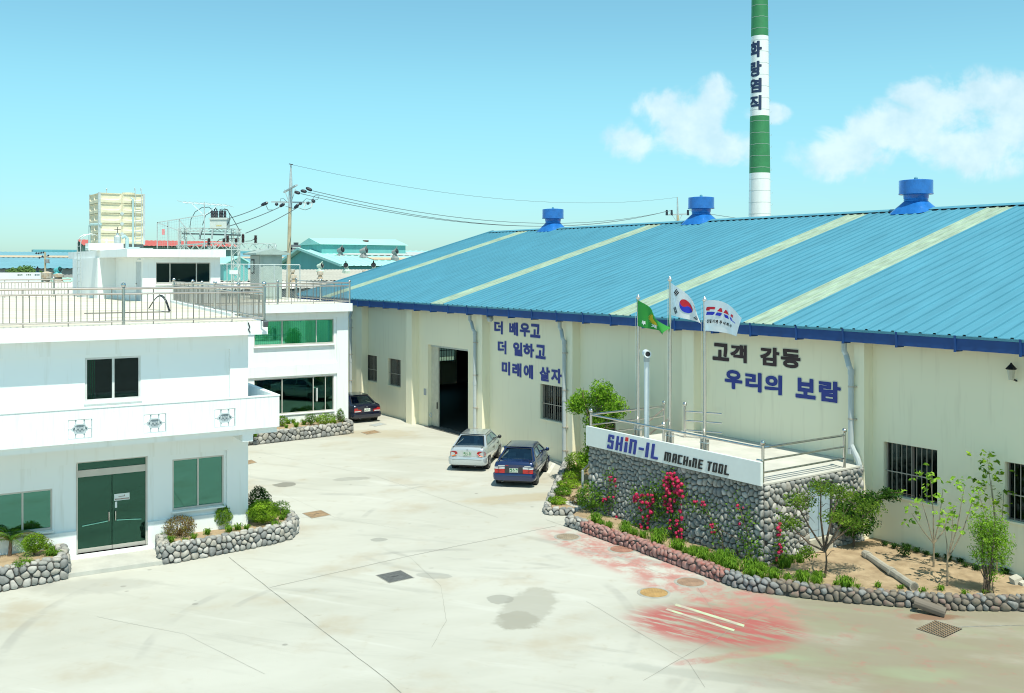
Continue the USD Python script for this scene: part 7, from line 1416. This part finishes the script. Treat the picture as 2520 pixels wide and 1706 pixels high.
for s in np.arange(9.6, 14.5, .55):
    p, n = at_(s); q = p - n * (.48 + rg.uniform(0, .4)); k = rg.uniform(.45, .8)
    if first is None: first = clump_proto('grass_clump', gl2, 'W', (q[0], q[1], .23), .22, .22, lf_grass, 2, 40, 'grass clumps on the bare soil')
    else: copy_of(first, 'grass_clump', 'W', (q[0], q[1], .23), rg.uniform(0, 360), gl2, scale=(k, k, k))
def tufts(spots_, label, group, F, h=.22, seed=5, mm=lf_grass):
    f0 = None
    for i, p in enumerate(spots_):
        k = rg.uniform(.7, 1.2)
        if f0 is None: f0 = clump_proto('grass_tuft', label, F, p, .2, h, mm, seed, 60, group)
        else: copy_of(f0, 'grass_tuft', F, p, rg.uniform(0, 360), label, scale=(k, k, k))
tufts([onA(x, y, .43) for x, y in ((388, 1230), (420, 1230), (440, 1222), (460, 1190), (478, 1186), (520, 1206), (540, 1202), (528, 1180), (545, 1176), (560, 1202), (470, 1212), (640, 1180), (648, 1172), (625, 1196), (372, 1220), (492, 1192))], 'green grass tuft in the entrance planter', 'grass tufts in the entrance planter', 'A')
tufts([onA(x, y, .51) for x, y in ((128, 1262), (118, 1250), (105, 1245), (60, 1285), (40, 1290), (112, 1262))], 'green grass tuft in the left edge planter', 'grass tufts in the left edge planter', 'A')
tufts([onA(x, y, .47) for x, y in ((655, 962), (665, 960), (682, 958), (690, 964), (720, 958), (650, 972), (672, 970), (600, 985), (580, 990), (760, 962), (620, 980))], 'grass tuft in the far planter', 'grass tufts in the far planter', 'A', .28)
tufts([(*W('B', UW - rg.uniform(.1, .5), v)[:2], .24) for v in np.arange(14.2, 18.0, .32)], 'small dark tuft at the foot of the factory wall in the soil bed', 'tufts at the foot of the wall', 'W', .16, 6, lf_dark)
bush('small_plant', 'tiny dark plant on the bare soil near the wall, right of the clay pipe', 'W', onW(2052, 1262, .23), .2, .22, lf_dark, 200, .06, .02, seed=31)
# narrow bed by the parked cars
bush('round_shrub', 'round green shrub in the narrow bed just left of the platform', 'W', onW(1312, 1072, .15), .55, .80, lf_bright, 2200, .07, .03, seed=32)
bush('low_shrub', 'low spreading green shrub in the middle of the narrow bed', 'W', onW(1290, 1108, .15), .5, .34, lf_bright, 1100, .075, .0, seed=33)
bush('low_shrub', 'pale low shrub at the near end of the narrow bed', 'W', onW(1264, 1144, .15), .36, .26, lf_bright, 900, .07, .0, seed=34)
bush('low_shrub', 'dry brownish low shrub beside the dark handrail post', 'W', onW(1311, 1146, .15), .34, .34, lf_brown, 700, .05, .0, seed=35)
bush('low_shrub', 'small low green plant at the far end of the narrow bed', 'W', onW(1300, 1075, .15), .35, .30, lf_mid, 600, .06, .0, seed=36)
bush('low_shrub', 'leafy low shrub along the pale kerb between the two taller ones', 'W', onW(1278, 1124, .15), .36, .3, lf_mid, 900, .07, .0, seed=38)
bush('low_shrub', 'tangled olive low plants filling the far part of the narrow bed', 'W', onW(1299, 1090, .15), .45, .36, lf_bright, 1000, .07, .0, seed=39)
bush('dark_shrub', 'dense dark green shrub at the left foot of the platform stone wall', 'W', onW(1345, 1160, .2), .60, 1.0, lf_mid, 2000, .08, .02, seed=37)
# trees
def crown_tree(name, label, F, pos, limbs, crown, mm, nleaf, leaf, seed, r0=.05, barkm=bark):
    """limbs: list of end points relative to the base; crown: list of (centre, radii, share)."""
    rng = np.random.default_rng(seed); b = np.array(pos, float); t = thing(name, label, 'tree', F, pos); m = MB(); P = []; D = []
    for e, o in limbs:
        e, o = b + np.array(e), b + np.array(o); md = (e + o) / 2 + rng.normal(0, .06, 3); m.tube([o, md, e], [r0 * .8, r0 * .55, r0 * .3], 6)
        for k in range(4):
            f = md + (e - md) * rng.uniform(.2, 1); d2 = rng.normal(0, .32, 3); m.tube([f, f + d2 * .6 + [0, 0, .05], f + d2], [r0 * .25, r0 * .16, r0 * .08], 4)
    part('trunk', m, barkm, t)
    for i, (c, r, sh_) in enumerate(crown):
        p, d = blob_points(b + np.array(c), r, int(nleaf * sh_), rng, seed + i, shell=.15, rough=.5); P.append(p); D.append(d)
    part('crown', leaves(MB(), np.vstack(P), leaf, rng, None, .42, .5), mm, t); return t
tb_ = (24.35, 29.1, .2)
crown_tree('leafy_tree', 'bushy bright green tree between the platform and the barred window', 'B', tb_, [((0, 0, 1.3), (0, 0, 0)), ((.5, -.7, 3.3), (0, 0, .9)), ((-.4, .5, 3.5), (0, 0, 1.1)), ((.1, .9, 2.9), (0, 0, .8)), ((-.3, -.9, 2.7), (0, 0, 1.0)), ((0, 0, 3.7), (0, 0, 1.2))],
           [((.1, -.1, 3.45), (.55, .60, .55), .22), ((-.2, .75, 3.1), (.5, .6, .5), .18), ((.2, -.75, 3.0), (.5, .5, .5), .14), ((0, .1, 2.4), (.5, .75, .5), .18), ((-.2, 1.25, 2.9), (.35, .4, .35), .07), ((0, .3, 1.6), (.4, .42, .6), .11), ((-.1, .5, .9), (.4, .45, .5), .10)], foliage('leaf_tree', (.08, .20, .014), (.28, .48, .04), 4), 8000, .115, 41)
r1 = onW(1872, 1310, .24)
crown_tree('small_tree', 'open branched small tree before the stone platform door', 'W', r1, [((.02, 0, .75), (0, 0, 0)), ((-.75, .2, 2.0), (0, 0, .7)), ((-.2, -.3, 2.5), (0, 0, .7)), ((.5, .2, 2.3), (0, 0, .75)), ((1.25, .1, 1.75), (0, 0, .8)), ((-.9, -.1, 1.35), (0, 0, .7)), ((.35, -.5, 1.7), (0, 0, .7))],
           [((-.62, .1, 2.05), (.5, .5, .28), .17), ((-.1, -.2, 2.45), (.45, .5, .25), .16), ((.55, .2, 2.2), (.5, .5, .25), .15), ((1.2, .1, 1.85), (.5, .4, .25), .14), ((-.95, -.1, 1.5), (.35, .35, .22), .10), ((.1, -.5, 1.75), (.4, .35, .2), .10), ((.75, -.1, 1.5), (.4, .35, .2), .10), ((-.55, -.3, .75), (.28, .28, .16), .08)], foliage('leaf_maple', (.05, .12, .015), (.20, .30, .035), 4), 3600, .085, 42, .045)
r2 = (*W('B', 25.1, 18.15)[:2], .22)
crown_tree('dense_tree', 'dense dark leaved small tree beside the downpipe at the platform corner', 'W', r2, [((0, 0, .6), (0, 0, 0)), ((.3, -.3, 1.5), (0, 0, .4)), ((-.4, 0, 1.3), (0, 0, .4)), ((.9, -.4, 1.8), (0, 0, .5)), ((.1, .3, 1.7), (0, 0, .5))],
           [((0, -.1, .85), (.62, .6, .55), .5), ((.35, -.2, 1.45), (.5, .42, .30), .20), ((.9, -.4, 1.65), (.36, .3, .2), .10), ((-.4, .0, 1.1), (.33, .35, .3), .14)], foliage('leaf_dense', (.016, .06, .010), (.09, .20, .025), 3), 4600, .10, 43, .04)
y1 = onW(2119, 1287, .24); y2 = onW(2150, 1328, .24)
def stems(label, pos, tops, leaf, seed, mm=lf_young):
    rng = np.random.default_rng(seed); t = thing('sapling', label, 'sapling', 'W', pos); b = np.array(pos); m = MB(); P = []
    fork = b + [0, 0, .65]; m.tube([b - [0, 0, .05], fork], [.03, .022], 6)
    for e, sh_ in tops:
        e = b + np.array(e); md = (fork + e) / 2 + [0.04, 0, -.1]; m.tube([fork, md, e], [.018, .013, .006], 5)
        for k in range(sh_): q = e + rng.normal(0, 1, 3) * [.17, .17, .16] - [0, 0, rng.uniform(-.05, .45)]; P += [q + rng.normal(0, .045, 3) for _ in range(4)]
    part('trunk', m, paleb, t); part('crown', leaves(MB(), np.array(P), leaf, rng, None, .55, 1.6), mm, t); return t
stems('thin sapling with pale leaves in front of the barred window, left of the pair', y1, [((-.10, 0, 2.6), 14), ((-.35, .1, 2.0), 8), ((.25, 0, 2.15), 3), ((-.62, 0, 1.5), 3), ((.5, .1, 1.5), 8)], .16, 51)
stems('thin sapling right of the pair, between the barred window and the dense shrub', y2, [((.45, 0, 2.6), 12), ((.75, .1, 2.3), 12), ((.2, .1, 2.0), 7), ((-.1, 0, 1.7), 4)], .15, 52)
y3 = onW(2262, 1300, .24)
stems('tall sapling rising behind the dense feathery shrub at the right', y3, [((-.25, 0, 3.1), 16), ((-.1, .1, 2.5), 14), ((.2, 0, 2.2), 10), ((-.5, .1, 2.3), 7)], .15, 53, lf_bright)
rng = np.random.default_rng(54); b = np.array(onW(2242, 1346, .24)); t = thing('feathery_shrub', 'tall feathery bright green shrub with many dark stems at the right end of the bed', 'shrub', 'W', tuple(b)); m = MB(); P = []
for i in range(16):
    a = rng.uniform(0, 6.28); e = b + [rng.normal(0, .22), rng.normal(0, .2), rng.uniform(1.1, 2.0)]; m.tube([b + [rng.normal(0, .09), rng.normal(0, .09), -.05], (b + e) / 2 + [rng.normal(0, .03), 0, 0], e], [.014, .011, .006], 5)
part('stems', m, bark, t)
for c, r, n in (((0, 0, 1.65), (.52, .47, .45), 2200), ((.2, 0, 1.25), (.5, .42, .38), 1500), ((-.15, 0, 1.0), (.34, .3, .3), 600), ((.3, -.05, .85), (.3, .25, .2), 300), ((.1, 0, .5), (.26, .25, .22), 200)): p, d = blob_points(b + c, r, n, rng, 9, shell=.1, rough=.5); P.append(p)
part('foliage', leaves(MB(), np.vstack(P), .075, rng, None, .32, .6), foliage('leaf_feather', (.09, .21, .016), (.30, .50, .05), 5), t)
# climbing roses on the platform wall
R1z = lambda x, y: (1350 + x * .3815, 880 + y * .3815)
def rose(label, side, leafblobs, flowers, seed, stems_):
    rng = np.random.default_rng(seed)
    def P_(x, y, o=.14):
        if side == 'front': v, z = onu('B', UC - o, *R1z(x, y)); return np.array([UC - o, v, z])
        u, z = onv('B', VC - o, *R1z(x, y)); return np.array([u, VC - o, z])
    b0 = P_(*stems_[0][0]); t = thing('climbing_rose', label, 'rose', 'B', (b0[0], b0[1], .24)); m = MB()
    for pts in stems_: m.tube([P_(x, y, .10 + .03 * (i % 2)) for i, (x, y) in enumerate(pts)], .011, 5)
    part('stems', m, bark, t); L = []
    for x, y, rx, ry, n in leafblobs:
        c = P_(x, y, .16); s = c[None] + rng.normal(0, 1, (n, 3)) * [.07, .0, .0]; k = .0125 * 1.0
        if side == 'front': s[:, 1] += rng.normal(0, rx * k * .55, n); s[:, 2] += rng.normal(0, ry * k * .5, n)
        else: s[:, 0] += rng.normal(0, rx * k * .6, n); s[:, 2] += rng.normal(0, ry * k * .5, n)
        L.append(s)
    L = np.vstack(L); L[:, 2] = np.maximum(L[:, 2], .27); part('foliage', leaves(MB(), L, .085, rng, None, .6, .3), lf_mid, t)
    for x, y, r in flowers:
        for _ in range(1):
            c = P_(x, y, .24 + rng.uniform(-.04, .05)); f = MB(); R = r * rng.uniform(.6, 1.0); out = np.array([-.7, -.55, .45])
            f.lathe(c, [(.001, R * .55), (R * .5, R * .6), (R * .85, R * .25), (R, -.1 * R), (R * .6, -.6 * R), (.001, -.7 * R)], 7, out + rng.normal(0, .3, 3)); part('flower', f, rosem, t)
def sprinkle(rng, boxes):
    out = []
    for x0, y0, x1, y1, n, r in boxes: out += [(rng.uniform(x0, x1), rng.uniform(y0, y1), r) for _ in range(n)]
    return out
q = np.random.default_rng(60)
rose('big climbing rose full of crimson flowers in the middle of the platform front', 'front', [(800, 790, 40, 30, 160), (800, 880, 60, 50, 300), (780, 960, 55, 50, 260), (800, 1060, 50, 60, 260), (830, 1130, 25, 40, 120), (620, 890, 60, 30, 200), (650, 980, 60, 50, 240), (600, 1060, 40, 50, 150), (700, 930, 40, 40, 150), (690, 850, 40, 25, 90)],
     sprinkle(q, [(760, 745, 835, 800, 16, .075), (740, 790, 860, 860, 22, .075), (735, 860, 870, 930, 18, .075), (720, 940, 800, 1000, 12, .065), (820, 930, 860, 1060, 8, .065), (820, 1070, 860, 1180, 16, .065), (770, 1040, 800, 1110, 6, .06), (535, 880, 640, 935, 18, .07), (580, 940, 670, 1010, 9, .07), (590, 1010, 650, 1100, 12, .06), (660, 860, 700, 960, 5, .06)]), 61, [[(800, 1180), (795, 1050), (790, 900), (800, 760)], [(800, 1100), (700, 980), (560, 890)], [(800, 1150), (845, 1080), (850, 900)], [(640, 1150), (610, 1040), (640, 900)]])
rose('thin climbing rose with a few flowers at the left end of the platform front', 'front', [(390, 760, 25, 30, 50), (370, 900, 45, 40, 150), (420, 830, 20, 50, 60), (350, 950, 40, 30, 120)], sprinkle(q, [(375, 730, 430, 800, 5, .055), (345, 880, 420, 935, 5, .055), (430, 930, 470, 1040, 2, .055), (420, 780, 450, 850, 2, .05)]), 62, [[(390, 1040), (380, 900), (400, 740)], [(385, 1000), (430, 900), (425, 800)]])
rose('sparse climbing rose on wires at the right part of the platform front', 'front', [(980, 950, 40, 25, 120), (1220, 980, 30, 50, 90), (1290, 1060, 30, 40, 70), (1060, 1090, 25, 35, 60), (1280, 1230, 40, 40, 140), (1340, 1230, 30, 30, 70), (1100, 1160, 15, 60, 40)], sprinkle(q, [(930, 910, 1015, 960, 8, .05), (1040, 1070, 1075, 1140, 5, .055), (1190, 930, 1290, 1010, 4, .045), (1030, 1230, 1055, 1250, 1, .05), (1215, 1065, 1240, 1080, 1, .05)]), 63, [[(1120, 1280), (1120, 1150), (1060, 1070), (980, 930)], [(1270, 1290), (1290, 1150), (1230, 960)], [(1070, 1085), (1180, 1150), (1310, 1205)]])
rose('narrow climbing rose with pink flowers on the right face of the platform', 'side', [(1485, 1120, 14, 50, 60), (1500, 1240, 18, 40, 80), (1490, 1320, 20, 30, 80), (1530, 1340, 35, 30, 120)], sprinkle(q, [(1472, 1075, 1500, 1150, 10, .06), (1485, 1205, 1530, 1275, 5, .055), (1472, 1295, 1492, 1325, 3, .06)]), 64, [[(1490, 1370), (1495, 1250), (1485, 1090)]])
tufts([(*W('B', u, VC - .25 - rg.uniform(0, .25))[:2], .23) for u in (21.7, 21.9, 22.1, 22.3, 22.5, 22.7)], 'grass tuft at the foot of the right face of the platform', 'grass tufts below the side of the platform', 'W', .3)
# trees behind the parapet at the left edge
D5 = 138
for i, (a, y, r, lab) in enumerate(((62, 662, 26, 'larger hazy green tree behind the white parapet at the left edge'), (45, 664, 18, 'smaller hazy green tree at the very left behind the white parapet'), (105, 667, 17, 'low hazy green tree right of the larger one, below the blue roof'))):
    rr = r * D5 / F_PX; b = (X(D5, a), D5 - i, 0.0); zt_ = Zp(D5, y); rng = np.random.default_rng(70 + i); t = thing('far_tree', lab, 'tree', 'W', b); part('trunk', MB().tube([b, (b[0], b[1], zt_)], [.25, .1], 8), bark, t)
    p, d = blob_points((b[0], b[1], zt_ - .4), (rr, rr, rr * .55), 900, rng, i, shell=.4, rough=.5); part('crown', leaves(MB(), p, .38, rng, d), foliage('leaf_far', (.09, .19, .05), (.19, .32, .10), .6), t)
# loose blocks at the far right of the bed
t = thing('broken_block', 'small pale broken concrete block lying at the right end of the soil bed', 'rubble', 'W', onW(2306, 1322, .24)); c = np.array(onW(2306, 1322, .24))
part('block', MB().obox(c + [0, 0, .06], (.12, .03, .03), (-.03, .09, .02), (-.02, 0, .08)), mat('block_pale', (.45, .42, .35), rough=.9, var=.2), t); part('chip', MB().obox(c + [.1, -.15, .03], (.06, .02, .02), (-.02, .05, .01), (-.01, 0, .04)), mat('block_pale', (.45, .42, .35)), t)
